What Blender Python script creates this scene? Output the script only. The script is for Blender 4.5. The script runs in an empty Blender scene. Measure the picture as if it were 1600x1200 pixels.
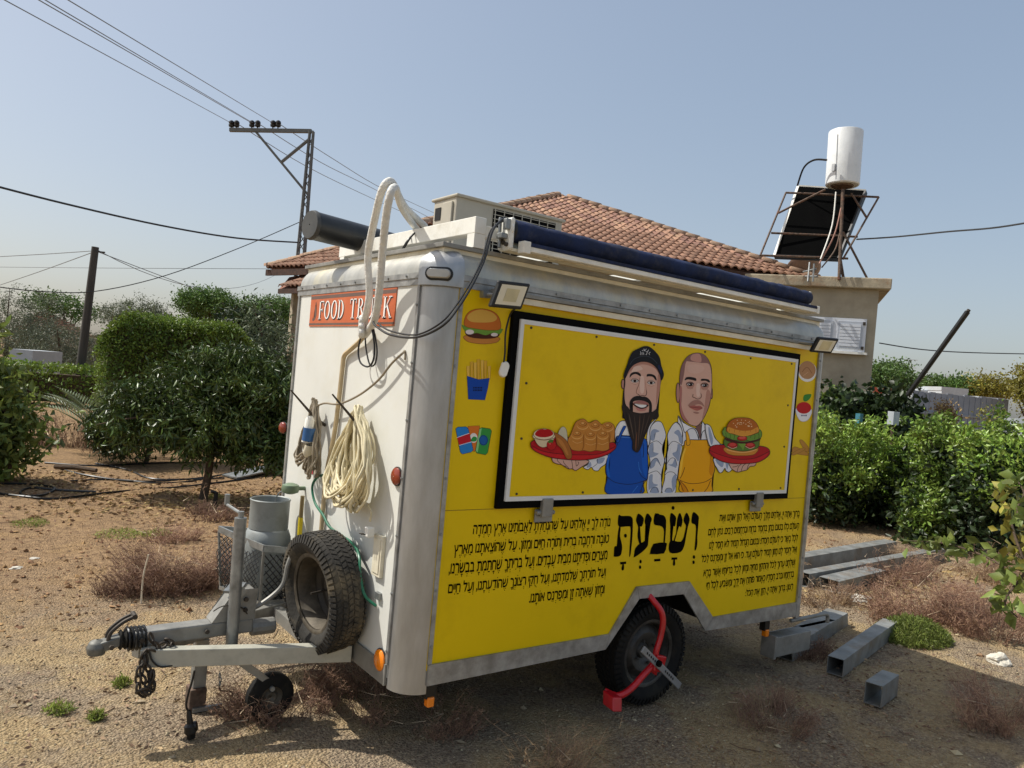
import bpy, bmesh, math, random
import numpy as np
from mathutils import Vector, Matrix, noise
R_ = math.radians
rnd = random.Random(7)

# ------------------------------------------------------------------ camera, world, sun
scene = bpy.context.scene
C = scene.collection
CAM = np.array([-1.6842, -2.9136, 1.7684]); FPX = 1205.2
YAW, PIT, ROL = 0.6331, -0.0072, 0.0877
def _basis():
    f = np.array([math.sin(YAW)*math.cos(PIT), math.cos(YAW)*math.cos(PIT), math.sin(PIT)])
    r = np.array([math.cos(YAW), -math.sin(YAW), 0.0]); u = np.cross(r, f)
    c, s = math.cos(ROL), math.sin(ROL)
    return c*r+s*u, -s*r+c*u, f
BR, BU, BF = _basis()
cd = bpy.data.cameras.new('camera'); cam = bpy.data.objects.new('camera', cd); C.objects.link(cam)
cd.sensor_width = 36; cd.lens = 36*FPX/1600; cd.clip_start = .05; cd.clip_end = 3000
cam.matrix_world = Matrix(((BR[0], BU[0], -BF[0], CAM[0]), (BR[1], BU[1], -BF[1], CAM[1]), (BR[2], BU[2], -BF[2], CAM[2]), (0, 0, 0, 1)))
scene.camera = cam

SUND = Vector((-.44, .42, .80)).normalized()           # towards the sun
w = bpy.data.worlds.new('World'); scene.world = w; w.use_nodes = True
nt = w.node_tree; nt.nodes.clear()
sky = nt.nodes.new('ShaderNodeTexSky'); sky.sky_type = 'NISHITA'; sky.sun_disc = False
sky.sun_elevation = math.asin(SUND.z); sky.sun_rotation = math.atan2(SUND.x, SUND.y)
sky.air_density = 1.0; sky.dust_density = 3.0; sky.ozone_density = 1.5; sky.altitude = 50
bg = nt.nodes.new('ShaderNodeBackground'); bg.inputs[1].default_value = .12
gmn = nt.nodes.new('ShaderNodeGamma'); gmn.inputs[1].default_value = .55
hsn = nt.nodes.new('ShaderNodeHueSaturation'); hsn.inputs['Saturation'].default_value = 1.15; hsn.inputs['Value'].default_value = 2.38
wo = nt.nodes.new('ShaderNodeOutputWorld')
nt.links.new(sky.outputs[0], gmn.inputs[0]); nt.links.new(gmn.outputs[0], hsn.inputs['Color']); nt.links.new(hsn.outputs[0], bg.inputs[0]); nt.links.new(bg.outputs[0], wo.inputs[0])
sl = bpy.data.lights.new('sun', 'SUN'); sl.energy = 4.9; sl.angle = R_(.5); sl.color = (1, .96, .885)
so = bpy.data.objects.new('sun', sl); C.objects.link(so); so.rotation_euler = SUND.to_track_quat('Z', 'Y').to_euler()
scene.view_settings.view_transform = 'Standard'; scene.view_settings.look = 'None'
scene.view_settings.exposure = 0; scene.view_settings.gamma = 1; scene.view_settings.use_curve_mapping = False

# ------------------------------------------------------------------ helpers
def _dir(u, v): return BF+(u-800)/FPX*BR-(v-600)/FPX*BU
def P(u, v, ax, val):
    d = _dir(u, v); t = (val-CAM[ax])/d[ax]; return Vector(CAM+t*d)
def at(u, v, dep): return Vector(CAM+dep*_dir(u, v))
def G(u, v, z=0.0): return P(u, v, 2, z)

def lin(h):
    if isinstance(h, (tuple, list)): return tuple(h)[:3]
    h = h.lstrip('#'); o = []
    for i in (0, 2, 4):
        c = int(h[i:i+2], 16)/255; o.append(c/12.92 if c <= .04045 else ((c+.055)/1.055)**2.4)
    return tuple(o)
MATS = {}
def mat(name, col, rough=.6, metal=0., var=.12, scale=6., bump=0., bscale=60., col2=None, spec=.5, island=0., trans=0., stretch=None, dirt=None, dscale=2.5, damt=.5, coat=0.):
    if name in MATS: return MATS[name]
    m = bpy.data.materials.new(name); m.use_nodes = True; n = m.node_tree; L = n.links.new
    b = n.nodes['Principled BSDF']; c = lin(col)
    b.inputs['Roughness'].default_value = rough; b.inputs['Metallic'].default_value = metal
    b.inputs['Specular IOR Level'].default_value = spec
    if coat: b.inputs['Coat Weight'].default_value = coat
    tc = n.nodes.new('ShaderNodeTexCoord'); src = tc.outputs['Object']
    if stretch:
        mp = n.nodes.new('ShaderNodeMapping'); mp.inputs['Scale'].default_value = stretch; L(src, mp.inputs[0]); src = mp.outputs[0]
    nz = n.nodes.new('ShaderNodeTexNoise'); nz.inputs['Scale'].default_value = scale; nz.inputs['Detail'].default_value = 6; nz.inputs['Roughness'].default_value = .62
    L(src, nz.inputs['Vector'])
    rp = n.nodes.new('ShaderNodeValToRGB'); rp.color_ramp.elements[0].position = .3; rp.color_ramp.elements[1].position = .7
    c2 = lin(col2) if col2 else tuple(x*(1-var*2) for x in c); c1 = c if col2 else tuple(min(1, x*(1+var)) for x in c)
    rp.color_ramp.elements[0].color = (*c2, 1); rp.color_ramp.elements[1].color = (*c1, 1)
    L(nz.outputs['Fac'], rp.inputs[0]); out = rp.outputs[0]
    if dirt:
        n2 = n.nodes.new('ShaderNodeTexNoise'); n2.inputs['Scale'].default_value = dscale; n2.inputs['Detail'].default_value = 9; n2.inputs['Roughness'].default_value = .7
        L(src, n2.inputs['Vector'])
        r2 = n.nodes.new('ShaderNodeValToRGB'); r2.color_ramp.elements[0].position = .5; r2.color_ramp.elements[1].position = .72
        r2.color_ramp.elements[1].color = (damt, damt, damt, 1); r2.color_ramp.elements[0].color = (0, 0, 0, 1)
        L(n2.outputs['Fac'], r2.inputs[0])
        mx = n.nodes.new('ShaderNodeMixRGB'); L(r2.outputs[0], mx.inputs[0]); L(out, mx.inputs[1]); mx.inputs[2].default_value = (*lin(dirt), 1); out = mx.outputs[0]
    if island:
        ge = n.nodes.new('ShaderNodeNewGeometry'); mr = n.nodes.new('ShaderNodeMapRange')
        mr.inputs[3].default_value = 1-island; mr.inputs[4].default_value = 1+island; L(ge.outputs['Random Per Island'], mr.inputs[0])
        oi = n.nodes.new('ShaderNodeObjectInfo'); mr2 = n.nodes.new('ShaderNodeMapRange'); mr2.inputs[3].default_value = 1-island*.5; mr2.inputs[4].default_value = 1+island*.5
        L(oi.outputs['Random'], mr2.inputs[0])
        mm = n.nodes.new('ShaderNodeMath'); mm.operation = 'MULTIPLY'; L(mr.outputs[0], mm.inputs[0]); L(mr2.outputs[0], mm.inputs[1])
        hs = n.nodes.new('ShaderNodeHueSaturation'); L(mm.outputs[0], hs.inputs['Value']); L(out, hs.inputs['Color'])
        mh = n.nodes.new('ShaderNodeMapRange'); mh.inputs[3].default_value = .5-.035*island; mh.inputs[4].default_value = .5+.035*island; L(ge.outputs['Random Per Island'], mh.inputs[0]); L(mh.outputs[0], hs.inputs['Hue'])
        out = hs.outputs[0]
    L(out, b.inputs['Base Color'])
    if rough > .12 and not trans:
        rr = n.nodes.new('ShaderNodeMapRange'); rr.inputs[3].default_value = max(0, rough-.1); rr.inputs[4].default_value = min(1, rough+.12); L(nz.outputs['Fac'], rr.inputs[0]); L(rr.outputs[0], b.inputs['Roughness'])
    if bump:
        nb = n.nodes.new('ShaderNodeTexNoise'); nb.inputs['Scale'].default_value = bscale; nb.inputs['Detail'].default_value = 5; L(src, nb.inputs['Vector'])
        bp = n.nodes.new('ShaderNodeBump'); bp.inputs['Strength'].default_value = bump; bp.inputs['Distance'].default_value = .01; L(nb.outputs['Fac'], bp.inputs['Height']); L(bp.outputs[0], b.inputs['Normal'])
    if trans:
        tr = n.nodes.new('ShaderNodeBsdfTranslucent'); L(out, tr.inputs[0]); ms = n.nodes.new('ShaderNodeMixShader'); ms.inputs[0].default_value = trans
        o = n.nodes['Material Output']; L(b.outputs[0], ms.inputs[1]); L(tr.outputs[0], ms.inputs[2]); L(ms.outputs[0], o.inputs[0])
    MATS[name] = m; return m

class MB:
    def __init__(s): s.v = []; s.f = []; s.m = []; s.mats = []; s.cm = 0; s.layer = 0
    def use(s, m):
        if m not in s.mats: s.mats.append(m)
        s.cm = s.mats.index(m); return s
    def add(s, vs, fs):
        k = len(s.v); s.v += [tuple(x) for x in vs]
        for f in fs: s.f.append(tuple(k+i for i in f)); s.m.append(s.cm)
        return s
    def box(s, a, b):
        x0, y0, z0 = a; x1, y1, z1 = b
        return s.add([(x0,y0,z0),(x1,y0,z0),(x1,y1,z0),(x0,y1,z0),(x0,y0,z1),(x1,y0,z1),(x1,y1,z1),(x0,y1,z1)],
                     [(0,3,2,1),(4,5,6,7),(0,1,5,4),(1,2,6,5),(2,3,7,6),(3,0,4,7)])
    def obox(s, o, X, Y, Z):   # origin corner + three edge vectors
        o, X, Y, Z = map(Vector, (o, X, Y, Z))
        vs = [o, o+X, o+X+Y, o+Y, o+Z, o+X+Z, o+X+Y+Z, o+Y+Z]
        fs = [(0,3,2,1),(4,5,6,7),(0,1,5,4),(1,2,6,5),(2,3,7,6),(3,0,4,7)]
        if X.cross(Y).dot(Z) < 0: fs = [tuple(reversed(f)) for f in fs]
        return s.add(vs, fs)
    def bar(s, a, b, wd, ht=None, up=(0, 0, 1)):
        a, b = Vector(a), Vector(b); d = (b-a); up = Vector(up)
        if abs(d.normalized().dot(up)) > .98: up = Vector((0, 1, 0))
        sd = d.cross(up).normalized()*wd; u2 = sd.cross(d).normalized()*(ht or wd)
        return s.obox(a-sd/2-u2/2, d, sd, u2)
    def tube(s, pts, r, n=8, cap=True, closed=False):
        pts = [Vector(p) for p in pts]; N = len(pts)
        rs = r if isinstance(r, (list, tuple)) else [r]*N
        k = len(s.v); ref = None
        for i, p in enumerate(pts):
            if closed: t = (pts[(i+1) % N]-pts[i-1])
            else: t = (pts[min(i+1, N-1)]-pts[max(i-1, 0)])
            t = t.normalized() if t.length > 1e-9 else Vector((0, 0, 1))
            if ref is None: ref = t.orthogonal().normalized()
            ref = (ref-t*ref.dot(t)); ref = ref.normalized() if ref.length > 1e-6 else t.orthogonal().normalized()
            b = t.cross(ref)
            for j in range(n):
                a = 2*math.pi*j/n; s.v.append(tuple(p+(ref*math.cos(a)+b*math.sin(a))*rs[i]))
        for i in range(N if closed else N-1):
            i2 = (i+1) % N
            for j in range(n):
                s.f.append((k+i*n+j, k+i*n+(j+1) % n, k+i2*n+(j+1) % n, k+i2*n+j)); s.m.append(s.cm)
        if cap and not closed:
            s.f.append(tuple(k+j for j in reversed(range(n)))); s.m.append(s.cm)
            s.f.append(tuple(k+(N-1)*n+j for j in range(n))); s.m.append(s.cm)
        return s
    def lathe(s, o, ax, prof, n=32, caps=False):   # prof: (dist along axis, radius)
        o, ax = Vector(o), Vector(ax).normalized(); r1 = ax.orthogonal().normalized(); r2 = ax.cross(r1); k = len(s.v)
        for d, r in prof:
            for j in range(n):
                a = 2*math.pi*j/n; s.v.append(tuple(o+ax*d+(r1*math.cos(a)+r2*math.sin(a))*r))
        for i in range(len(prof)-1):
            for j in range(n):
                s.f.append((k+i*n+j, k+i*n+(j+1) % n, k+(i+1)*n+(j+1) % n, k+(i+1)*n+j)); s.m.append(s.cm)
        if caps:
            s.f.append(tuple(k+j for j in reversed(range(n)))); s.m.append(s.cm)
            q = k+(len(prof)-1)*n; s.f.append(tuple(q+j for j in range(n))); s.m.append(s.cm)
        return s
    def build(s, name, m=None, parent=None, smooth=False, bevel=0, kind=None, label=None, angle=40):
        me = bpy.data.meshes.new(name); off = Vector((0, 0, 0)); p = parent
        while p is not None: off += Vector(p.location); p = p.parent
        me.from_pydata([(x-off.x, y-off.y, z-off.z) for x, y, z in s.v], [], s.f)
        if s.mats:
            for q in s.mats: me.materials.append(q)
            me.polygons.foreach_set('material_index', s.m)
        elif m: me.materials.append(m)
        me.validate()
        if smooth:
            me.polygons.foreach_set('use_smooth', [True]*len(me.polygons))
            try: me.set_sharp_from_angle(angle=R_(angle))
            except Exception: pass
        o = bpy.data.objects.new(name, me); C.objects.link(o)
        if parent: o.parent = parent
        if bevel:
            b = o.modifiers.new('bevel', 'BEVEL'); b.width = bevel; b.segments = 2; b.limit_method = 'ANGLE'; b.angle_limit = R_(35)
        if kind: o['kind'] = kind
        if label: o['label'] = label
        return o
def thing(name, label, cat, loc=(0, 0, 0), group=None):
    o = bpy.data.objects.new(name, None); C.objects.link(o); o.location = loc; o.empty_display_size = .1
    return tag(o, label, cat, group)
def tag(o, label, cat, group=None):
    o['label'] = label; o['category'] = cat
    if group: o['group'] = group
    return o
def struct(o): o['kind'] = 'structure'; return o
def smoothpts(pts, n=6, closed=False):
    pts = [Vector(p) for p in pts]; N = len(pts); out = []
    rng = range(N) if closed else range(N-1)
    for i in rng:
        if closed: p0, p1, p2, p3 = pts[i-1], pts[i], pts[(i+1) % N], pts[(i+2) % N]
        else: p0, p1, p2, p3 = pts[max(i-1, 0)], pts[i], pts[i+1], pts[min(i+2, N-1)]
        for k in range(n):
            t = k/n
            out.append(.5*((2*p1)+(p2-p0)*t+(2*p0-5*p1+4*p2-p3)*t*t+(3*p1-p0-3*p2+p3)*t*t*t))
    if not closed: out.append(pts[-1])
    return out

# ------------------------------------------------------------------ materials
M_white = mat('white_panel', '#dcdcd4', .45, var=.02, scale=3, dirt='#c9c1a4', damt=.25, dscale=3.5)
M_yellow = mat('yellow_vinyl', '#e8c400', .42, var=.03, scale=1.6, dirt='#c09a00', damt=.35, dscale=3, spec=.22, bump=.05, bscale=4)
M_alu = mat('dull_aluminium', '#b4b5b4', .42, .75, var=.12, scale=9, bump=.15, bscale=30, dirt='#8f8c82', damt=.6, stretch=(1, 1, .25))
M_alu2 = mat('trim_aluminium', '#a9a9a6', .5, .6, var=.2, scale=14, dirt='#7f7b72', damt=.7, dscale=6)
M_cream = mat('weathered_cream_paint', '#e4dcc4', .6, var=.06, scale=10, dirt='#a99b78', damt=.6, dscale=4)
M_wpaint = mat('white_paint', '#eceae0', .55, var=.04, scale=8, dirt='#bdb298', damt=.5, dscale=6, bump=.1)
M_galv = mat('galvanised_steel', '#9da09f', .48, .7, var=.22, scale=16, dirt='#6d6a63', damt=.5, dscale=8)
M_galvL = mat('zinc_grey_steel', '#918f88', .5, .3, var=.12, scale=10, dirt='#5f5c55', damt=.6, dscale=7)
M_rubber = mat('black_rubber', '#191816', .8, var=.2, scale=12, bump=.2, bscale=90, dirt='#4a4436', damt=.45, spec=.3, dscale=7)
M_blackp = mat('black_plastic', '#151515', .42, var=.15, scale=10)
M_black = mat('black_frame_rubber', '#070707', .8, var=.1, spec=.1)
M_dark = mat('dark_underside', '#1c1b1a', .9, var=.2)
M_rim = mat('worn_rim', '#696154', .6, .4, var=.3, scale=14, dirt='#4a4032', damt=.8, dscale=9)
M_rimd = mat('dark_rim', '#55524d', .55, .5, var=.3, scale=12)
M_red = mat('red_clamp_paint', '#c4121d', .35, var=.12, scale=16, coat=.3)
M_blue = mat('navy_awning_cloth', '#14254a', .85, var=.3, scale=7, dirt='#5d5a55', damt=.35, dscale=12, bump=.6, bscale=25)
M_hose = mat('white_wrapped_hose', '#dcdad2', .65, var=.08, scale=30, bump=.6, bscale=70)
M_creamc = mat('cream_cable', '#d9cda8', .55, var=.1, scale=12)
M_greyc = mat('grey_beige_cable', '#8e826d', .6, var=.12, scale=12)
M_beigep = mat('beige_conduit', '#c2ad85', .6, var=.1, scale=12)
M_green = mat('green_hose', '#1f6b4e', .4, var=.1)
M_gas = mat('grey_cylinder_paint', '#8a8f8d', .5, .1, var=.06, scale=10, dirt='#5d5b55', damt=.5, dscale=8)
M_amber = mat('amber_lens', '#ff8a10', .2, var=.08, coat=.5)
M_redlens = mat('brown_red_lens', '#8a3216', .25, var=.1, coat=.5)
M_clear = mat('frosted_lens', '#b9b7b0', .3, var=.1, coat=.4)
M_lampf = mat('led_panel_face', '#e2d9bf', .35, var=.05, scale=3)
M_rust = mat('rusty_steel', '#6c5a4c', .75, .2, var=.35, scale=18, dirt='#7c3f1e', damt=.7, dscale=7)
M_chain = mat('dark_chain', '#4b443c', .6, .5, var=.3, scale=30)
M_tile = mat('clay_tile', '#99725d', .85, var=.25, scale=7, island=.36, dirt='#6e5c48', damt=.85, dscale=5, bump=.3, bscale=40)
M_cap = mat('mossy_ridge_tile', '#b5937a', .9, var=.3, scale=9, island=.15, dirt='#8d8468', damt=.7, dscale=6, bump=.5, bscale=30)
M_stucco = mat('grey_stucco', '#a79d88', .9, var=.08, scale=2.5, bump=.3, bscale=70, dirt='#857a66', damt=.5, dscale=1.5)
M_conc = mat('stained_concrete', '#b0a48c', .9, var=.15, scale=5, bump=.4, bscale=30, dirt='#8a5a35', damt=.7, dscale=3)
M_wood = mat('dark_eave_wood', '#4a3226', .8, var=.3, scale=12)
M_pole = mat('weathered_pole', '#4d4943', .85, var=.25, scale=8, stretch=(1, 1, .1), bump=.3)
M_lattice = mat('grey_lattice_steel', '#6f716d', .6, .3, var=.15)
M_wire = mat('dark_wire', '#3a3b3c', .6)
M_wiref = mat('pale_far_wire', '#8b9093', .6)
M_ins = mat('black_insulator', '#14120f', .4)
M_glassb = mat('solar_black', '#070707', .9, var=.3, scale=4, spec=.05)
M_tank = mat('white_tank_enamel', '#dfe2e2', .4, var=.03, dirt='#b9b9b4', damt=.4)
M_bark = mat('grey_brown_bark', '#5b4a39', .9, var=.3, scale=20, bump=.6)
M_whitew = mat('whitewash', '#b4b9bd', .8, var=.05)
def leafm(name, c, c2, isl=.35, trans=.3, rough=.45): return mat(name, c, rough, col2=c2, scale=2.2, island=isl, trans=trans, spec=.4)
L_mango = leafm('mango_leaf', '#5a6a32', '#33421f', .45, .12, .36)
L_citrus = leafm('citrus_leaf', '#93a84a', '#4c6828', .45, .2, .34)
L_dark = leafm('creeper_and_shade_leaf', '#3a4a25', '#24331b', .4, .2)
L_hedge = leafm('hedge_leaf', '#8a9c42', '#55702a', .4, .3)
L_olive = leafm('olive_leaf', '#7e856a', '#565d48', .35, .15)
L_broad = leafm('broad_green_leaf', '#8f9a48', '#56693a', .4, .3)
L_tree = leafm('tree_leaf', '#6c8842', '#465f2d', .35, .25)
L_yell = leafm('yellowing_leaf', '#a2953f', '#6f7032', .4, .3)
L_palm = leafm('palm_leaf', '#7c8663', '#566349', .35, .2)
L_dry = mat('dry_twig', '#a9876f', .9, col2='#6e5040', scale=3, island=.45)
L_dry2 = mat('dry_straw_twig', '#a58c6c', .9, col2='#75584a', scale=3, island=.4)
L_weed = leafm('feathery_weed', '#a9b45c', '#7f8c44', .4, .45)
L_lit = mat('litter_leaf', '#8a6a45', .9, col2='#b39a6c', scale=2, island=.5)

# ------------------------------------------------------------------ ground
def gh(x, y):
    d = math.hypot(x-1, y-1)
    h = .030*noise.noise(Vector((x*.5, y*.5, 3)))*min(1, d/3)+.012*noise.noise(Vector((x*1.9, y*1.9, 7)))
    if y > 2.2: h += .05*min(1, (y-2.2)/2)*max(0, noise.noise(Vector((x*1.1, y*1.1, 11))))
    h += .006*noise.noise(Vector((x*6, y*6, 1)))
    return h-.006
def axis(c, fine, step, far):
    a = [c+i*step for i in range(-int(fine/step), int(fine/step)+1)]; s = step; x = a[-1]; y = a[0]; up = []; dn = []
    while x < c+far: s *= 1.13; x += s; y -= s; up.append(x); dn.append(y)
    return dn[::-1]+a+up
xs = axis(2.5, 7.5, .075, 900); ys = axis(3, 7, .075, 900)
vv = []; ff = []
for y in ys:
    for x in xs: vv.append((x, y, gh(x, y) if abs(x-2.5) < 30 and abs(y-3) < 30 else -.006))
nx = len(xs)
for j in range(len(ys)-1):
    for i in range(nx-1): k = j*nx+i; ff.append((k, k+1, k+nx+1, k+nx))
gm = bpy.data.materials.new('dry_earth'); gm.use_nodes = True; n = gm.node_tree; L = n.links.new; b = n.nodes['Principled BSDF']; b.inputs['Roughness'].default_value = .95; b.inputs['Specular IOR Level'].default_value = .2
tc = n.nodes.new('ShaderNodeTexCoord')
def nn(sc, det=6, ro=.6):
    q = n.nodes.new('ShaderNodeTexNoise'); q.inputs['Scale'].default_value = sc; q.inputs['Detail'].default_value = det; q.inputs['Roughness'].default_value = ro; L(tc.outputs['Object'], q.inputs['Vector']); return q.outputs['Fac']
def ramp(src, p0, p1, c0, c1):
    r = n.nodes.new('ShaderNodeValToRGB'); r.color_ramp.elements[0].position = p0; r.color_ramp.elements[1].position = p1
    r.color_ramp.elements[0].color = (*lin(c0), 1); r.color_ramp.elements[1].color = (*lin(c1), 1); L(src, r.inputs[0]); return r.outputs[0]
def mix(f, a, bb, mode='MIX'):
    q = n.nodes.new('ShaderNodeMixRGB'); q.blend_type = mode
    if isinstance(f, float): q.inputs[0].default_value = f
    else: L(f, q.inputs[0])
    L(a, q.inputs[1]); L(bb, q.inputs[2]); return q.outputs[0]
gravel = ramp(nn(55, 4, .7), .35, .68, '#746352', '#c6b193')
gravel = mix(ramp(nn(1.6), .44, .56, '#000000', '#b0b0b0'), gravel, ramp(nn(22), .3, .7, '#c09f69', '#e4c88f'))
soil = ramp(nn(16, 8, .7), .32, .68, '#796149', '#c2a078')
soil = mix(ramp(nn(2.2), .5, .66, '#000000', '#909090'), soil, ramp(nn(30), .3, .7, '#a88656', '#d0ab74'))
sep = n.nodes.new('ShaderNodeSeparateXYZ'); L(tc.outputs['Object'], sep.inputs[0])
# the driveway of gravel runs past the trailer; beyond about y=2.6 lies ploughed orange soil
ad = n.nodes.new('ShaderNodeMath'); ad.operation = 'MULTIPLY_ADD'; L(nn(1.1), ad.inputs[0]); ad.inputs[1].default_value = 2.2; L(sep.outputs[1], ad.inputs[2])
mr = n.nodes.new('ShaderNodeMapRange'); mr.inputs[1].default_value = 3.2; mr.inputs[2].default_value = 5.0; L(ad.outputs[0], mr.inputs[0])
colr = mix(mr.outputs[0], gravel, soil)
colr = mix(ramp(nn(5, 8, .75), .53, .68, '#000000', '#b0b0b0'), colr, ramp(nn(40), .3, .7, '#54422f', '#78624a'))
L(colr, b.inputs['Base Color'])
vo = n.nodes.new('ShaderNodeTexVoronoi'); vo.inputs['Scale'].default_value = 75; L(tc.outputs['Object'], vo.inputs['Vector'])
mm = n.nodes.new('ShaderNodeMath'); mm.operation = 'MULTIPLY_ADD'; L(vo.outputs['Distance'], mm.inputs[0]); mm.inputs[1].default_value = -.7; L(nn(28, 8, .75), mm.inputs[2])
bp = n.nodes.new('ShaderNodeBump'); bp.inputs['Strength'].default_value = 1; bp.inputs['Distance'].default_value = .03; L(mm.outputs[0], bp.inputs['Height']); L(bp.outputs[0], b.inputs['Normal'])
me = bpy.data.meshes.new('ground'); me.from_pydata(vv, [], ff); me.materials.append(gm); me.polygons.foreach_set('use_smooth', [True]*len(me.polygons))
ground = bpy.data.objects.new('ground', me); C.objects.link(ground); struct(ground)

# ------------------------------------------------------------------ food trailer
TL, TW, TR = 3.07, 1.73, .13
ZB, ZS, ZT = .3716, .465, 2.16
trailer = thing('food_trailer', 'white and yellow catering trailer with rounded aluminium corners parked on gravel', 'food trailer', (0, 0, 0))
T = trailer
# front (white), far side, back, yellow side
MB().box((0, .13, .38), (.03, 1.60, 2.17)).build('front_panel', M_white, T)
MB().box((TL-.03, .13, .38), (TL, 1.60, 2.17)).build('rear_panel', M_white, T)
MB().box((.13, 1.70, .38), (2.94, 1.73, 2.17)).build('far_side_panel', M_white, T)
def flatpoly(mb, pts2, y0, y1):   # polygon in x,z extruded between y0 and y1
    bm = bmesh.new(); vs = [bm.verts.new((x, y0, z)) for x, z in pts2]; f = bm.faces.new(vs)
    r = bmesh.ops.extrude_face_region(bm, geom=[f]); bmesh.ops.translate(bm, vec=(0, y1-y0, 0), verts=[e for e in r['geom'] if isinstance(e, bmesh.types.BMVert)])
    bmesh.ops.recalc_face_normals(bm, faces=bm.faces); bmesh.ops.triangulate(bm, faces=[f for f in bm.faces if len(f.verts) > 4]); bm.verts.index_update()
    mb.add([v.co[:] for v in bm.verts], [tuple(v.index for v in f.verts) for f in bm.faces]); bm.free(); return mb
flatpoly(MB(), [(.12, .44), (1.225, .44), (1.40, .69), (1.83, .69), (2.075, .44), (2.945, .44), (2.945, 2.17), (.12, 2.17)], 0, .03).build('yellow_side_panel', M_yellow, T)
# trim skirt in butted lengths
def trimseg(a, b, c, d): flatpoly(MB(), [a, b, c, d], -.012, -.001).build('skirt_trim', M_alu2, T)
trimseg((.125, .375), (1.204, .39), (1.225, .468), (.125, .468))
trimseg((1.206, .39), (1.428, .637), (1.401, .703), (1.227, .468))
trimseg((1.430, .637), (1.787, .628), (1.827, .697), (1.403, .703))
trimseg((1.789, .628), (2.008, .39), (2.069, .463), (1.829, .697))
trimseg((2.010, .39), (2.94, .372), (2.94, .465), (2.071, .463))
MB().box((-.012, .135, .345), (-.001, 1.60, .44)).build('front_bottom_trim', M_galvL, T)
MB().box((-.010, 1.585, .44), (-.0005, 1.605, 2.15)).build('edge_trim', M_alu2, T)
MB().box((-.008, .128, .44), (-.0005, .148, 2.15)).build('edge_trim', M_alu2, T)
MB().box((.122, -.008, .47), (.142, -.0005, 2.15)).build('edge_trim', M_alu2, T)
MB().box((2.915, -.014, .36), (2.945, -.001, 2.15)).build('edge_trim', M_alu2, T)
# corner posts
def post(cx, cy, a0, z0, z1):
    mb = MB(); k = 12; vs = []
    for z in (z0, z1):
        for i in range(k+1):
            a = a0+math.pi/2*i/k; vs.append((cx+TR*math.cos(a), cy+TR*math.sin(a), z))
        for i in range(k+1):
            a = a0+math.pi/2*(k-i)/k; vs.append((cx+(TR-.012)*math.cos(a), cy+(TR-.012)*math.sin(a), z))
    N = 2*k+2
    mb.add(vs, [(i, (i+1) % N, N+(i+1) % N, N+i) for i in range(N)]+[(i, N-1-i, N-2-i, i+1)[::-1] for i in range(k)]+[(N+i, N+N-1-i, N+N-2-i, N+i+1) for i in range(k)])
    return mb.build('corner_post', M_alu, T, smooth=True, angle=50)
post(.13, .13, math.pi, .335, 2.16); post(2.94, .13, 1.5*math.pi, .36, 2.16); post(.13, 1.60, .5*math.pi, .36, 2.16); post(2.94, 1.60, 0, .36, 2.16)
def rrect(ins, z, k=8):
    out = []; r = max(.012, TR-ins)
    for cx, cy, a0 in ((.13, .13, 1.0), (2.94, .13, 1.5), (2.94, 1.60, 0), (.13, 1.60, .5)):
        cx2 = cx if TR-ins >= .012 else cx+(0 if 0 else (ins-TR+.012)*(1 if cx < 1 else -1)); cy2 = cy if TR-ins >= .012 else cy+(ins-TR+.012)*(1 if cy < 1 else -1)
        for i in range(k+1):
            a = (a0+.5*i/k)*math.pi; out.append((cx2+r*math.cos(a), cy2+r*math.sin(a), z))
    return out
def loft(rings, name, m, **kw):
    mb = MB(); N = len(rings[0]); vs = [p for r in rings for p in r]
    mb.add(vs, [(i*N+j, i*N+(j+1) % N, (i+1)*N+(j+1) % N, (i+1)*N+j) for i in range(len(rings)-1) for j in range(N)])
    return mb.build(name, m, T, smooth=True, **kw)
loft([rrect(.004, 2.150), rrect(-.007, 2.150), rrect(-.007, 2.178), rrect(-.012, 2.181), rrect(-.012, 2.206), rrect(-.004, 2.208)], 'roof_rail', M_alu2, angle=30)
loft([rrect(-.004, 2.206)]+[rrect(.005+.115*(1-math.cos(t)), 2.209+.113*math.sin(t)) for t in [i/9*math.pi/2 for i in range(10)]], 'roof_cornice', mat('weathered_cornice', '#b9b7ae', .42, .45, var=.1, scale=7, dirt='#ddd0a6', damt=.75, dscale=2.2, stretch=(1.5, 1.5, .5), bump=.1), angle=60)
# corner cap with marker lamp
def cap_arc(ins, z, a0=1.0, a1=1.5, k=8, cx=.13, cy=.13):
    r = TR-ins
    return [(cx+r*math.cos((a0+(a1-a0)*i/k)*math.pi), cy+r*math.sin((a0+(a1-a0)*i/k)*math.pi), z) for i in range(k+1)]
rings = [cap_arc(-.012, 2.145), cap_arc(-.018, 2.148), cap_arc(-.018, 2.238), cap_arc(-.005, 2.272), cap_arc(.03, 2.302), cap_arc(.075, 2.322), cap_arc(.128, 2.329)]
mb = MB(); N = 9
mb.add([p for r in rings for p in r], [(i*N+j, i*N+j+1, (i+1)*N+j+1, (i+1)*N+j) for i in range(len(rings)-1) for j in range(N-1)])
cc = mb.build('corner_cap', M_alu, T, smooth=True, angle=60)
ldir = Vector((-1, -1, 0)).normalized(); lo = Vector((.13, .13, 2.198))+ldir*.151; tdir = Vector((1, -1, 0)).normalized()
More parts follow.
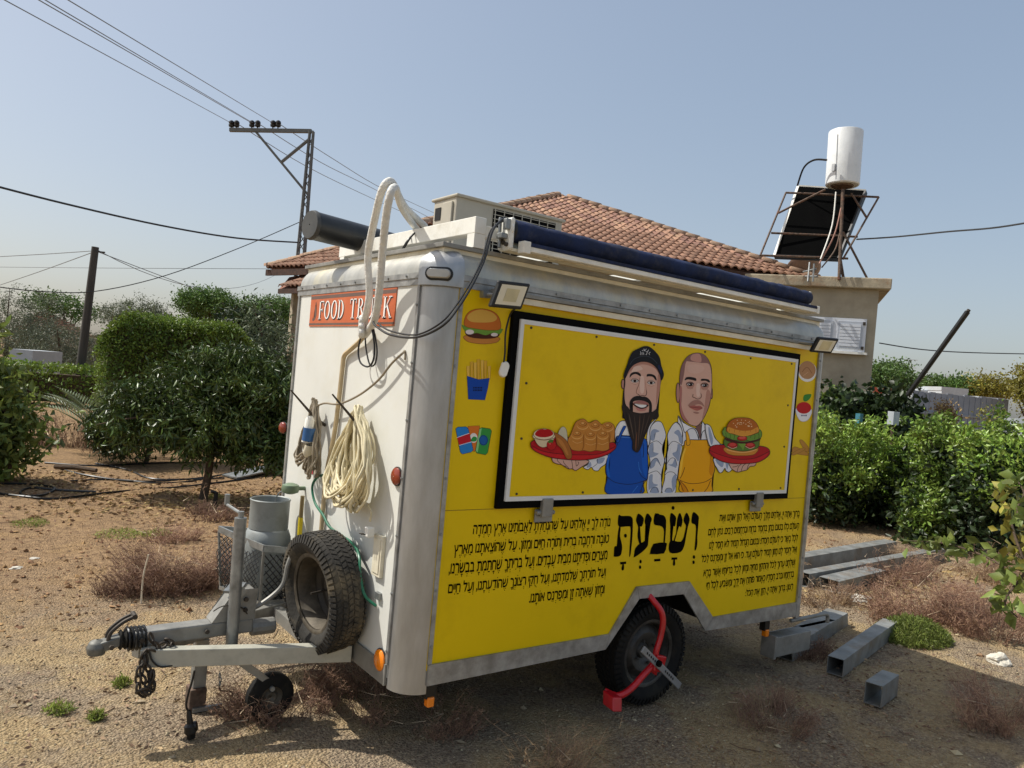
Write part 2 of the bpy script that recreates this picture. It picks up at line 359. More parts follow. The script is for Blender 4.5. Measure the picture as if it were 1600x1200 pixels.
def pill(o, X, n_, Z, w_, h_, d_, k=10):
    vs = []
    for dd, s_ in ((0, 1), (d_*.6, .97), (d_, .8)):
        for i in range(2*k):
            a = 2*math.pi*i/(2*k); sx = (w_-h_)/2 if math.cos(a) > 0 else -(w_-h_)/2
            vs.append(o+X*(sx+h_/2*math.cos(a)*s_)+Z*(h_/2*math.sin(a)*s_)+n_*dd)
    N = 2*k; fs = [(r*N+i, r*N+(i+1) % N, (r+1)*N+(i+1) % N, (r+1)*N+i) for r in range(2) for i in range(N)]+[tuple(2*N+i for i in range(N))]
    return vs, fs
vs, fs = pill(lo-ldir*.004, tdir, ldir, Vector((0, 0, 1)), .128, .062, .005); MB().add(vs, fs).build('lamp_bezel', M_blackp, cc)
vs, fs = pill(lo, tdir, ldir, Vector((0, 0, 1)), .108, .042, .018); MB().add(vs, fs).build('marker_lamp', M_clear, cc, smooth=True)
# roof slab and lip
MB().box((.045, .045, 2.325), (3.025, 1.685, 2.345)).build('roof_lip', M_galvL, T, bevel=.002)
MB().box((.06, .06, 2.19), (3.0, 1.66, 2.3245)).build('roof', M_cream, T)
# awning gutter / bead under the rail on the yellow side
MB().box((.30, -.030, 2.118), (2.78, -.013, 2.145)).build('gutter_strip', M_cream, T)
MB().box((.28, -.040, 2.149), (2.86, -.0135, 2.165)).build('gutter_bead', M_galvL, T)
mb = MB()
for i in range(12): mb.tube([(.45+i*.215, -.011, 2.193), (.45+i*.215, -.018, 2.193)], .006, 6)
for i in range(8): mb.tube([(-.011, .25+i*.185, 2.193), (-.018, .25+i*.185, 2.193)], .006, 6)
for i in range(7): mb.tube([(-.001, .139, .5+i*.26), (-.013, .139, .5+i*.26)], .006, 6); mb.tube([(.132, -.001, .55+i*.25), (.132, -.013, .55+i*.25)], .007, 6); mb.tube([(2.93, -.012, .5+i*.26), (2.93, -.018, .5+i*.26)], .006, 6)
mb.build('rivet', M_galv, T, kind='stuff')
# floor, wheel boxes, chassis
MB().box((.05, .32, .42), (3.0, 1.68, .47)).box((.05, .04, .42), (1.2, .32, .47)).box((2.08, .04, .42), (3.0, .32, .47)).box((1.2, .04, .72), (2.08, .32, .75)).box((1.17, .04, .47), (1.2, .32, .75)).box((2.08, .04, .47), (2.11, .32, .75)).box((1.2, .32, .47), (2.08, .34, .75)).build('floor_frame', M_dark, T)
MB().box((-.02, .50, .345), (3.1, .56, .415)).box((-.02, 1.17, .345), (3.1, 1.23, .415)).bar((1.61, .2, .29), (1.61, 1.53, .29), .06).build('chassis_rail', M_galvL, T)
# drawbar
MB().bar((-.90, .765, .385), (-.02, .47, .385), .055, .08).build('drawbar_beam', mat('pale_drawbar_steel', '#b9b7a8', .6, .15, var=.15, scale=9, dirt='#7c7565', damt=.6, dscale=9), T, bevel=.004)
MB().bar((-.90, .875, .385), (-.02, 1.25, .385), .055, .08).build('drawbar_beam', M_galvL, T, bevel=.004)
MB().bar((-.14, .53, .385), (-.14, 1.18, .385), .05, .06).build('drawbar_brace', M_galvL, T)
# overrun coupling
cp = MB(); cp.bar((-.93, .82, .458), (-.40, .82, .465), .085, .07)
cp.add([(-.60, .77, .50), (-.40, .77, .50), (-.40, .77, .64), (-.50, .77, .64), (-.60, .87, .50), (-.40, .87, .50), (-.40, .87, .64), (-.50, .87, .64)], [(0, 3, 2, 1)[::-1], (4, 5, 6, 7)[::-1], (0, 4, 7, 3), (3, 7, 6, 2), (2, 6, 5, 1)])
cp.tube([(-.40, .82, .44), (-.28, .82, .44)], .04, 12)
cpl = cp.build('coupling_body', M_galvL, T, bevel=.008)
MB().lathe((-.985, .82, .455), (1, 0, 0), [(0, .036), (.008, .046), (.018, .034), (.028, .046), (.038, .034), (.048, .046), (.06, .036)], 16).build('rubber_bellows', M_rubber, cpl, smooth=True)
MB().bar((-1.06, .82, .437), (-.975, .82, .458), .06, .045).lathe((-1.07, .82, .405), (0, 0, 1), [(0, .035), (.03, .042), (.055, .03), (.065, .005)], 14).build('coupling_head', mat('grey_cast_steel', '#77766f', .55, .35, var=.2, scale=14), cpl, smooth=True, bevel=.006)
for bx_, bz_ in ((-1.02, .445), (-.90, .46), (-.62, .465), (-.45, .60), (-.45, .55)): MB().tube([(bx_, .768, bz_), (bx_, .756, bz_)], .011, 6).build('bolt', M_chain, cpl)
MB().tube(smoothpts([(-.60, .76, .56), (-.56, .745, .585), (-.48, .75, .57), (-.44, .76, .53)]), .003).build('release_wire', M_chain, cpl)
MB().tube(smoothpts([(-1.03, .80, .465), (-1.02, .80, .50), (-.975, .80, .54), (-.93, .80, .56)]), .009).tube(smoothpts([(-1.03, .84, .465), (-1.02, .84, .50), (-.975, .84, .54), (-.93, .84, .56)]), .009).tube([(-.93, .79, .56), (-.93, .85, .56)], .012).build('coupling_handle', M_chain, cpl, smooth=True)
MB().tube(smoothpts([(-.46, .80, .52), (-.36, .80, .56), (-.27, .79, .64), (-.25, .79, .74), (-.235, .79, .79)]), [.012]*24+[.016]).build('handbrake_lever', M_galvL, cpl, smooth=True)
MB().bar((-.53, .75, .645), (-.45, .89, .645), .07, .012).bar((-.52, .76, .60), (-.47, .76, .66), .012, .05).build('clamp_bracket', M_galv, cpl)
MB().tube([(-.955+.004*i/3, .82+.052*math.cos(i*.5), .455+.050*math.sin(i*.5)) for i in range(64)], .006, 6).build('wound_cable', M_blackp, cpl, smooth=True)
# jockey wheel
jk = MB().tube([(-.508, .742, .36), (-.515, .745, 1.0)], .028, 16).tube([(-.515, .745, 1.0), (-.515, .745, 1.03)], .014, 8).build('jockey_tube', M_galv, T, smooth=True)
MB().tube([(-.515, .745, 1.02), (-.52, .80, 1.022), (-.53, .93, 1.03)], .008).tube([(-.53, .93, 1.03), (-.53, .93, 1.08)], .013).build('crank_handle', M_galv, jk, smooth=True)
MB().bar((-.50, .74, .34), (-.30, .74, .18), .045, .03).tube([(-.305, .70, .165), (-.305, .79, .165)], .012).build('jockey_fork', M_galv, T)
jw = MB().lathe((-.30, .715, .115), (0, 1, 0), [(0, .055), (0, .10), (.012, .115), (.05, .115), (.062, .10), (.062, .055)], 28).build('jockey_tyre', M_rubber, T, smooth=True)
MB().lathe((-.30, .720, .115), (0, 1, 0), [(.012, .004), (0, .02), (.0, .025), (.014, .035), (.006, .058), (.04, .058), (.04, .01)], 24).build('jockey_rim', M_rim, T, smooth=True)
MB().box((-.60, .985, .11), (-.54, 1.045, .345)).build('support_leg', M_galv, T)
# marker lights
def roundlight(name, p, nrm, r, m, cat_mat=M_blackp, h=.02):
    p = Vector(p); nrm = Vector(nrm)
    o = MB().lathe(p, nrm, [(0, r*1.05), (h*.4, r*1.05), (h*.4, r*.9)], 20).build(name, cat_mat, T)
    MB().lathe(p, nrm, [(h*.3, r*.98), (h*.7, r*.94), (h, r*.75), (h*1.1, .002)], 20).build('lens', m, o, smooth=True)
roundlight('marker_light', (-.001, .19, 1.28), (-1, 0, 0), .042, M_redlens)
roundlight('marker_light', (-.001, .195, .43+.01), (-1, 0, 0), .050, M_amber)
roundlight('marker_light', (-.011, 1.655, 1.35), (-1, -.3, 0), .035, M_redlens)
for x, y in ((.17, .03), (2.66, .03)):
    o = MB().box((x-.025, y-.01, .30), (x+.025, y+.03, .36)).build('lamp_bracket', M_blackp, T)
    MB().box((x-.018, y-.018, .262), (x+.018, y+.018, .308)).build('lens', M_amber, o, bevel=.006)
# wheel of trailer
def wheel(c, ax, R, rr, wd, parent, rimm, tyrem, blocks=56, rows=5, lug=5, holes=16):
    c, ax = Vector(c), Vector(ax).normalized(); h = wd/2
    ty = MB().lathe(c, ax, [(-h*.62, rr), (-h*.75, rr+.01), (-h*.98, rr+(R-rr)*.4), (-h, rr+(R-rr)*.6), (-h*.9, R-.02), (-h*.78, R-.008), (0, R-.004), (h*.78, R-.008), (h*.9, R-.02), (h, rr+(R-rr)*.6), (h*.98, rr+(R-rr)*.4), (h*.75, rr+.01), (h*.62, rr)], 64).build('tyre', tyrem, parent, smooth=True)
    mb = MB(); r1 = ax.orthogonal().normalized(); r2 = ax.cross(r1)
    for k in range(blocks):
        for j in range(rows):
            a = 2*math.pi*(k+(.35 if j % 2 else 0))/blocks; da = 2*math.pi/blocks*.36
            y0 = -h*.86+j*(h*1.72)/rows+.003; y1 = y0+(h*1.72)/rows-.007
            edge = j in (0, rows-1); R1 = R-(.006 if edge else 0)
            sk = da*.5*(1 if j % 2 else -1)
            q = []
            for rad in (R-.016, R1):
                for yy, s_ in ((y0, -1), (y1, 1)):
                    for sg in (-1, 1):
                        ang = a+da*sg+sk*s_; q.append(c+ax*yy+(r1*math.cos(ang)+r2*math.sin(ang))*rad)
            mb.add(q, [(4, 5, 7, 6), (0, 1, 5, 4), (2, 6, 7, 3), (0, 4, 6, 2), (1, 3, 7, 5)])
    for k in range(blocks):     # shoulder lugs on both sidewalls
        for sg in (-1, 1):
            a = 2*math.pi*(k+.2)/blocks; da = 2*math.pi/blocks*.3; q = []
            for (yy, rad) in ((sg*h*.86, R-.008), (sg*h*1.03, R-.045)):
                for s2 in (-1, 1):
                    for dd in (0, .006):
                        ang = a+da*s2; q.append(c+ax*(yy+sg*dd)+(r1*math.cos(ang)+r2*math.sin(ang))*(rad+dd*.5))
            mb.add(q, [(1, 3, 7, 5), (0, 1, 5, 4), (2, 6, 7, 3), (4, 5, 7, 6), (0, 2, 3, 1)])
    mb.build('tyre_tread', tyrem, ty, kind='stuff')
    rm = MB().lathe(c, ax, [(-h*.64, rr-.014), (-h*.70, rr-.006), (-h*.70, rr+.006), (-h*.60, rr+.004), (-h*.55, rr-.016), (-h*.1, rr-.03), (h*.5, rr-.03), (h*.6, rr)], 48).build('rim', rimm, parent, smooth=True)
    return ty, rm
whl = MB().lathe((1.615, .135, .29), (0, 1, 0), [(0, .03), (.06, .03)], 16).build('wheel_hub', M_rimd, T)
c = Vector((1.615, .115, .29))
wheel(c, (0, 1, 0), .29, .185, .17, whl, M_rimd, M_rubber)
mb = MB().lathe(c, (0, 1, 0), [(-.015, .003), (-.02, .035), (-.005, .045), (-.03, .08), (-.035, .11), (0, .15), (.0, .172)], 40)
for k in range(4): a = k*math.pi/2+.4; p = c+Vector((.07*math.cos(a), -.03, .07*math.sin(a))); mb.tube([p, p+Vector((0, -.015, 0))], .009, 6)
mb.build('wheel_disc', M_rimd, whl, smooth=True)
whl2 = MB().lathe((1.615, 1.5, .29), (0, 1, 0), [(0, .03), (.06, .03)], 16).build('wheel_hub', M_rimd, T)
wheel((1.615, 1.60, .29), (0, -1, 0), .29, .185, .17, whl2, M_rimd, M_rubber, rows=3)
MB().lathe((1.615, 1.62, .29), (0, 1, 0), [(.015, .003), (.02, .035), (.03, .08), (.035, .11), (0, .15), (.0, .172)], 40).build('wheel_disc', M_rimd, whl2, smooth=True)
# hatch (serving window, closed flap)
HX0, HX1, HZ0, HZ1 = .4107, 2.6845, 1.160, 2.083
ht = MB().box((HX0+.045, -.034, HZ0+.042), (HX1-.045, -.001, HZ1-.042)).build('serving_hatch', M_yellow, T)
def frame(x0, x1, z0, z1, wd, ya, yb, name, m, par):
    MB().box((x0, ya, z0), (x1, yb, z0+wd)).build(name, m, par); MB().box((x0, ya, z1-wd), (x1, yb, z1)).build(name, m, par)
    MB().box((x0, ya, z0+wd), (x0+wd, yb, z1-wd)).build(name, m, par); MB().box((x1-wd, ya, z0+wd), (x1, yb, z1-wd)).build(name, m, par)
frame(HX0, HX1, HZ0, HZ1, .036, -.026, -.001, 'rubber_seal', M_black, ht)
frame(HX0+.036, HX1-.036, HZ0+.036, HZ1-.036, .021, -.038, -.0012, 'white_frame', mat('white_frame_profile', '#dcdcd8', .4, var=.04), ht)
mb = MB()
for x, z in [(HX0+.10+i*(HX1-HX0-.2)/5, zz) for i in range(6) for zz in (HZ0+.07, HZ1-.07)]+[(xx, HZ0+.07+i*(HZ1-HZ0-.14)/3) for i in (1, 2) for xx in (HX0+.10, HX1-.1)]: mb.tube([(x, -.034, z), (x, -.038, z)], .006, 8)
mb.build('screw_head', M_chain, ht, kind='stuff')
for hx in (.70, 2.373):
    h = MB().box((hx-.055, -.020, 1.085), (hx+.055, -.012, 1.150)).build('hatch_hinge', M_galv, T, bevel=.012)
    MB().box((hx-.032, -.048, 1.115), (hx+.032, -.020, 1.205)).tube([(hx-.055, -.028, 1.135), (hx+.055, -.028, 1.135)], .012).build('hinge_leaf', M_galvL, h, bevel=.004)
zz_ = P(720, 797, 1, 0).z
MB().box((.145, -.0015, zz_-.0012), (2.91, -.0002, zz_+.0012)).build('panel_seam', mat('dark_seam', '#8a6d00', .6), T)  # thin strip in a darker yellow along the panel joint
MB().tube([(1.52, -.0005, 1.087), (1.52, -.01, 1.087)], .011, 10).build('bolt', M_black, T)

# ---- flat print on the trailer side
PM = {}
def pm(h):
    if h not in PM: PM[h] = mat('print_'+h.strip('#'), h, .55, var=.015, scale=3, spec=(.02 if h == '#0b0a0a' else .2))
    return PM[h]
class Print:
    def __init__(s, ybase, ox, oy, sc): s.mb = MB(); s.y = ybase; s.k = 0; s.o = (ox, oy, sc); s.bm = bmesh.new
    def crop(s, ox, oy, sc): s.o = (ox, oy, sc)
    def pt(s, x, y): return P(s.o[0]+x/s.o[2], s.o[1]+y/s.o[2], 1, s.y-.00006*s.k)
    def poly(s, pts, col, sm=True, line=None, lw=1.3, lc='#141019', n=5):
        pp = [(x, y, 0) for x, y in pts]
        if sm: pp = smoothpts(pp, n, True)
        s.k += 1; bm = bmesh.new()
        vs = [bm.verts.new(s.pt(p[0], p[1])) for p in pp]
        f = bm.faces.new(vs); bmesh.ops.triangulate(bm, faces=[f]); bm.verts.index_update()
        s.mb.use(pm(col)); fs = [tuple(v.index for v in f.verts) for f in bm.faces]; s.mb.add([v.co[:] for v in bm.verts], fs); bm.free()
        if line: s.stroke([(p[0], p[1]) for p in pp], lw, lc, sm=False, closed=True)
    def stroke(s, pts, wpx, col='#141019', sm=True, closed=False, taper=False):
        pp = [Vector((x, y, 0)) for x, y in pts]
        if sm: pp = smoothpts(pp, 5, closed)
        s.k += 1; N = len(pp); hw = wpx*s.o[2]/2*.75; vs = []; s.mb.use(pm(col))
        for i in range(N):
            t = (pp[(i+1) % N]-pp[i-1]) if closed else (pp[min(i+1, N-1)]-pp[max(i-1, 0)])
            t = t.normalized() if t.length else Vector((1, 0, 0)); nr = Vector((-t.y, t.x, 0))*hw
            if taper: nr *= max(.15, 1-abs(2*i/(N-1)-1)**2)
            vs += [s.pt(*(pp[i]+nr)[:2]), s.pt(*(pp[i]-nr)[:2])]
        M = N if closed else N-1
        s.mb.add(vs, [(2*i, 2*i+1, 2*((i+1) % N)+1, 2*((i+1) % N)) for i in range(M)])
    def dot(s, x, y, r, col, ry=None, k=10): s.poly([(x+r*math.cos(2*math.pi*i/k), y+(ry or r)*math.sin(2*math.pi*i/k)) for i in range(k)], col, sm=False)
    def ell(s, x, y, rx, ry, col, line=None, lw=1.2, k=20, lc='#141019'): s.poly([(x+rx*math.cos(2*math.pi*i/k), y+ry*math.sin(2*math.pi*i/k)) for i in range(k)], col, sm=False, line=line, lw=lw, lc=lc)
    def done(s, name, par): return s.mb.build(name, None, par)
SK, SK2, SK3 = '#d8ab98', '#b98675', '#e6c3b2'
WH, SH = '#e6e6ea', '#9aa7c0'
# --- man with cap and beard, blue apron
p = Print(-.0345, 930, 640, 8.57)
p.poly([(265, 330), (275, 250), (330, 165), (400, 150), (450, 200), (520, 500), (290, 480)], WH, line=1)
p.poly([(330, 190), (360, 170), (420, 180), (440, 240), (420, 330), (300, 350)], '#f4f4f4')
p.poly([(700, 290), (740, 190), (800, 130), (840, 60), (845, 100), (780, 175), (740, 260), (735, 430), (715, 500), (690, 420)], WH, line=1)
p.poly([(735, 430), (735, 260), (790, 175), (850, 155), (900, 190), (945, 320), (940, 380), (905, 480), (900, 560), (930, 690), (900, 800), (885, 900), (880, 1120), (705, 1120), (705, 850), (735, 700), (705, 560), (720, 480)], WH, line=1)
for q in ([(740, 400), (750, 300), (790, 260), (860, 290), (800, 320), (790, 410)], [(715, 620), (730, 480), (780, 450), (775, 560), (850, 590), (760, 640)], [(735, 790), (760, 690), (830, 650), (870, 740), (820, 690), (790, 760)], [(715, 1080), (720, 900), (770, 870), (770, 980), (840, 1010), (740, 1060)], [(740, 1110), (770, 1050), (830, 1040), (850, 1110)]): p.poly(q, SH)
for q in ([(710, 480), (760, 440), (830, 420), (900, 475)], [(735, 780), (750, 700), (820, 650), (875, 750)], [(710, 860), (780, 830), (830, 825), (885, 880)], [(735, 1110), (760, 1055), (820, 1045), (850, 1110)], [(705, 560), (735, 700), (705, 850)]): p.stroke(q, .9)
p.crop(820, 640, 10.667)   # sleeve and hand under the tray
p.poly([(1060, 800), (1400, 760), (1350, 900), (1270, 960), (1220, 1020), (1150, 1010), (1110, 960), (1050, 1000), (980, 960), (1060, 900)], WH, line=1)
p.poly([(1200, 830), (1330, 800), (1300, 880), (1220, 900)], SH); p.poly([(1090, 870), (1110, 940), (1040, 970), (1060, 920)], SH); p.stroke([(1210, 820), (1205, 900), (1130, 960)], .8)
p.crop(930, 640, 8.57)
p.poly([(290, 360), (440, 352), (500, 370), (680, 400), (700, 600), (710, 760), (700, 930), (660, 950), (640, 1000), (620, 1125), (160, 1125), (160, 920), (140, 830), (150, 700), (190, 600), (240, 540), (275, 480)], '#0a4fae', line=1, lw=1.6)
p.poly([(610, 420), (680, 410), (695, 600), (700, 760), (680, 900), (640, 820), (620, 640)], '#0c5cc4'); p.poly([(170, 620), (200, 600), (180, 760), (200, 900), (165, 880), (155, 740)], '#1a66cc')
for q in ([(160, 900), (260, 970), (420, 1000), (560, 985), (700, 935)], [(590, 840), (630, 900), (690, 935)], [(600, 1120), (640, 1010), (690, 940)], [(300, 480), (300, 380)], [(640, 450), (650, 560), (640, 640)]): p.stroke(q, 1.2, '#06204c')
p.stroke([(580, 700), (590, 790), (620, 850)], 1.0, '#3f86e0'); p.stroke([(500, 1110), (540, 1060), (570, 1020)], 1.0, '#3f86e0'); p.stroke([(300, 365), (480, 378)], 1, '#5f9be6')
p.poly([(290, 420), (370, 240), (400, 220), (410, 235), (360, 330), (320, 430), (300, 440)], '#0d55b8', line=1, lw=.9)
# head
p.crop(940, 530, 10)
p.ell(335, 700, 25, 75, SK2, line=1)
p.poly([(355, 640), (350, 720), (335, 850), (325, 1000), (335, 1150), (370, 1250), (850, 1250), (880, 1050), (905, 900), (915, 750), (935, 600), (900, 420), (700, 340), (480, 380), (370, 520)], '#241c1c')
p.poly([(375, 600), (420, 480), (500, 400), (620, 355), (740, 365), (850, 430), (915, 580), (915, 740), (890, 900), (860, 1050), (830, 1130), (700, 1160), (500, 1160), (400, 1060), (365, 960), (358, 800), (372, 700)], SK)
p.poly([(375, 600), (420, 480), (500, 400), (620, 355), (740, 365), (850, 430), (900, 560), (850, 470), (700, 400), (560, 410), (450, 500)], SK2)
p.poly([(880, 560), (915, 600), (912, 760), (880, 920), (850, 1030), (860, 800)], SK2); p.poly([(500, 440), (600, 420), (640, 470), (560, 500), (470, 560)], SK3); p.poly([(600, 600), (660, 590), (665, 800), (630, 850), (600, 800)], SK3)
p.poly([(440, 600), (450, 545), (500, 512), (570, 515), (612, 550), (605, 580), (540, 545), (480, 560)], '#191214')
p.poly([(705, 585), (715, 545), (780, 545), (840, 575), (862, 640), (840, 635), (800, 590), (740, 580)], '#191214')
for ex, ey in ((520, 650), (775, 680)):
    p.ell(ex, ey, 68, 42, SK3); p.ell(ex, ey+2, 52, 21, '#d9d3d0', line=1, lw=.9); p.ell(ex, ey, 24, 22, '#2a130f'); p.stroke([(ex-66, ey+2), (ex-40, ey-28), (ex+8, ey-36), (ex+50, ey-15), (ex+66, ey+10)], .9, '#301a18'); p.stroke([(ex-50, ey+35), (ex, ey+55), (ex+45, ey+42)], .7, SK2)
p.stroke([(600, 600), (585, 700), (550, 790), (545, 840), (575, 865)], .9, '#7a4c40'); p.stroke([(575, 860), (600, 885), (630, 880), (650, 880), (680, 885), (705, 850), (700, 800)], 1.1, '#3b201c'); p.stroke([(680, 640), (690, 740), (705, 800)], .7, SK2)
p.poly([(440, 1100), (440, 980), (490, 910), (560, 885), (630, 895), (700, 905), (755, 950), (785, 1020), (780, 1160), (740, 1160), (745, 1060), (730, 1000), (640, 960), (540, 960), (480, 990), (470, 1060), (490, 1150), (450, 1160)], '#1a1516')
p.poly([(490, 1000), (560, 965), (640, 960), (710, 990), (735, 1020), (680, 1020), (560, 1000)], '#a8706c'); p.poly([(480, 1005), (560, 1010), (640, 1030), (735, 1025), (700, 1070), (620, 1090), (540, 1060)], '#3a1516'); p.poly([(515, 1010), (600, 1022), (700, 1030), (680, 1058), (620, 1068), (560, 1045)], '#eceae8')
p.poly([(545, 1065), (620, 1092), (700, 1075), (690, 1110), (620, 1125), (560, 1110)], '#c4837c')
# beard
p.crop(930, 640, 8.57)
p.poly([(365, -60), (370, 30), (400, 130), (440, 250), (470, 360), (500, 430), (500, 520), (530, 560), (570, 570), (610, 510), (640, 420), (690, 300), (740, 180), (800, 80), (830, -10), (770, 30), (700, 40), (600, 50), (480, 20), (430, -40)], '#2b211f', line=1, lw=.8)
for q, c_ in (([(450, 50), (480, 200), (520, 400)], '#5a4a40'), ([(520, 60), (540, 250), (550, 430)], '#453831'), ([(600, 60), (590, 250), (570, 520)], '#5c4436'), ([(660, 60), (640, 200), (600, 400)], '#4a3a32'), ([(560, 300), (545, 450), (545, 550)], '#7a4d34'), ([(730, 60), (690, 190), (640, 330)], '#453831'), ([(410, 20), (440, 150), (480, 290)], '#17110f')): p.stroke(q, 2.4, c_, taper=True)
# cap (plain emblem of short white strokes)
p.crop(940, 530, 10)
p.poly([(350, 560), (370, 490), (405, 400), (440, 290), (490, 200), (580, 150), (680, 112), (760, 130), (850, 210), (905, 290), (930, 410), (965, 520), (965, 580), (935, 640), (915, 560), (860, 450), (780, 380), (690, 350), (600, 355), (500, 400), (430, 480), (375, 600), (355, 620)], '#12161e', line=1)
p.stroke([(440, 400), (500, 320), (600, 275), (700, 265), (790, 300), (870, 380)], 1.1, '#39404c')
p.poly([(900, 400), (940, 480), (930, 540), (880, 430)], '#17224a')
for q in ([(605, 190), (615, 215), (605, 245)], [(632, 245), (632, 212), (655, 212), (660, 245)], [(655, 165), (680, 185)], [(660, 150), (678, 178), (700, 150)], [(690, 190), (715, 200), (700, 245), (688, 235)], [(735, 165), (715, 200)], [(760, 200), (738, 222), (752, 245)], [(632, 170), (650, 185)]): p.stroke(q, 1.1, '#d2d2d6', sm=False)
p.done('printed_bearded_man', ht)
# --- man with shaved head, yellow apron
p = Print(-.0345, 1030, 650, 9.23)
p.poly([(270, 60), (280, 0), (330, 60), (420, 140), (560, 180), (620, 90), (680, 140), (740, 160), (780, 260), (860, 390), (940, 430), (900, 640), (920, 800), (850, 780), (800, 600), (740, 420), (350, 420), (300, 560), (280, 500)], WH, line=1)
p.poly([(120, 270), (165, 170), (210, 110), (260, 90), (310, 150), (335, 250), (320, 400), (330, 470), (300, 620), (280, 750), (262, 880), (240, 960), (225, 1110), (45, 1110), (80, 900), (80, 800), (110, 760), (80, 640), (125, 500), (130, 400)], WH, line=1)
for q in ([(330, 400), (330, 300), (280, 200), (215, 240), (270, 290), (290, 370)], [(190, 540), (260, 500), (265, 410), (310, 420), (310, 480), (280, 650), (240, 610)], [(130, 700), (190, 690), (230, 610), (250, 740), (200, 730)], [(180, 960), (200, 870), (245, 850), (240, 1000), (205, 1090)], [(85, 1100), (110, 1050), (170, 1050), (190, 1100)]): p.poly(q, SH)
for q in ([(130, 440), (180, 375), (240, 370), (320, 420)], [(110, 690), (170, 610), (230, 620), (258, 720)], [(85, 850), (130, 810), (200, 810), (255, 860)], [(80, 1090), (110, 1045), (170, 1045), (195, 1100)], [(335, 400), (340, 250), (300, 140), (250, 95)]): p.stroke(q, .9)
p.poly([(530, 150), (600, 120), (610, 200), (600, 340), (560, 250)], '#7d5a55')
p.poly([(280, 10), (330, 80), (450, 150), (520, 180), (560, 240), (575, 340), (540, 240), (500, 185), (430, 190), (370, 240), (330, 120)], '#f0f0f4', line=1); p.poly([(600, 340), (620, 240), (660, 205), (690, 215), (700, 200), (640, 100), (620, 90), (608, 200)], '#f0f0f4', line=1)
p.poly([(800, 610), (900, 650), (930, 700), (860, 720), (810, 700)], SH)
p.poly([(385, 350), (560, 345), (740, 352), (750, 430), (770, 560), (800, 700), (800, 780), (770, 880), (760, 1000), (740, 1100), (320, 1100), (300, 960), (270, 915), (285, 760), (300, 650), (330, 560), (360, 430)], '#f0a908', line=1, lw=1.4)
p.poly([(385, 470), (350, 600), (330, 750), (300, 880), (300, 700), (350, 500)], '#ffc83a'); p.poly([(720, 430), (760, 620), (790, 760), (760, 860), (720, 800), (740, 600)], '#d98c00'); p.poly([(320, 960), (380, 1000), (420, 1095), (330, 1095)], '#d98c00')
for q in ([(275, 915), (400, 965), (520, 975), (660, 950), (765, 890)], [(300, 900), (330, 850), (370, 740)], [(300, 930), (380, 1020), (420, 1095)], [(740, 930), (700, 1030), (650, 1095)], [(300, 950), (350, 1090)]): p.stroke(q, 1.1, '#5c1a10')
for q in ([(385, 230), (410, 230), (440, 330), (445, 400), (420, 425), (395, 410), (390, 330)], [(675, 215), (700, 230), (725, 330), (740, 400), (730, 430), (705, 420), (695, 330)]): p.poly(q, '#f2ae1c', line=1, lw=.9)
p.crop(1030, 540, 9.23)
p.ell(272, 680, 28, 145, SK2, line=1); p.ell(757, 690, 14, 80, SK2, line=1)
p.poly([(295, 560), (300, 420), (330, 280), (400, 170), (480, 120), (560, 108), (640, 130), (700, 190), (745, 290), (758, 400), (760, 600), (745, 740), (725, 850), (690, 950), (640, 1050), (590, 1120), (540, 1160), (470, 1150), (400, 1110), (330, 1040), (295, 900), (300, 700)], SK, line=1)
p.poly([(300, 540), (300, 420), (330, 280), (400, 170), (480, 120), (560, 108), (640, 130), (700, 190), (745, 300), (755, 420), (720, 270), (600, 250), (440, 230), (385, 240), (360, 400), (325, 560)], '#8d6660'); p.poly([(480, 130), (560, 115), (600, 150), (600, 240), (480, 220), (450, 180)], '#c79384')
p.poly([(300, 600), (330, 620), (320, 850), (360, 1000), (430, 1110), (340, 1050), (298, 900)], '#b4746b'); p.poly([(690, 640), (745, 700), (720, 850), (680, 960), (620, 1060), (650, 900)], SK2); p.poly([(540, 560), (590, 560), (600, 700), (560, 740), (535, 700)], SK3); p.poly([(420, 280), (600, 280), (650, 340), (560, 400), (430, 380)], '#dcb2a0')
p.poly([(368, 500), (385, 462), (430, 450), (500, 460), (532, 475), (530, 508), (470, 495), (410, 488)], '#1b1416'); p.poly([(605, 508), (610, 480), (670, 480), (715, 490), (735, 525), (715, 530), (670, 508)], '#1b1416')
for ex, ey in ((445, 560), (655, 573)):
    p.ell(ex+2, ey+8, 62, 48, SK2); p.ell(ex, ey, 44, 22, '#cfc5c2', line=1, lw=.9); p.ell(ex+4, ey, 30, 22, '#1b0e0e'); p.dot(ex-8, ey-3, 7, '#ffffff'); p.stroke([(ex-58, ey), (ex-30, ey-30), (ex+20, ey-32), (ex+54, ey-5)], 1.2, '#20120f'); p.stroke([(ex-45, ey+48), (ex+5, ey+66), (ex+45, ey+50)], .8, '#9c6c60')
p.stroke([(490, 700), (485, 740), (510, 750), (550, 770), (590, 760), (610, 730), (600, 690)], 1.1, '#4a2822'); p.stroke([(600, 600), (590, 660), (600, 700)], .7, SK2)
p.poly([(420, 860), (480, 800), (560, 785), (620, 820), (650, 880), (600, 850), (540, 850), (460, 880)], '#a9796c'); p.poly([(435, 882), (500, 862), (540, 868), (590, 868), (625, 900), (580, 930), (540, 938), (490, 920)], '#b2635a'); p.stroke([(430, 885), (500, 890), (560, 898), (625, 902)], .9, '#571f1d'); p.poly([(490, 960), (540, 955), (580, 970), (540, 985)], '#a9796c')
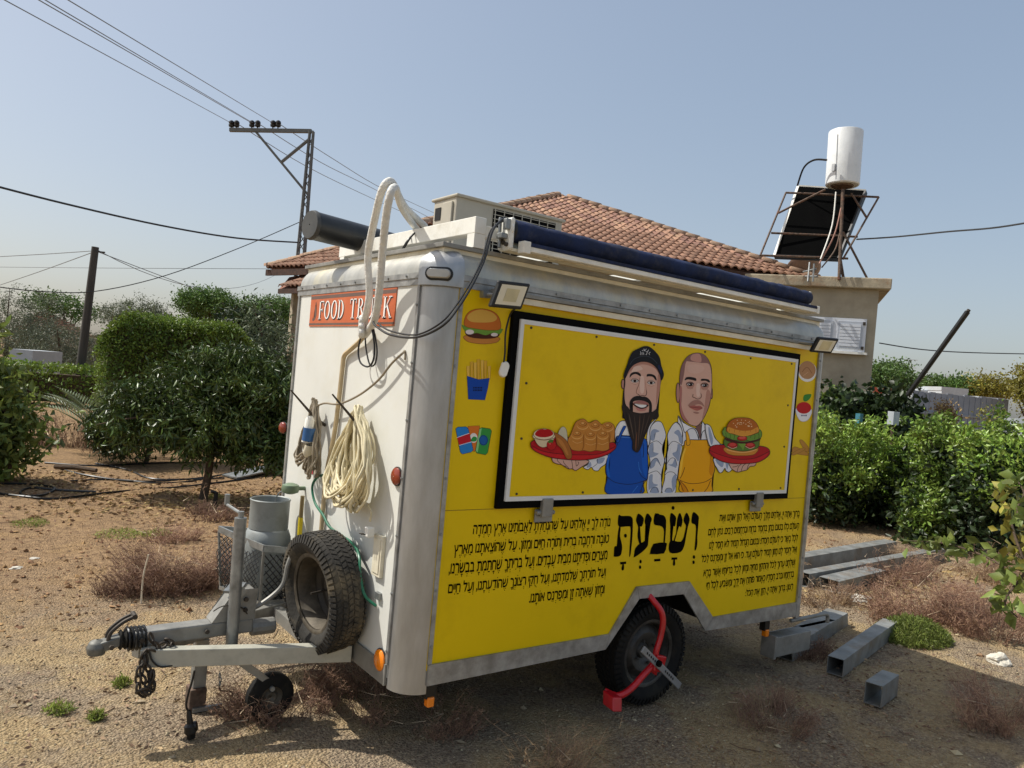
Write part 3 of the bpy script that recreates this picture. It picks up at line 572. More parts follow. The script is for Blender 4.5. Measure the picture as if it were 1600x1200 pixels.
# sleeve + hand right
p.crop(1095, 640, 10.908)
p.poly([(75, 265), (150, 270), (190, 340), (240, 480), (330, 600), (180, 640), (110, 500)], WH, line=1); p.poly([(130, 300), (160, 330), (210, 520), (180, 600), (140, 450)], SH)
p.poly([(230, 830), (480, 900), (530, 1010), (480, 1065), (430, 1040), (410, 1000), (370, 1060), (320, 1075), (270, 990), (240, 940)], WH, line=1); p.poly([(250, 850), (380, 880), (370, 980), (300, 940)], SH); p.poly([(420, 900), (470, 920), (450, 1020)], SH)
p.done('printed_shaved_man', ht)
def tray(p, pts, hi):
    p.poly(pts, '#b3131c', line=1, lw=1.2)
# --- tray on the left with pastries
p = Print(-.0395, 820, 640, 10.667)
p.poly([(460, 800), (560, 770), (860, 820), (1060, 850), (1040, 900), (940, 960), (850, 1015), (790, 985), (740, 990), (680, 960), (620, 920), (540, 905), (470, 870)], SK, line=1)
for q in ([(560, 790), (545, 850), (620, 920), (690, 950)], [(640, 850), (660, 900), (740, 985)], [(780, 840), (790, 900), (800, 985)], [(850, 830), (860, 940), (900, 890), (880, 870)]): p.stroke(q, 1.1, '#3a1c22')
p.poly([(100, 590), (120, 530), (300, 480), (900, 470), (1400, 540), (1490, 550), (1525, 610), (1480, 680), (1350, 760), (1150, 820), (900, 845), (600, 825), (400, 790), (200, 710), (115, 640)], '#b3131c', line=1, lw=1.2)
p.poly([(150, 640), (400, 730), (800, 750), (1200, 740), (1450, 660), (1400, 720), (1150, 800), (880, 825), (600, 805), (380, 765), (200, 700)], '#c81d24'); p.stroke([(120, 600), (300, 690), (600, 740), (900, 755), (1250, 735), (1510, 610)], 1.1, '#4a0a10')
p.poly([(555, 420), (590, 320), (640, 285), (690, 330), (712, 480), (700, 600), (600, 560)], '#cfc6a8', line=1, lw=.8, lc='#6a5c48')
BUN, BUD, BUL = '#c98436', '#9a5a1e', '#e8b064'
p.poly([(715, 520), (760, 420), (810, 300), (860, 200), (980, 155), (1070, 220), (1190, 175), (1290, 250), (1400, 210), (1490, 270), (1500, 400), (1480, 530), (1410, 560), (1400, 660), (1300, 690), (1190, 680), (1090, 700), (980, 680), (900, 690), (790, 670), (740, 600)], BUN, line=1, lw=1, lc='#6b3a16')
for cx, cy in ((965, 240), (1175, 260), (1380, 275), (870, 400), (1095, 415), (1300, 405)):
    p.ell(cx, cy+20, 98, 75, BUL); p.ell(cx, cy+8, 95, 72, BUN); p.ell(cx, cy, 70, 42, BUD); p.ell(cx-4, cy-4, 62, 34, BUN); p.ell(cx, cy-10, 34, 20, BUD); p.ell(cx, cy-14, 26, 15, BUL)
for q in ([(790, 520), (870, 560), (960, 530)], [(1010, 560), (1095, 590), (1190, 560)], [(1215, 560), (1300, 580), (1390, 540)]): p.stroke(q, 1.1, BUL)
for q in ([(980, 420), (985, 600), (960, 670)], [(1195, 430), (1200, 560), (1185, 670)], [(1405, 380), (1410, 550)]): p.stroke(q, 1.1, BUD)
p.poly([(490, 390), (560, 410), (680, 500), (740, 600), (775, 700), (780, 800), (720, 825), (680, 790), (640, 700), (600, 640), (540, 580), (520, 500)], '#a8662c', line=1, lw=.9, lc='#5c2e14'); p.poly([(540, 470), (620, 520), (690, 640), (730, 760), (690, 740), (640, 640), (580, 560)], '#c07c3a')
p.poly([(150, 420), (165, 500), (220, 590), (290, 628), (360, 620), (450, 580), (480, 500), (485, 420)], '#dcc9a2', line=1, lw=.9, lc='#6a4c38'); p.ell(318, 410, 172, 92, '#e7d6b4', line=1, lw=.9, lc='#6a4c38'); p.poly([(170, 410), (210, 350), (280, 325), (340, 330), (400, 325), (460, 370), (472, 410), (420, 445), (320, 462), (220, 450)], '#b50f14'); p.stroke([(160, 480), (320, 510), (480, 480)], 1, '#7a5c46')
p.ell(445, 590, 80, 85, '#bb1c1c', line=1, lw=.7, lc='#5a0a10'); p.poly([(390, 530), (430, 500), (480, 510), (460, 540), (470, 560), (430, 545), (410, 570)], '#4c7a2c'); p.dot(420, 570, 14, '#dd6055')
p.done('printed_pastry_tray', ht)
# --- tray on the right with burger
p = Print(-.0395, 1095, 640, 10.908)
p.poly([(490, 900), (700, 890), (860, 870), (940, 910), (915, 960), (840, 970), (790, 1025), (700, 1050), (620, 1065), (540, 1020), (500, 970)], SK, line=1)
for q in ([(620, 1060), (640, 980), (690, 930)], [(690, 1045), (720, 960), (790, 910)], [(790, 1020), (810, 950), (860, 890)], [(540, 980), (600, 970), (640, 950)]): p.stroke(q, 1.1, '#3a1c22')
p.poly([(145, 700), (165, 640), (240, 605), (400, 600), (700, 590), (1000, 620), (1130, 650), (1178, 710), (1160, 780), (1060, 860), (940, 905), (720, 925), (540, 920), (380, 890), (230, 820), (160, 750)], '#b3131c', line=1, lw=1.2); p.poly([(200, 720), (400, 800), (650, 850), (950, 830), (1140, 740), (1080, 830), (930, 890), (700, 910), (480, 895), (300, 840)], '#c81d24'); p.stroke([(150, 690), (300, 760), (600, 840), (900, 830), (1170, 710)], 1.1, '#4a0a10')
p.poly([(400, 650), (440, 740), (560, 780), (700, 785), (830, 780), (930, 750), (970, 650), (700, 600)], '#d58a34', line=1, lw=.9, lc='#6b3a16'); p.stroke([(440, 680), (600, 720), (780, 725), (950, 680)], 1.4, '#f0c078')
p.poly([(390, 560), (420, 500), (560, 520), (960, 500), (1000, 560), (980, 640), (900, 680), (740, 710), (560, 690), (430, 640)], '#5a7a30', line=1, lw=.8)
for cx in (540, 840): p.ell(cx, 610, 88, 52, '#a71a1a', line=1, lw=.8, lc='#4a0a10'); p.ell(cx, 598, 60, 30, '#d0443c'); p.stroke([(cx-80, 625), (cx, 662), (cx+75, 635)], 1.1, '#efc0a4')
p.poly([(640, 580), (760, 580), (740, 640), (720, 690), (690, 640)], '#7aa03c'); p.poly([(420, 480), (640, 540), (800, 545), (1010, 480), (990, 530), (800, 575), (620, 575), (440, 530)], '#451a14')
p.poly([(365, 380), (380, 350), (420, 300), (520, 380), (700, 400), (900, 370), (1000, 340), (1040, 390), (1030, 470), (960, 510), (880, 530), (820, 535), (740, 500), (620, 520), (560, 520), (480, 490), (390, 450)], '#6f9638', line=1, lw=.9)
for i in range(9): x_ = 420+i*70; p.stroke([(x_, 400), (x_+14, 450), (x_+4, 490+20*math.sin(i))], 1, '#3c5c20')
p.ell(705, 490, 85, 42, '#b9241f', line=1, lw=.8, lc='#5a0a10'); p.ell(705, 478, 60, 24, '#d8564c')
p.poly([(440, 320), (480, 220), (570, 155), (700, 138), (830, 150), (920, 200), (980, 290), (990, 380), (930, 410), (880, 430), (830, 445), (780, 440), (700, 460), (640, 440), (560, 420), (500, 400), (440, 370)], '#b8641c', line=1, lw=1, lc='#5a240c')
p.poly([(450, 330), (480, 300), (600, 340), (720, 360), (860, 350), (970, 300), (985, 370), (920, 405), (830, 440), (700, 455), (560, 415), (470, 390)], '#e09a38')
for i in range(6): p.stroke([(480+i*92, 380+12*(i % 2)), (490+i*90, 330)], .9, '#b8641c')
for i in range(26): a = rnd.random()*math.pi; r_ = .35+.6*rnd.random(); p.dot(710+250*r_*math.cos(a), 300-140*r_*math.sin(a), 9, '#f4dcae', 7, k=6)
p.done('printed_burger_tray', ht)
# --- small stickers at the left of the hatch
p = Print(-.0010, 690, 450, 3.636)
p.poly([(125, 275), (180, 270), (320, 280), (325, 300), (300, 312), (230, 318), (150, 305)], '#c8843c', lc='#7c4a1c', line=1, lw=.8)
p.poly([(130, 240), (150, 230), (300, 245), (330, 265), (300, 285), (220, 288), (150, 275)], '#4a2314'); p.poly([(115, 205), (140, 215), (330, 230), (345, 240), (330, 262), (290, 255), (250, 268), (200, 255), (160, 262), (125, 235)], '#6f9b3a'); p.ell(160, 250, 24, 14, '#e8dcd8'); p.ell(300, 265, 20, 10, '#e8dcd8')
p.poly([(132, 215), (135, 165), (165, 130), (220, 118), (285, 130), (325, 165), (335, 230), (280, 240), (200, 232)], '#c9702a', lc='#7c4a1c', line=1, lw=.8); p.poly([(145, 165), (175, 135), (225, 122), (285, 138), (315, 170), (290, 192), (220, 196), (165, 190)], '#dcae50')
p.done('printed_small_burger', T)
p = Print(-.0010, 690, 450, 3.636)
for i, (x_, t_) in enumerate(((142, 445), (162, 420), (182, 425), (200, 405), (222, 412), (240, 415), (262, 445))): p.poly([(x_, t_), (x_+18, t_-3), (x_+(16 if i < 4 else 14), 520), (x_+4, 520)], '#e3b23a' if i % 2 else '#eec254', sm=False, line=1, lw=.6, lc='#a9741c')
p.poly([(145, 500), (210, 520), (272, 512), (262, 570), (246, 636), (152, 632)], '#0f47a8', sm=False, line=1, lw=.6, lc='#0a2c66')
for y_ in (562, 576):
    for i in range(6): p.poly([(180+i*9, y_), (186+i*9, y_), (185+i*9, y_+9), (179+i*9, y_+9)], '#08183a', sm=False)
p.done('printed_fries', T)
p = Print(-.0010, 690, 450, 3.636)
p.poly([(150, 785), (215, 782), (222, 900), (185, 930), (150, 900)], '#e07a28', sm=False, line=1, lw=.6); p.ell(182, 852, 22, 28, '#f0ece4'); p.poly([(165, 870), (180, 845), (200, 850), (195, 870)], '#2f9b48')
p.poly([(80, 800), (92, 790), (140, 788), (152, 800), (180, 920), (168, 932), (118, 944), (106, 932)], '#2a86d0', sm=False, line=1, lw=.8); p.poly([(88, 852), (158, 826), (168, 872), (100, 892)], '#c81e2c', sm=False); p.stroke([(86, 850), (158, 825)], 1, '#f4f4f4', sm=False); p.stroke([(100, 894), (170, 874)], 1, '#f4f4f4', sm=False)
p.poly([(215, 800), (228, 793), (276, 800), (284, 812), (262, 935), (250, 948), (200, 938), (192, 925)], '#3a9a44', sm=False, line=1, lw=.8); p.poly([(215, 802), (228, 796), (205, 935), (194, 924)], '#8fd08a', sm=False); p.ell(238, 865, 26, 30, '#17457e'); p.ell(238, 865, 20, 24, '#1f5fa8')
p.done('printed_drink_cans', T)
p = Print(-.0010, 1100, 520, 2.609)
p.ell(421, 158, 38, 42, '#f0eee8'); p.ell(421, 152, 34, 37, '#b98a60'); p.stroke([(400, 160), (420, 140), (440, 165)], 1.2, '#8a5c38'); p.stroke([(405, 175), (425, 160)], 1, '#d8ab80')
p.done('printed_bread', T)
p = Print(-.0010, 1100, 520, 2.609)
p.poly([(376, 308), (438, 312), (428, 350), (405, 362), (385, 350)], '#f0eef0', lc='#a8a8b0', line=1, lw=.6); p.ell(407, 306, 30, 24, '#c01820'); p.poly([(405, 275), (408, 255), (425, 250), (438, 252), (430, 270), (415, 280)], '#3c8a34')
for i in range(5): p.poly([(396+i*5, 334), (399+i*5, 334), (399+i*5, 340), (396+i*5, 340)], '#24306a', sm=False)
p.done('printed_dip_bowl', T)
p = Print(-.0010, 1100, 520, 2.609)
for q in ([(360, 475), (375, 465), (425, 490), (420, 500), (365, 490)], [(390, 442), (402, 438), (428, 470), (425, 485), (410, 478)], [(358, 492), (400, 470), (412, 475), (370, 498)]): p.poly(q, '#c08a3a', line=1, lw=.6, lc='#85561e')
p.done('printed_sticks', T)
# --- large Hebrew title
BK = '#0b0a0a'
p = Print(-.0010, 955, 785, 10.667)
p.poly([(110, 350), (120, 230), (142, 205), (170, 225), (300, 225), (345, 250), (362, 310), (355, 560), (335, 780), (318, 890), (300, 880), (318, 600), (322, 430), (290, 400), (160, 410), (130, 400)], BK, n=3)
p.poly([(135, 400), (158, 420), (148, 560), (180, 700), (180, 800), (150, 890), (50, 905), (45, 860), (55, 740), (105, 710), (108, 540)], BK, n=3)
p.ell(238, 555, 24, 32, BK)
p.poly([(415, 310), (425, 240), (458, 185), (535, 250), (540, 320), (510, 400), (470, 405), (478, 520), (498, 640), (500, 675), (470, 690), (438, 560), (450, 420)], BK, n=3)
p.poly([(558, 300), (600, 182), (668, 250), (672, 310), (630, 400), (620, 640), (600, 740), (500, 840), (385, 915), (382, 880), (400, 770), (470, 690), (560, 640), (600, 540), (612, 420), (570, 370)], BK, n=3)
p.poly([(708, 320), (720, 220), (742, 180), (780, 200), (870, 215), (910, 270), (916, 380), (895, 670), (870, 675), (880, 480), (840, 400), (730, 375)], BK, n=3)
p.poly([(645, 850), (705, 690), (915, 672), (915, 720), (880, 850), (650, 862)], BK, n=2)
p.poly([(978, 280), (1000, 175), (1078, 240), (1078, 320), (1062, 400), (1008, 390), (1005, 500), (1018, 660), (985, 680), (985, 400)], BK, n=3)
p.poly([(975, 835), (985, 640), (1160, 655), (1225, 520), (1250, 400), (1205, 300), (1255, 170), (1308, 270), (1290, 370), (1250, 500), (1230, 680), (1160, 825)], BK, n=3)
p.poly([(1098, 300), (1142, 175), (1190, 290), (1165, 415), (1130, 405), (1055, 660), (1035, 655), (1115, 400)], BK, n=3)
p.poly([(1338, 290), (1370, 160), (1455, 230), (1458, 300), (1430, 390), (1438, 660), (1420, 770), (1398, 805), (1390, 770), (1405, 600), (1410, 390), (1350, 350)], BK, n=3)
p.ell(1032, 92, 24, 32, BK)
for q in ([(148, 995), (250, 985), (250, 1025), (150, 1035)], [(718, 945), (820, 938), (820, 978), (718, 985)], [(1005, 920), (1102, 915), (1102, 952), (1005, 958)]): p.poly(q, BK, sm=False)
p.poly([(190, 1030), (210, 1030), (214, 1110), (190, 1135), (172, 1110)], BK, n=3); p.poly([(1042, 950), (1060, 950), (1068, 1030), (1046, 1058), (1028, 1030)], BK, n=3)
for x_, y_ in ((490, 985), (482, 1080), (1380, 910), (1374, 998)): p.ell(x_, y_, 19, 30, BK)
p.done('hebrew_title', T)
# --- Hebrew text blocks: glyph outlines from Blender's own fonts, laid out right to left
from mathutils.geometry import tessellate_polygon
_fc = bpy.data.curves.new('glyph', 'FONT'); _fo = bpy.data.objects.new('glyph', _fc); C.objects.link(_fo); _fc.resolution_u = 2; _fc.fill_mode = 'NONE'
GL = {}
def glyph(ch):
    """fill the outline loops of one letter; returns (list of (points, triangles)), width"""
    if ch in GL: return GL[ch]
    _fc.body = ch; _fc.update_tag(); bpy.context.view_layer.update(); dg = bpy.context.evaluated_depsgraph_get(); m_ = _fo.evaluated_get(dg).to_mesh()
    co = [tuple(v.co)[:2] for v in m_.vertices]; nb = {}
    for e in m_.edges: a, b = e.vertices; nb.setdefault(a, []).append(b); nb.setdefault(b, []).append(a)
    _fo.evaluated_get(dg).to_mesh_clear(); seen = set(); loops = []
    for k in range(len(co)):
        if k in seen or k not in nb: continue
        lp_ = [k]; seen.add(k); cur = k
        while True:
            nx_ = [q for q in nb[cur] if q not in seen]
            if not nx_: break
            cur = nx_[0]; seen.add(cur); lp_.append(cur)
        loops.append([co[q] for q in lp_])
    def inside(p, L_):
        c_ = False
        for q in range(len(L_)):
            (x1, y1), (x2, y2) = L_[q-1], L_[q]
            if (y1 > p[1]) != (y2 > p[1]) and p[0] < (x2-x1)*(p[1]-y1)/(y2-y1)+x1: c_ = not c_
        return c_
    holes = {}
    for a in range(len(loops)):
        for b in range(len(loops)):
            if a != b and all(inside(p, loops[b]) for p in loops[a]): holes[a] = b
    x0 = min(p[0] for l_ in loops for p in l_); x1 = max(p[0] for l_ in loops for p in l_); parts = []
    for a in range(len(loops)):
        if a in holes: continue
        grp = [[Vector((p[0]-x0, p[1], 0)) for p in loops[a]]]+[[Vector((p[0]-x0, p[1], 0)) for p in loops[h]] for h, b in holes.items() if b == a]
        parts.append(([(v.x, v.y) for g_ in grp for v in g_], [tuple(t) for t in tessellate_polygon(grp)]))
    GL[ch] = (parts, None, x1-x0); return GL[ch]
def q_(x, y, w_, h_): return [(x-w_/2, y-h_/2), (x+w_/2, y-h_/2), (x+w_/2, y+h_/2), (x-w_/2, y+h_/2)]
def marks(ch, wd):
    c_ = wd/2; D = .075; y = -.12
    return {'\u05B0': [q_(c_, y, D, D), q_(c_, y-.14, D, D)], '\u05B1': [q_(c_+.1, y, D, D), q_(c_+.1, y-.14, D, D), q_(c_-.12, y, D, D), q_(c_-.02, y, D, D), q_(c_-.07, y-.12, D, D)],
            '\u05B2': [q_(c_+.12, y, D, D), q_(c_+.12, y-.14, D, D), q_(c_-.08, y, .2, .06)], '\u05B3': [q_(c_+.12, y, D, D), q_(c_+.12, y-.14, D, D), q_(c_-.08, y, .2, .06), q_(c_-.08, y-.1, .06, .12)],
            '\u05B4': [q_(c_, y, D, D)], '\u05B5': [q_(c_-.08, y, D, D), q_(c_+.08, y, D, D)], '\u05B6': [q_(c_-.09, y, D, D), q_(c_+.09, y, D, D), q_(c_, y-.12, D, D)],
            '\u05B7': [q_(c_, y, .24, .06)], '\u05B8': [q_(c_, y, .24, .06), q_(c_, y-.1, .07, .13)], '\u05B9': [q_(.02, .72, D, D)], '\u05BB': [q_(c_-.1, y, D, D), q_(c_, y-.07, D, D), q_(c_+.1, y-.14, D, D)],
            '\u05BC': [q_(c_-.03, .29, D, D)], '\u05C1': [q_(wd-.03, .72, D, D)], '\u05C2': [q_(.04, .72, D, D)]}.get(ch, [])
def hline(text, ru, rv, lu, lv, top_u, top_v, name, marked=True):
    """one line of print: right end (ru,rv) and left end (lu,lv) of the baseline, top of the right-hand letter"""
    a = P(ru, rv, 1, -.0012); b_ = P(lu, lv, 1, -.0012); t_ = P(top_u, top_v, 1, -.0012)
    z = (a.z+b_.z)/2; hgt = (t_.z-a.z); sc = hgt/.592; items = []; x = 0
    for ch in text:
        if ch == ' ': x += .26; continue
        if '\u0591' <= ch <= '\u05C7':
            if items and marked: items[-1][2].append(ch)
            continue
        g = glyph(ch); x += g[2]; items.append([ch, x, []]); x += .065
    tot = x-.065; sx = (a.x-b_.x)/tot; mb = MB(); mb.use(pm(BK))
    for ch, xx, mk in items:
        vs, fs, wd = GL[ch]; X0 = a.x-xx*sx
        for lay, (vp, tri) in enumerate(vs):      # a second, slightly lower impression gives the heavy bars of the lettering
            mb.add([(X0+vx*sx, -.0012-.00004*lay, z+vy*sc) for vx, vy in vp], tri)
            mb.add([(X0+vx*sx+.012*sx, -.00136-.00004*lay, z+(vy*.97-.035)*sc) for vx, vy in vp], tri)
        for m_ in mk:
            if m_ == '\u05BC': continue
            for q in marks(m_, wd): mb.add([(X0+vx*sx, -.0012, z+vy*sc) for vx, vy in q], [(0, 1, 2, 3)])
    return mb.build(name, None, T)
LB = ['נוֹדֶה לְּךָ יְיָ אֱלֹהֵינוּ עַל שֶׁהִנְחַלְתָּ לַאֲבוֹתֵינוּ אֶרֶץ חֶמְדָּה', 'טוֹבָה וּרְחָבָה בְּרִית וְתוֹרָה חַיִּים וּמָזוֹן. עַל שֶׁהוֹצֵאתָנוּ מֵאֶרֶץ', 'מִצְרַיִם וּפְדִיתָנוּ מִבֵּית עֲבָדִים. וְעַל בְּרִיתְךָ שֶׁחָתַמְתָּ בִּבְשָׂרֵנוּ,', 'וְעַל תּוֹרָתְךָ שֶׁלִּמַּדְתָּנוּ, וְעַל חֻקֵּי רְצוֹנְךָ שֶׁהוֹדַעְתָּנוּ, וְעַל חַיִּים', 'וּמָזוֹן שֶׁאַתָּה זָן וּמְפַרְנֵס אוֹתָנוּ.']
for t_, (ru, rv, lu, lv, tv) in zip(LB, ((953, 822.5, 739, 833, 810.5), (951, 848, 709, 865, 836), (948.5, 874, 701, 895, 861), (946, 900, 700, 926, 888.5), (944, 927, 826.5, 940.5, 915))): hline(t_, ru, rv, lu, lv, ru, tv, 'hebrew_text_line')
RB = ['בָּרוּךְ אַתָּה יְיָ, אֱלֹהֵינוּ מֶלֶךְ הָעוֹלָם הָאֵל הַזָּן אוֹתָנוּ וְאֶת', 'הָעוֹלָם כֻּלּוֹ בְּטוּבוֹ בְּחֵן בְּחֶסֶד בְּרֶוַח וּבְרַחֲמִים רַבִּים. נֹתֵן לֶחֶם', 'לְכָל בָּשָׂר כִּי לְעוֹלָם חַסְדּוֹ: וּבְטוּבוֹ הַגָּדוֹל תָּמִיד לֹא חָסַר לָנוּ', 'וְאַל יֶחְסַר לָנוּ מָזוֹן תָּמִיד לְעוֹלָם וָעֶד. כִּי הוּא אֵל זָן וּמְפַרְנֵס לַכֹּל', 'וְשֻׁלְחָנוֹ עָרוּךְ לַכֹּל וְהִתְקִין מִחְיָה וּמָזוֹן לְכָל בְּרִיּוֹתָיו אֲשֶׁר בָּרָא', 'בְּרַחֲמָיו וּבְרֹב חֲסָדָיו כָּאָמוּר פּוֹתֵחַ אֶת יָדֶךָ וּמַשְׂבִּיעַ לְכָל חַי', 'רָצוֹן: בָּרוּךְ אַתָּה יְיָ, הַזָּן אֶת הַכֹּל:']
for t_, (ru, rv, lu, lv, tv) in zip(RB, ((1249, 807.5, 1124, 812.5, 799), (1248, 827, 1106.6, 834.5, 818.5), (1246, 846, 1108, 855, 837.5), (1244.4, 864.5, 1096, 876, 856), (1242, 884, 1099, 898.5, 875.5), (1240, 903, 1103.6, 917.5, 894.5), (1238.6, 921.5, 1164.6, 929.5, 913.5))): hline(t_, ru, rv, lu, lv, ru, tv, 'hebrew_text_line')
bpy.data.objects.remove(_fo); bpy.data.curves.remove(_fc)
# --- orange FOOD TRUCK sign on the front panel
SY0, SY1, SZ0, SZ1 = 1.41, .352, 1.966, 2.149
sg = MB().box((-.0045, SY1, SZ0), (-.0005, SY0, SZ1)).build('food_truck_sign', mat('orange_sign', '#c4602f', .45, var=.05, scale=4, dirt='#c98a66', damt=.5, dscale=5), T)
brn = mat('brown_print', '#6a5348', .5, var=.1); wpr = mat('white_print', '#f4f2ec', .5, var=.02); bpr = mat('dark_print', '#3d2b26', .5, var=.05)
SW, SHT = SY0-SY1, SZ1-SZ0
def sgp(u, v, k): return (-.0046-.0003*k, SY0-u*SW, SZ0+v*SHT)
mb = MB()
for a, b_ in ((.85, .95), (.04, .10)): mb.add([sgp(0, a, 1), sgp(1, a, 1), sgp(1, b_, 1), sgp(0, b_, 1)], [(0, 1, 2, 3)])
bt = [(.045, .30), (.04, .20), (.055, .16), (.08, .22), (.095, .35), (.092, .5), (.085, .6), (.078, .66), (.082, .72), (.076, .78), (.07, .72), (.073, .64), (.065, .58), (.062, .45), (.068, .3), (.058, .22), (.05, .24)]
bm = bmesh.new(); vs = [bm.verts.new(sgp(x, y, 1)) for x, y in bt]; f = bm.faces.new(vs); bmesh.ops.triangulate(bm, faces=[f]); bm.verts.index_update(); mb.add([v.co[:] for v in bm.verts], [tuple(v.index for v in f.verts) for f in bm.faces]); bm.free()
mb.build('printed_band', brn, sg)
def letters(k, dx, dz, m, name, ex):
    mbx = [MB()]
    def Q(pts): mbx[0].add([sgp(ox+x*wd+dx, .22+y*.56+dz, k) for x, y in pts], [tuple(range(len(pts)))])
    def hb(x0, x1, y, t=.05): Q([(x0-ex, y-t/2-ex/2), (x1+ex, y-t/2-ex/2), (x1+ex, y+t/2+ex/2), (x0-ex, y+t/2+ex/2)])
    def vb(x, y0, y1, t=.16): Q([(x-t/2-ex, y0-ex/2), (x+t/2+ex, y0-ex/2), (x+t/2+ex, y1+ex/2), (x-t/2-ex, y1+ex/2)])
    def ring(cx, cy, rx, ry, a0, a1, t0, t1):
        N_ = 18
        for i in range(N_):
            qq = []
            for (ii, inner) in ((i, 0), (i+1, 0), (i+1, 1), (i, 1)):
                a = R_(a0+(a1-a0)*ii/N_); s_ = -1 if inner else 1
                qq.append((cx+(rx+s_*(t0/2+ex))*math.cos(a), cy+(ry+s_*(t1/2+ex/2))*math.sin(a)))
            Q(qq)
    def dg(x0, y0, x1, y1, t): Q([(x0-t/2-ex, y0), (x0+t/2+ex, y0), (x1+t/2+ex, y1), (x1-t/2-ex, y1)])
    def serif(x, y): hb(x-.2, x+.2, y, .045)
    wd = .080
    for ch, ox in zip('FOODTRUCK', (.118, .195, .285, .373, .515, .605, .700, .790, .880)):
        mbx[0] = MB()
        if ch == 'F': vb(.25, 0, 1); hb(.2, .85, .975); hb(.3, .65, .52); vb(.84, .76, .98, .05); vb(.66, .42, .62, .05); serif(.25, .02)
        if ch == 'O': ring(.5, .5, .38, .47, 0, 360, .17, .06)
        if ch == 'D': vb(.2, 0, 1); ring(.3, .5, .5, .475, -90, 90, .17, .05); serif(.2, .02); serif(.2, .98)
        if ch == 'T': vb(.5, 0, 1); hb(.08, .92, .975); vb(.08, .76, .98, .05); vb(.92, .76, .98, .05); serif(.5, .02)
        if ch == 'R': vb(.2, 0, 1); ring(.35, .76, .33, .22, -90, 90, .15, .05); hb(.2, .4, .98); hb(.2, .4, .53); dg(.9, .03, .5, .53, .16); serif(.2, .02); hb(.82, 1.02, .02)
        if ch == 'U': vb(.2, .25, 1); vb(.85, .25, 1, .07); ring(.52, .27, .32, .25, 180, 360, .12, .06); serif(.2, .98); serif(.85, .98)
        if ch == 'C': ring(.52, .5, .4, .47, 45, 315, .17, .06); vb(.82, .7, .95, .05)
        if ch == 'K': vb(.2, 0, 1); dg(.3, .45, .85, .98, .07); dg(.95, .02, .45, .6, .17); serif(.2, .02); serif(.2, .98); serif(.85, .98); hb(.8, 1.1, .02)
        mbx[0].build(name, m, sg)
letters(2, .008, -.03, bpr, 'letter_shadow', .02); letters(3, 0, 0, wpr, 'letter', .0)
# small parts on the front: switch box, regulator, holder plates
MB().box((-.02, .25, .80), (-.0005, .335, .99)).box((-.024, .262, .815), (-.02, .323, .975)).build('socket_plate', M_cream, T, bevel=.004)
MB().box((-.018, .245, .70), (-.0005, .285, .73)).build('latch', M_galv, T)
rg = MB().lathe((-.085, 1.27, 1.045), (0, 0, 1), [(-.03, .02), (-.02, .045), (0, .05), (.02, .045), (.03, .02)], 16, True).tube([(-.085, 1.27, 1.045), (0, 1.27, 1.045)], .012).build('gas_regulator', mat('green_regulator', '#75876d', .5, .3, var=.1), T, smooth=True)
MB().tube([(-.05, 1.17, 1.02), (-.05, 1.17, .9)], .012).build('brass_fitting', mat('dull_brass', '#8a7a55', .45, .6), rg); MB().tube([(-.05, 1.17, .9), (-.05, 1.165, .70)], .014).build('yellow_sleeve', mat('yellow_sleeve', '#d8c01c', .5), rg)
MB().box((-.003, 1.17, 1.14), (-.0005, 1.30, 1.165)).build('red_label', mat('red_label', '#c94b56', .5), T)
# rear bumper step
MB().box((2.72, -.02, .13), (3.10, .08, .26)).box((2.70, -.025, .12), (2.72, .085, .27)).tube(smoothpts([(2.88, .0, .345), (3.15, .0, .345), (3.30, .0, .34), (3.32, .0, .28)]), .014).build('rear_step_bar', M_galvL, T, bevel=.006)

# ------------------------------------------------------------------ floodlights (bolted to the trailer)
def flood(c, X, Z, w_, h_, arm):
    c, X, Z = Vector(c), Vector(X).normalized(), Vector(Z).normalized(); n_ = X.cross(Z).normalized()
    if n_.y > 0: n_ = -n_
    fl = MB().obox(c-X*w_/2-Z*h_/2, X*w_, Z*h_, -n_*.028).build('floodlight', M_blackp, T, bevel=.008)
    MB().obox(c-X*(w_/2-.016)-Z*(h_/2-.016)+n_*.0005, X*(w_-.032), Z*(h_-.032), n_*.002).build('light_face', M_lampf, fl)
    MB().obox(c-X*.035-Z*.03+n_*.003, X*.07, Z*.06, n_*.001).build('led_plate', mat('led_plate', '#d6c89c', .4), fl)
    MB().tube([c-n_*.03, Vector(arm)], .009).bar(Vector(arm)-X*.02, Vector(arm)+X*.02, .03).build('bracket', M_galv, fl)
flood((.297, -.15, 2.133), (1, 0, .05), (.27, -.08, 1), .170, .125, (.25, -.015, 2.135))
flood((2.735, -.16, 2.145), (.93, -.37, .02), (.22, -.35, 1), .150, .105, (2.62, -.015, 2.16))


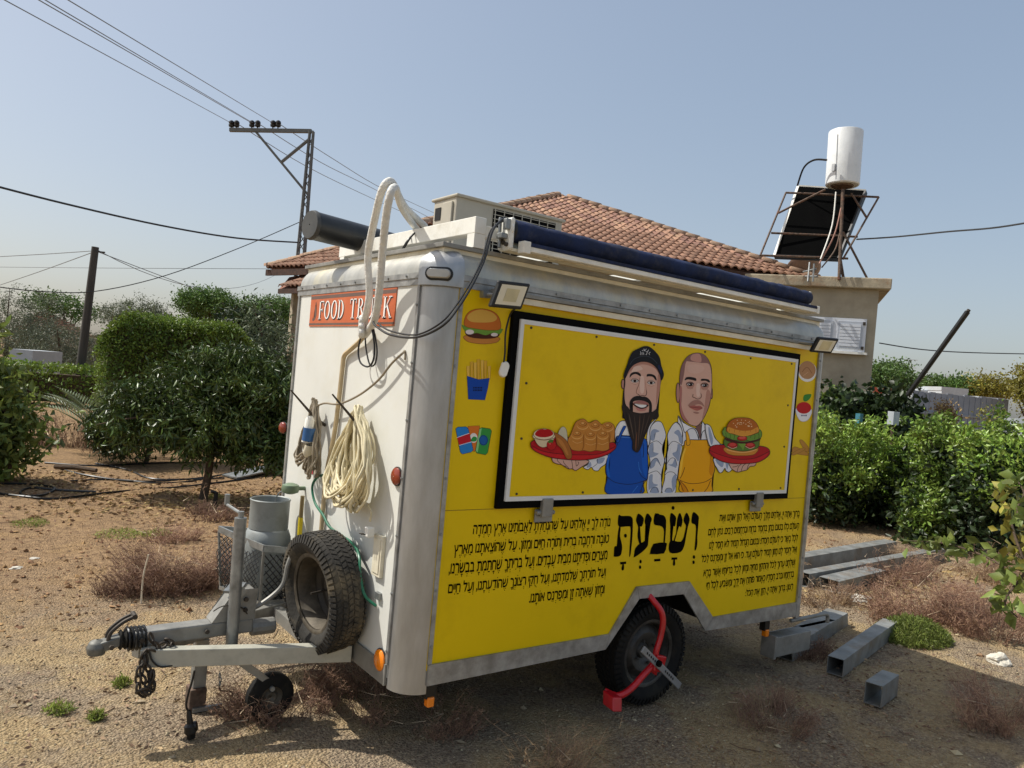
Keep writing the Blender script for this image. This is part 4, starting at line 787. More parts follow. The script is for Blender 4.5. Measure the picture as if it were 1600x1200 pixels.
# ------------------------------------------------------------------ things on the roof
rf = thing('roof_frame', 'white painted steel frame standing on the trailer roof under the awning', 'frame', (.25, .05, 2.345))
def leg(x, y): MB().box((x-.03, y-.03, 2.346), (x+.03, y+.03, 2.41)).build('leg', M_wpaint, rf)
for x, y in ((.23, .07), (.23, 1.50), (2.6, .07), (2.6, 1.50)): leg(x, y)
MB().box((.20, .04, 2.411), (.26, 1.55, 2.487)).build('beam', M_wpaint, rf, bevel=.003)
MB().box((2.57, .04, 2.411), (2.63, 1.55, 2.487)).build('beam', M_wpaint, rf, bevel=.003)
MB().box((.262, .045, 2.40), (2.568, .095, 2.455)).build('beam', M_wpaint, rf, bevel=.003)
MB().box((.262, 1.49, 2.411), (2.568, 1.54, 2.47)).build('beam', M_wpaint, rf, bevel=.003)
MB().box((.80, .30, 2.4), (.84, 1.488, 2.44)).build('beam', M_wpaint, rf); MB().box((1.5, .30, 2.4), (1.54, 1.488, 2.44)).build('beam', M_wpaint, rf)
aw = thing('retractable_awning', 'rolled dark blue awning with white front bar along the trailer roof edge', 'awning', (.3, 0, 2.35))
mb = MB(); N = 120; prof = []
for i in range(N): prof.append((i/(N-1)*2.36, .050+.005*noise.noise(Vector((i*.16, 0, 0)))+.0035*math.sin(i*1.1+2*math.sin(i*.37))*max(0, i/N-.3)-.004*i/N))
mb.lathe((.37, -.005, 2.447), (1, 0, 0), prof, 24, True); rl = mb.build('fabric_roll', M_blue, aw, smooth=True)
MB().lathe((.345, -.005, 2.447), (1, 0, 0), [(0, .01), (0, .03), (.012, .034), (.012, .05), (.025, .052)], 20).build('roller_end', M_blackp, rl, smooth=True)
MB().tube([(.347+.002*math.cos(t), -.005+.026*math.cos(t)*0-.03+.018*math.cos(t), 2.447+.022*math.sin(t)) for t in [i/16*2*math.pi for i in range(16)]], .006, 6, closed=True).build('winding_eye', M_wpaint, rl, smooth=True)
MB().tube([(2.73, -.005, 2.447), (2.75, -.005, 2.447)], .03, 14).build('roller_end', M_wpaint, rl)
MB().box((.40, -.088, 2.352), (2.735, -.050, 2.376)).build('front_bar', M_wpaint, aw, bevel=.003)
MB().box((.42, -.092, 2.3765), (2.735, -.046, 2.392)).build('fabric_edge', M_blue, aw)
MB().box((.385, -.095, 2.34), (.425, -.045, 2.396)).build('end_cap', M_wpaint, aw, bevel=.004)
MB().box((2.72, -.095, 2.345), (2.745, -.045, 2.394)).build('end_cap', M_wpaint, aw, bevel=.004)
MB().box((.34, -.042, 2.348), (2.75, .03, 2.362)).box((.34, .02, 2.363), (2.75, .032, 2.40)).build('back_channel', M_cream, aw)
mb = MB().box((.335, -.05, 2.352), (.36, .05, 2.50)); bk = mb.build('side_bracket', M_wpaint, aw, bevel=.01)
for z_, y_ in ((2.375, -.03), (2.395, .01), (2.43, .03), (2.385, -.005)): MB().tube([(.325, y_, z_), (.337, y_, z_)], .010, 10).build('bolt', M_chain, bk)
MB().box((.30, -.03, 2.40), (.335, .012, 2.425)).box((.31, -.045, 2.44), (.336, -.02, 2.49)).tube([(.32, .01, 2.36), (.32, .02, 2.50)], .009).build('gear_box', M_galv, bk, bevel=.004)
MB().box((2.72, -.03, 2.352), (2.745, .05, 2.49)).build('side_bracket', M_wpaint, aw, bevel=.01)
# split air conditioner
ac = thing('air_conditioner_unit', 'beige air conditioner condenser lying behind the white roof frame', 'air conditioner', (1.2, 1.35, 2.44))
acm = mat('beige_ac_paint', '#b9b2a1', .5, var=.04, scale=6, dirt='#9d947c', damt=.4)
A0, A1 = Vector((.80, 1.22, 2.441)), Vector((1.66, 1.50, 2.873))
MB().box(A0, A1).build('case', acm, ac, bevel=.012)
MB().box((.788, 1.20, 2.865), (1.672, 1.52, 2.885)).build('lid', acm, ac, bevel=.008)
MB().box((.796, 1.40, 2.74), (.7995, 1.47, 2.82)).build('service_opening', M_dark, ac); MB().box((.785, 1.25, 2.46), (.7995, 1.36, 2.84)).build('cover_plate', acm, ac, bevel=.004)
gl = MB().box((1.08, 1.2165, 2.47), (1.60, 1.2195, 2.845)).build('fan_opening', M_black, ac)
mb = MB()
for i in range(14): z_ = 2.48+i*.0272; mb.box((1.08, 1.2085, z_), (1.60, 1.2125, z_+.004))
for i in range(8): x_ = 1.085+i*.072; mb.box((x_, 1.204, 2.47), (x_+.005, 1.208, 2.85))
mb.build('fan_grille', acm, gl)
# black boiler / flue pipe
bp_ = MB().lathe((-.12, 1.22, 2.515), (1.05, .22, -.02), [(0, .079), (.02, .082), (.03, .079), (1.3, .079)], 32).build('black_pipe', mat('black_flue_pipe', '#2d2d2b', .38, .1, var=.25, scale=5, dirt='#6a675e', damt=.35, dscale=4), None, smooth=True)
bp_v = None
tag(bp_, 'thick black cylinder pipe jutting out over the front edge of the trailer roof', 'pipe')
MB().lathe((-.125, 1.219, 2.5155), (1.05, .22, -.02), [(0, .004), (0, .076), (.006, .080), (.02, .0835)], 32).build('end_cap', mat('dark_grey_cap', '#4b4b48', .45, var=.15, scale=6), bp_, smooth=True)
# wrapped hoses looping from the roof to the front wall
def hose(pts, r, name, m, label, cat, n=8, sub=8, group=None):
    o = MB().tube(smoothpts(pts, sub), r, n).build(name, m, None, smooth=True); tag(o, label, cat, group); return o
X = lambda u, v, x: P(u, v, 0, x)
hose([X(566, 520, -.045), X(570, 500, -.075), X(577, 460, -.10), X(575, 400, -.13), X(586, 340, -.17), X(597, 297, -.19), X(609, 283, -.16), X(619, 297, -.09), X(628, 325, .04), X(645, 350, .24), X(652, 358, .45)], .0175, 'wrapped_hose', M_hose, 'left of the two white wrapped hoses arching over the trailer roof edge', 'hose', 10)
hose([X(570, 524, -.045), X(585, 500, -.07), X(592, 460, -.10), X(597, 400, -.13), X(603, 340, -.17), X(610, 303, -.18), X(617, 293, -.14), X(622, 305, -.05), X(634, 325, .08), X(655, 345, .30), X(664, 353, .45)], .018, 'wrapped_hose', M_hose, 'right of the two white wrapped hoses arching over the trailer roof edge', 'hose', 10)
o = MB()
for k in range(3): o.tube([X(568, 505+k*6, -.06)+Vector((.035*math.cos(t)*.6-.01, .045*math.cos(t), .022*math.sin(t)+.012*math.cos(t)*(k-1))) for t in [i/18*2*math.pi for i in range(18)]], .015, 8, closed=True)
tag(o.build('tape_binding', M_hose, None, smooth=True), 'knot of white wrapping binding the two hoses at the sign', 'hose wrap')
hose([X(577, 510, -.03), X(565, 530, -.025), X(548, 546, -.018), X(538, 556, -.016), X(535, 575, -.016), X(530, 620, -.016), X(522, 680, -.016), X(510, 740, -.016), X(505, 790, -.016), X(501, 840, -.016)], .0125, 'beige_conduit_hose', M_beigep, 'ribbed beige conduit running down the white trailer front to the spare wheel', 'conduit', 8, 6)
# cables
hose([Vector((.33, .0, 2.50)), P(770, 360, 1, -.06), P(757, 405, 1, -.10), P(738, 445, 1, -.16), P(715, 482, 0, -.02), P(690, 510, 0, -.08), P(650, 527, 0, -.10), P(610, 523, 0, -.10), P(588, 510, 0, -.09), P(583, 503, 0, -.08)], .0055, 'black_cable', M_blackp, 'thick black cable from the awning motor sagging round the trailer corner', 'cable')
hose([Vector((.335, .0, 2.49)), P(767, 360, 1, -.05), P(753, 405, 1, -.10), P(735, 442, 1, -.15), P(712, 478, 0, -.02), P(688, 505, 0, -.07), P(650, 523, 0, -.09), P(610, 517, 0, -.09), P(590, 505, 0, -.08)], .004, 'black_cable', M_blackp, 'thin black cable alongside the thick one round the trailer corner', 'cable')
hose([X(580, 505, -.06), X(585, 540, -.05), X(583, 563, -.05), X(575, 573, -.05), X(563, 566, -.05), X(560, 545, -.05), X(567, 515, -.06)], .0045, 'black_cable', M_blackp, 'loop of black cable hanging below the hose knot', 'cable')
hose([X(582, 505, -.05), X(589, 545, -.04), X(586, 568, -.04), X(578, 570, -.04), X(572, 545, -.04), X(570, 515, -.05)], .004, 'black_cable', M_blackp, 'second smaller loop of black cable hanging below the hose knot', 'cable')
hose([P(655, 362, 0, .30), P(640, 372, 0, .19), P(626, 395, 0, .17), P(620, 415, 0, .20)], .005, 'black_cable', M_blackp, 'left of two black cables lying over the white roof beam', 'cable')
hose([P(662, 357, 0, .30), P(646, 366, 0, .19), P(633, 385, 0, .17), P(622, 410, 0, .20)], .005, 'black_cable', M_blackp, 'right of two black cables lying over the white roof beam', 'cable')
hose([X(496, 634, -.06), X(508, 630, -.05), X(530, 631, -.04), X(560, 618, -.035), X(590, 595, -.03), X(612, 568, -.03), X(628, 553, -.02), X(633, 549, -.001), X(633, 562, -.003)], .0055, 'grey_cable', M_greyc, 'grey brown cable rising from the small coil towards the trailer corner', 'cable')
hose([P(805, 482, 1, -.12), P(797, 492, 1, -.05), P(790, 520, 1, -.045), P(789, 550, 1, -.045), P(787, 568, 1, -.045)], .0045, 'black_cable', M_blackp, 'short black cable from the left floodlight down to the white sensor', 'cable')
o = MB().add(*pill(P(787, 577, 1, -.040), Vector((.25, 0, 1)).normalized(), Vector((0, -1, 0)), Vector((1, 0, -.25)).normalized(), .075, .045, .012)).build('light_sensor', M_wpaint, T)
# hooks with coils
def hook(y, z, label):
    o = MB().tube([(-.001, y, z-.03), (-.06, y, z+.005), (-.21, y, z+.15)], [.009, .008, .004], 8).build('hook', M_chain, None, smooth=True); tag(o, label, 'hook')
hook(1.06, 1.455, 'left steel rod hook on the white trailer front carrying the small coil'); hook(.515, 1.47, 'right steel rod hook on the white trailer front carrying the cream coil')
def coil(cx, cy, ztop, zbot, wd, n, r, m, name, label, seed, thick=.05, asym=0):
    rg_ = random.Random(seed); pts = []
    for k in range(n):
        w_ = wd*(.45+.6*rg_.random()); zb = zbot+(ztop-zbot)*.22*rg_.random()**1.6; zt = ztop-.012*rg_.random(); dx = rg_.uniform(-1, 1)*thick*.5; sh = rg_.uniform(-.25, .25)*wd
        S = 22
        for i in range(S):
            t = 2*math.pi*i/S; s_ = (1-math.cos(t))/2   # 0 at top, 1 at bottom
            ww = w_*(s_**.55)*(.75+.25*math.sin(math.pi*s_)); yy = math.sin(t)*ww/2*1.0+sh*s_*s_
            zz = zt+(zb-zt)*s_
            pts.append((cx+dx*(.3+.9*s_)+thick*.8*math.sin(t+.7+sh*6)*s_*(1-.4*s_)+.01*rg_.uniform(-1, 1), cy+yy+.004*rg_.uniform(-1, 1), zz+.004*rg_.uniform(-1, 1)))
    o = MB().tube(smoothpts(pts, 2), r, 7).build(name, m, None, smooth=True); return tag(o, label, 'cable coil')
coil(-.055, 1.10, 1.565, 1.14, .36, 17, .0062, M_greyc, 'coiled_cable', 'small grey beige cable coil with blue plug hanging on the left hook', 3, .06)
coil(-.060, .54, 1.57, 1.07, .56, 34, .0066, M_creamc, 'coiled_cable', 'large cream white cable coil hanging on the right hook', 5, .08)
o = MB().lathe(X(485, 650, -.11), (0, .1, -1), [(0, .012), (.02, .024), (.13, .028), (.14, .03)], 16).build('power_connector', M_wpaint, None, smooth=True); tag(o, 'white and blue industrial plug tucked in the small cable coil', 'plug')
MB().lathe(X(484, 668, -.11), (0, .1, -1), [(0, .032), (.07, .033), (.075, .02)], 16).build('blue_collar', mat('plug_blue', '#2c5f96', .4), o, smooth=True); MB().lathe(X(483, 695, -.11), (0, .3, -1), [(0, .02), (.05, .024), (.07, .01)], 12).build('cream_plug', M_cream, o, smooth=True)
hose([X(575, 790, -.04), X(580, 800, -.04), X(578, 815, -.04)], .005, 'cream_cable_tail', M_creamc, 'short cream cable tail below the large coil ending in a plug', 'cable')
o = MB().box(X(577, 835, -.05)-Vector((.018, .018, .012)), X(577, 835, -.05)+Vector((.018, .018, .035))).build('wall_plug', M_wpaint, None, bevel=.006); tag(o, 'white three pin plug hanging above the spare wheel', 'plug')
for dy in (-.008, .008): p0 = X(577, 835, -.05)+Vector((-.018, dy+.012, 0)); MB().tube([p0, p0+Vector((-.018, .012, 0))], .0025, 6).build('pin', M_chain, o)
hose([X(512, 742, -.02), X(497, 745, -.03), X(488, 760, -.03), X(492, 785, -.03), X(505, 805, -.03), X(514, 822, -.03), X(530, 835, -.01), X(552, 850, -.02), X(561, 870, -.05), X(563, 900, -.06), X(570, 930, -.05), X(588, 947, -.01)], .007, 'green_hose', M_green, 'thin green water hose curving behind the spare wheel', 'hose')
# ------------------------------------------------------------------ spare wheel
sw = thing('spare_wheel', 'dusty spare wheel leaning against the white trailer front on the drawbar', 'wheel', (-.13, .60, .36))
sax = Vector((1, .08, .10)).normalized()
wheel((-.135, .605, .655), sax, .292, .188, .168, sw, M_rim, mat('dusty_tyre', '#35322c', .85, var=.25, scale=10, bump=.3, dirt='#8a7a5c', damt=.6, dscale=5), blocks=64)
scp = Vector((-.135, .605, .655))
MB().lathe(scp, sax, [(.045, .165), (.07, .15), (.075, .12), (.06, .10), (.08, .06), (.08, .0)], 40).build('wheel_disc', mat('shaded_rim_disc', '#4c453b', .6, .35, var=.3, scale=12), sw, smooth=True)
MB().tube([scp+sax*.05+Vector((0, .0, 0)), scp-sax*.06], .006).build('wheel_bolt', M_chain, sw)
# ------------------------------------------------------------------ gas cylinder and basket
bk_ = thing('gas_basket', 'steel angle rim basket with black netting on the trailer drawbar', 'basket', (-.2, 1.4, .43))
c0, c1, c2, c3 = Vector((-.235, 1.19, .735)), Vector((-.36, 1.60, .76)), Vector((-.02, 1.60, .72)), Vector((-.02, 1.19, .705))
for a_, b_ in ((c0, c1), (c1, c2), (c2, c3), (c3, c0)):
    d_ = (b_-a_).normalized()*.0; MB().bar(a_, b_, .012, .035).build('rim_angle', M_galv, bk_)
b0, b1, b2, b3 = [Vector((q.x*.9-.01, 1.38+(q.y-1.38)*.85, .43)) for q in (c0, c1, c2, c3)]
for a_, b_ in ((b0, b1), (b1, b2), (b2, b3), (b3, b0)): MB().bar(a_, b_, .02, .02).build('base_bar', M_galvL, bk_)
for a_, b_ in ((c0, b0), (c1, b1), (c2, b2), (c3, b3)): MB().bar(a_-Vector((0, 0, .015)), b_, .012, .012).build('upright', M_galvL, bk_)
def net(p00, p10, p01, p11, nu, nv, r, sag, name):
    mb = MB(); p00, p10, p01, p11 = map(Vector, (p00, p10, p01, p11)); nrm = (p10-p00).cross(p01-p00).normalized()
    def S(u, v): return (p00*(1-u)+p10*u)*(1-v)+(p01*(1-u)+p11*u)*v+nrm*sag*math.sin(math.pi*v)*(.6+.4*math.sin(math.pi*u))
    for sgn in (1, -1):
        for k in range(-nv, nu+nv):
            pts = []
            for j in range(13):
                v = j/12; u = (k+ (v*nv if sgn > 0 else (1-v)*nv))/nu
                if 0 <= u <= 1: pts.append(S(u, v))
            if len(pts) > 2: mb.tube(pts, r, 5, cap=False)
    return mb.build(name, M_blackp, bk_, kind='stuff')
dz = Vector((0, 0, -.03))
net(c0+dz, c1+dz, b0, b1, 12, 9, .0022, .04, 'net'); net(c3+dz, c0+dz, b3, b0, 6, 7, .0032, .03, 'net'); net(c1+dz, c2+dz, b1, b2, 10, 9, .0022, .02, 'net')
gc = thing('gas_cylinder', 'grey steel gas cylinder with ring collar standing in the drawbar basket', 'gas cylinder', (-.15, 1.36, .44))
g0 = Vector((-.16, 1.36, .415))
MB().lathe(g0, (0, 0, 1), [(0, .09), (.0, .115), (.02, .128), (.30, .130), (.345, .127), (.385, .112), (.41, .08), (.42, .0)], 36).build('body', M_gas, gc, smooth=True)
MB().lathe(g0, (0, 0, 1), [(.395, .108), (.545, .108), (.555, .112), (.56, .108), (.555, .103), (.40, .103)], 32).build('collar', M_gas, gc, smooth=True)
MB().lathe(g0, (0, 0, 1), [(.43, .03), (.47, .03), (.475, .018), (.52, .018), (.52, .0)], 14).build('valve', M_galv, gc)
hose([g0+Vector((.02, 0, .50)), g0+Vector((.03, -.03, .59)), g0+Vector((.07, -.09, .63)), Vector((-.05, 1.27, 1.07))], .004, 'gas_line', M_galv, 'thin metal gas line from the cylinder valve to the green regulator', 'gas line')

# ------------------------------------------------------------------ drawbar clutter
def chain_links(pts, r, L_, m, name, label):
    mb = MB(); pts = smoothpts(pts, 4); k = 0; acc = 0; last = pts[0]
    for i in range(1, len(pts)):
        seg = pts[i]-pts[i-1]; acc += seg.length
        if acc >= L_*.72:
            acc = 0; c_ = pts[i]; t = seg.normalized(); a = t.orthogonal().normalized(); b_ = t.cross(a)
            if k % 2: a, b_ = b_, a
            mb.tube([c_+t*L_*.5*math.cos(q)+a*L_*.28*math.sin(q) for q in [j/12*2*math.pi for j in range(12)]], r, 6, closed=True); k += 1
    o = mb.build(name, m, None, smooth=True); return tag(o, label, 'chain')
D = lambda u, v, y: P(u, v, 1, y)
chain_links([D(232, 985, .74), D(238, 1000, .73), D(250, 1010, .735), D(262, 1000, .74), D(270, 1012, .74), D(262, 1022, .735), D(245, 1020, .73), D(228, 1018, .72), D(222, 1040, .71), D(224, 1062, .70), D(238, 1075, .70), D(236, 1060, .71), D(230, 1040, .71), D(226, 1022, .72)], .0056, .044, M_chain, 'safety_chain', 'rusty chain heaped over the tip of the drawbar')
chain_links([D(218, 1035, .69), D(216, 1055, .69), D(217, 1080, .69), D(226, 1085, .69), D(234, 1070, .69), D(238, 1050, .70), D(236, 1080, .70), D(224, 1078, .68), D(214, 1084, .69)], .0058, .046, M_chain, 'safety_chain', 'dark chain dangling below the tip of the drawbar')
hose([D(232, 1015, .72), D(240, 1035, .71), D(258, 1042, .70), D(300, 1030, .70), D(345, 1018, .72), D(400, 1015, .72)], .0042, 'black_cable', M_blackp, 'thin black cable draped along the pale drawbar beam', 'cable')
MB_ = hose([D(304, 1048, .70), D(300, 1065, .70), D(294, 1085, .70), D(291, 1103, .70), D(295, 1112, .70)], .005, 'hanging_plug_cable', M_blackp, 'black trailer light cable hanging from the drawbar with a round plug', 'cable')
pp_ = D(295, 1110, .70); MB().lathe(pp_, (.15, -.05, -1), [(0, .008), (.02, .012), (.06, .014), (.07, .026), (.10, .028), (.11, .02), (.13, .018), (.13, .0)], 16).build('plug', M_blackp, MB_, smooth=True)
MB().lathe(pp_+Vector((.012, 0, -.08)), (1, -.4, .3), [(0, .02), (.03, .022), (.034, .0)], 14).build('plug_cap', M_blackp, MB_, smooth=True)
chain_links([D(343, 1050, .90), D(344, 1062, .90), D(343, 1073, .90)], .003, .024, M_galv, 'pin_chain', 'short pin chain hanging beside the steel prop')
hose([D(343, 1074, .90), D(345, 1079, .90), D(356, 1080, .90), D(364, 1083, .90), D(362, 1088, .90)], .004, 'locking_pin', M_rust, 'bent rusty pin hanging on a short chain under the drawbar', 'pin')
hb_ = MB().box((-.615, .97, .0), (-.535, 1.06, .108)).build('prop_block', M_rust, None, bevel=.006); tag(hb_, 'rusty block carrying the trailer support leg', 'block')
MB().box((-.60, .955, .0), (-.46, .97, .02)).build('foot_plate', M_galv, hb_)

# ------------------------------------------------------------------ wheel clamp
wc = thing('wheel_clamp', 'red tubular wheel clamp with grey arm locked on the trailer wheel', 'wheel clamp', (1.5, -.05, 0))
Y = lambda u, v, y=-.07: P(u, v, 1, y)
MB().tube(smoothpts([Y(1014, 930, .0), Y(1022, 940, -.03), Y(1033, 955, -.06), Y(1036, 972), Y(1032, 995), Y(1026, 1015), Y(1022, 1032), Y(1018, 1042)]), .0165, 14).build('upper_arm', M_red, wc, smooth=True)
MB().tube(smoothpts([Y(1019, 1040), Y(1005, 1055), Y(990, 1072), Y(975, 1084), Y(962, 1087, -.05), Y(945, 1080, .0)]), .018, 14).build('lower_arm', M_red, wc, smooth=True)
h0 = Y(1023, 1032, -.08); MB().obox(h0+Vector((-.02, -.02, -.05)), (.075, 0, -.02), (0, .035, 0), (.02, 0, .085)).obox(Y(1018, 1050, -.08), (.045, 0, -.03), (0, .03, 0), (.02, 0, .06)).build('lock_body', M_red, wc, bevel=.006)
a_, b_ = Y(1004, 1014, -.105), Y(1062, 1072, -.105); MB().bar(a_, b_, .012, .038, up=(0, 0, 1)).build('grey_bar', mat('pale_bar', '#9b9b9b', .4, .3), wc, bevel=.003)
mb = MB()
for i in range(5): q = a_.lerp(b_, .10+i*.05); mb.box((q.x-.003, q.y-.009, q.z-.006), (q.x+.004, q.y-.0065, q.z+.006)); q = a_.lerp(b_, .58+i*.05); mb.box((q.x-.003, q.y-.009, q.z-.006), (q.x+.004, q.y-.0065, q.z+.006))
mb.build('stamped_marks', M_blackp, wc)
MB().lathe(Y(1028, 1036, -.11), (0, -1, 0), [(0, .018), (.015, .018), (.018, .0)], 14).build('lock_barrel', M_black, wc)
f0 = Y(945, 1080, -.02); MB().obox(f0+Vector((-.015, 0, .01)), (.065, .0, -.012), (-.0, -.08, -.01), (-.012, -.02, -.065)).build('foot_plate', M_red, wc, bevel=.005)

# ------------------------------------------------------------------ steel beams on the ground
def beam(p, q, wdt, hgt, label, roll=0, flare=1.0, group='galvanised steel box sections on the ground'):
    p, q = Vector(p), Vector(q); d = (q-p); dn = d.normalized(); s_ = dn.cross(Vector((0, 0, 1))).normalized(); u = s_.cross(dn); t = .004
    root = thing('steel_beam', label, 'steel beam', p, group)
    def prof(w_, h_, f_=1): return [(-w_/2*f_, 0), (w_/2*f_, 0), (w_/2, h_), (-w_/2, h_)]
    mb = MB(); vs = []
    for o_ in (p, q):
        for f_, (w_, h_, z0) in ((1, (wdt, hgt, 0)), (1, (wdt-2*t, hgt-2*t, t))):
            for x_, z_ in prof(w_, h_, flare): vs.append(o_+s_*x_+u*(z_+z0))
    fs = []
    for i in range(4):
        j = (i+1) % 4; fs += [(i, j, 8+j, 8+i), (4+j, 4+i, 12+i, 12+j), (i, 4+i, 4+j, j), (8+j, 12+j, 12+i, 8+i)]
    mb.add(vs, fs); mb.build('box_section', mat('scrap_galvanised', '#8f908c', .5, .3, var=.2, scale=7, dirt='#79603f', damt=.65, dscale=5, bump=.2, bscale=12), root)
    return root
beam((3.18, -.165, .0), (4.50, .16, .0), .105, .115, 'long grey box beam lying beside the green weed with its open end forward')
beam((2.93, -.56, .0), (3.24, -.50, .0), .10, .13, 'short cut block of grey box beam nearest the camera')
beam((3.10, .20, .0), (4.35, .52, .0), .16, .10, 'grey box beam lying under the rear step of the trailer', flare=1.15)
beam((5.15, 1.35, .0), (8.4, 1.55, .0), .12, .14, 'middle one of the three long beams behind the trailer', flare=.8)
beam((5.2, 1.75, .0), (8.0, 1.98, .0), .16, .16, 'farthest of the three long beams behind the trailer')
beam((5.26, 1.15, .0), (6.3, 1.25, .0), .20, .12, 'short wide channel, nearest of the beams behind the trailer', flare=.7)
o = MB().box((3.25, .36, .0), (4.05, .40, .10)).build('steel_offcut', M_galvL, None); tag(o, 'narrow grey steel strip on edge behind the rear step beam', 'steel strip')

# ------------------------------------------------------------------ foliage tools
def leafmesh(name, m, pts, size, asp=.45, droop=.3, seed=1, parent=None, flat=0., kind=None, label=None, fold=.12):
    """pts: (N,3) leaf base points, one bent four-cornered leaf each"""
    rg = np.random.default_rng(seed); N = len(pts); pts = np.asarray(pts, float)
    d = rg.normal(size=(N, 3)); d[:, 2] = d[:, 2]*(1-flat)-droop; d /= np.linalg.norm(d, axis=1)[:, None]
    a = rg.normal(size=(N, 3)); a[:, 2] *= .5; s_ = np.cross(d, a); s_ /= np.linalg.norm(s_, axis=1)[:, None]; nr = np.cross(s_, d)
    L_ = size*(.6+.8*rg.random(N))[:, None]; W_ = L_*asp
    v = np.empty((N, 5, 3)); v[:, 0] = pts; v[:, 1] = pts+d*L_*.5+s_*W_*.5+nr*L_*fold; v[:, 2] = pts+d*L_; v[:, 3] = pts+d*L_*.5-s_*W_*.5+nr*L_*fold; v[:, 4] = pts+d*L_*.45-nr*L_*fold*.3
    off = np.zeros(3); q = parent
    while q is not None: off += np.array(q.location); q = q.parent
    v = v.reshape(-1, 3)-off
    base = np.arange(N)[:, None]*5
    f = np.concatenate([base+np.array([0, 1, 4]), base+np.array([1, 2, 4]), base+np.array([2, 3, 4]), base+np.array([3, 0, 4])], axis=1).reshape(-1, 3)
    me = bpy.data.meshes.new(name); me.vertices.add(len(v)); me.vertices.foreach_set('co', v.ravel().astype(np.float32))
    me.loops.add(len(f)*3); me.loops.foreach_set('vertex_index', f.ravel().astype(np.int32)); me.polygons.add(len(f))
    me.polygons.foreach_set('loop_start', np.arange(0, len(f)*3, 3, dtype=np.int32)); me.polygons.foreach_set('loop_total', np.full(len(f), 3, dtype=np.int32)); me.update(calc_edges=True)
    me.materials.append(m); o = bpy.data.objects.new(name, me); C.objects.link(o)
    if parent: o.parent = parent
    if kind: o['kind'] = kind
    return o
def clumps(lobes, ncl, per, spread, seed, inner=.55, zmin=None):
    """clumps of leaves over the outer part of ellipsoid lobes"""
    rg = np.random.default_rng(seed); vol = np.array([l[3]*l[4]*l[5] for l in lobes])**.67; vol /= vol.sum(); out = []
    for _ in range(ncl):
        l = lobes[rg.choice(len(lobes), p=vol)]; d = rg.normal(size=3); d /= np.linalg.norm(d); r = inner+(1-inner)*rg.random()**.6
        r *= 1+.18*noise.noise(Vector(d*2.2)+Vector((seed, 0, 0)))*2
        c_ = np.array(l[:3])+d*r*np.array(l[3:6])
        n_ = max(3, int(per*(.5+rg.random()))); out.append(c_+rg.normal(size=(n_, 3))*spread*(.6+.8*rg.random()))
    p = np.concatenate(out)
    if zmin is not None: p = p[p[:, 2] > zmin]
    return p
def trunk(name, pts, rs, parent, m=None, branches=0, top=None, rad=1., seed=1, tips=None):
    mb = MB().tube(smoothpts(pts, 4), [rs[0]+(rs[1]-rs[0])*i/(4*(len(pts)-1)) for i in range(4*(len(pts)-1)+1)], 9)
    rg = random.Random(seed); tp = Vector(pts[-1])
    if tips is not None and len(tips):
        for k in range(branches):
            e = Vector(tips[rg.randrange(len(tips))]); st = Vector(pts[-1 if rg.random() < .6 else -2]); md = st.lerp(e, .5)+Vector((0, 0, .1*(e-st).length))
            mb.tube(smoothpts([st, md, e], 4), [rs[1]*.8*(1-.85*i/8) for i in range(9)], 5)
    return mb.build(name, m or M_bark, parent, smooth=True)
def tree(name, label, cat, base, h, lobes, m, ncl, per, spread, size, tr, seed, asp=.45, droop=.3, group=None, inner=.5, branches=8, zmin=.05):
    base = Vector(base); t = thing(name, label, cat, base, group)
    lb = [(base.x+l[0], base.y+l[1], base.z+l[2], l[3], l[4], l[5]) for l in lobes]
    pts = clumps(lb, ncl, per, spread, seed, inner, zmin)
    leafmesh('crown' if tr else 'foliage', m, pts, size, asp, droop, seed, t)
    if tr: trunk('trunk', [base-Vector((0, 0, .05)), base+Vector((.03*h, .01, h*.25)), base+Vector((0, 0, h*.5))], (tr, tr*.6), t, branches=branches, tips=pts[::37], seed=seed)
    return t
V = Vector
# mango tree in the middle left
mb_ = G(317, 778); mb_.z = 0
tree('mango_tree', 'dark glossy leafed round fruit tree on a short trunk left of the trailer', 'tree', mb_, 1.7,
     [(-.35, .15, 1.1, .65, .6, .5), (.45, 0, 1.2, .75, .75, .62), (.1, -.1, .85, .75, .7, .45), (-.72, .4, .95, .42, .42, .42), (.95, -.35, 1.05, .5, .5, .55), (.2, .2, 1.55, .55, .5, .35), (.9, -.5, .7, .4, .4, .35)], L_mango, 680, 34, .060, .095, .055, 11, asp=.28, droop=.75, inner=.35)
p0 = G(255, 745); p0.z = 0
tree('mango_tree', 'smaller dark leafed shrub tree behind the round fruit tree on its left', 'tree', p0+V((0, 1.2, 0)), 1.3, [(-.25, 0, .62, .45, .5, .5), (.5, 0, .9, .6, .5, .55), (-.5, .2, .45, .3, .35, .32)], L_mango, 380, 30, .07, .09, .04, 12, asp=.3, droop=.6, inner=.35)
p0 = G(30, 752); p0.z = 0
tree('loquat_tree', 'broad leaved bushy young tree at the left picture edge', 'tree', p0+V((-.15, 0, 0)), 1.7, [(-.25, 0, .6, .5, .5, .6), (-.6, .1, 1.1, .45, .45, .5), (.05, .2, .45, .4, .4, .42), (-.5, 0, 1.75, .28, .28, .22), (-.15, .1, 1.0, .42, .4, .45), (-.7, 0, .6, .5, .5, .55)], L_broad, 300, 18, .09, .13, .04, 13, asp=.38, droop=.25, inner=.3)
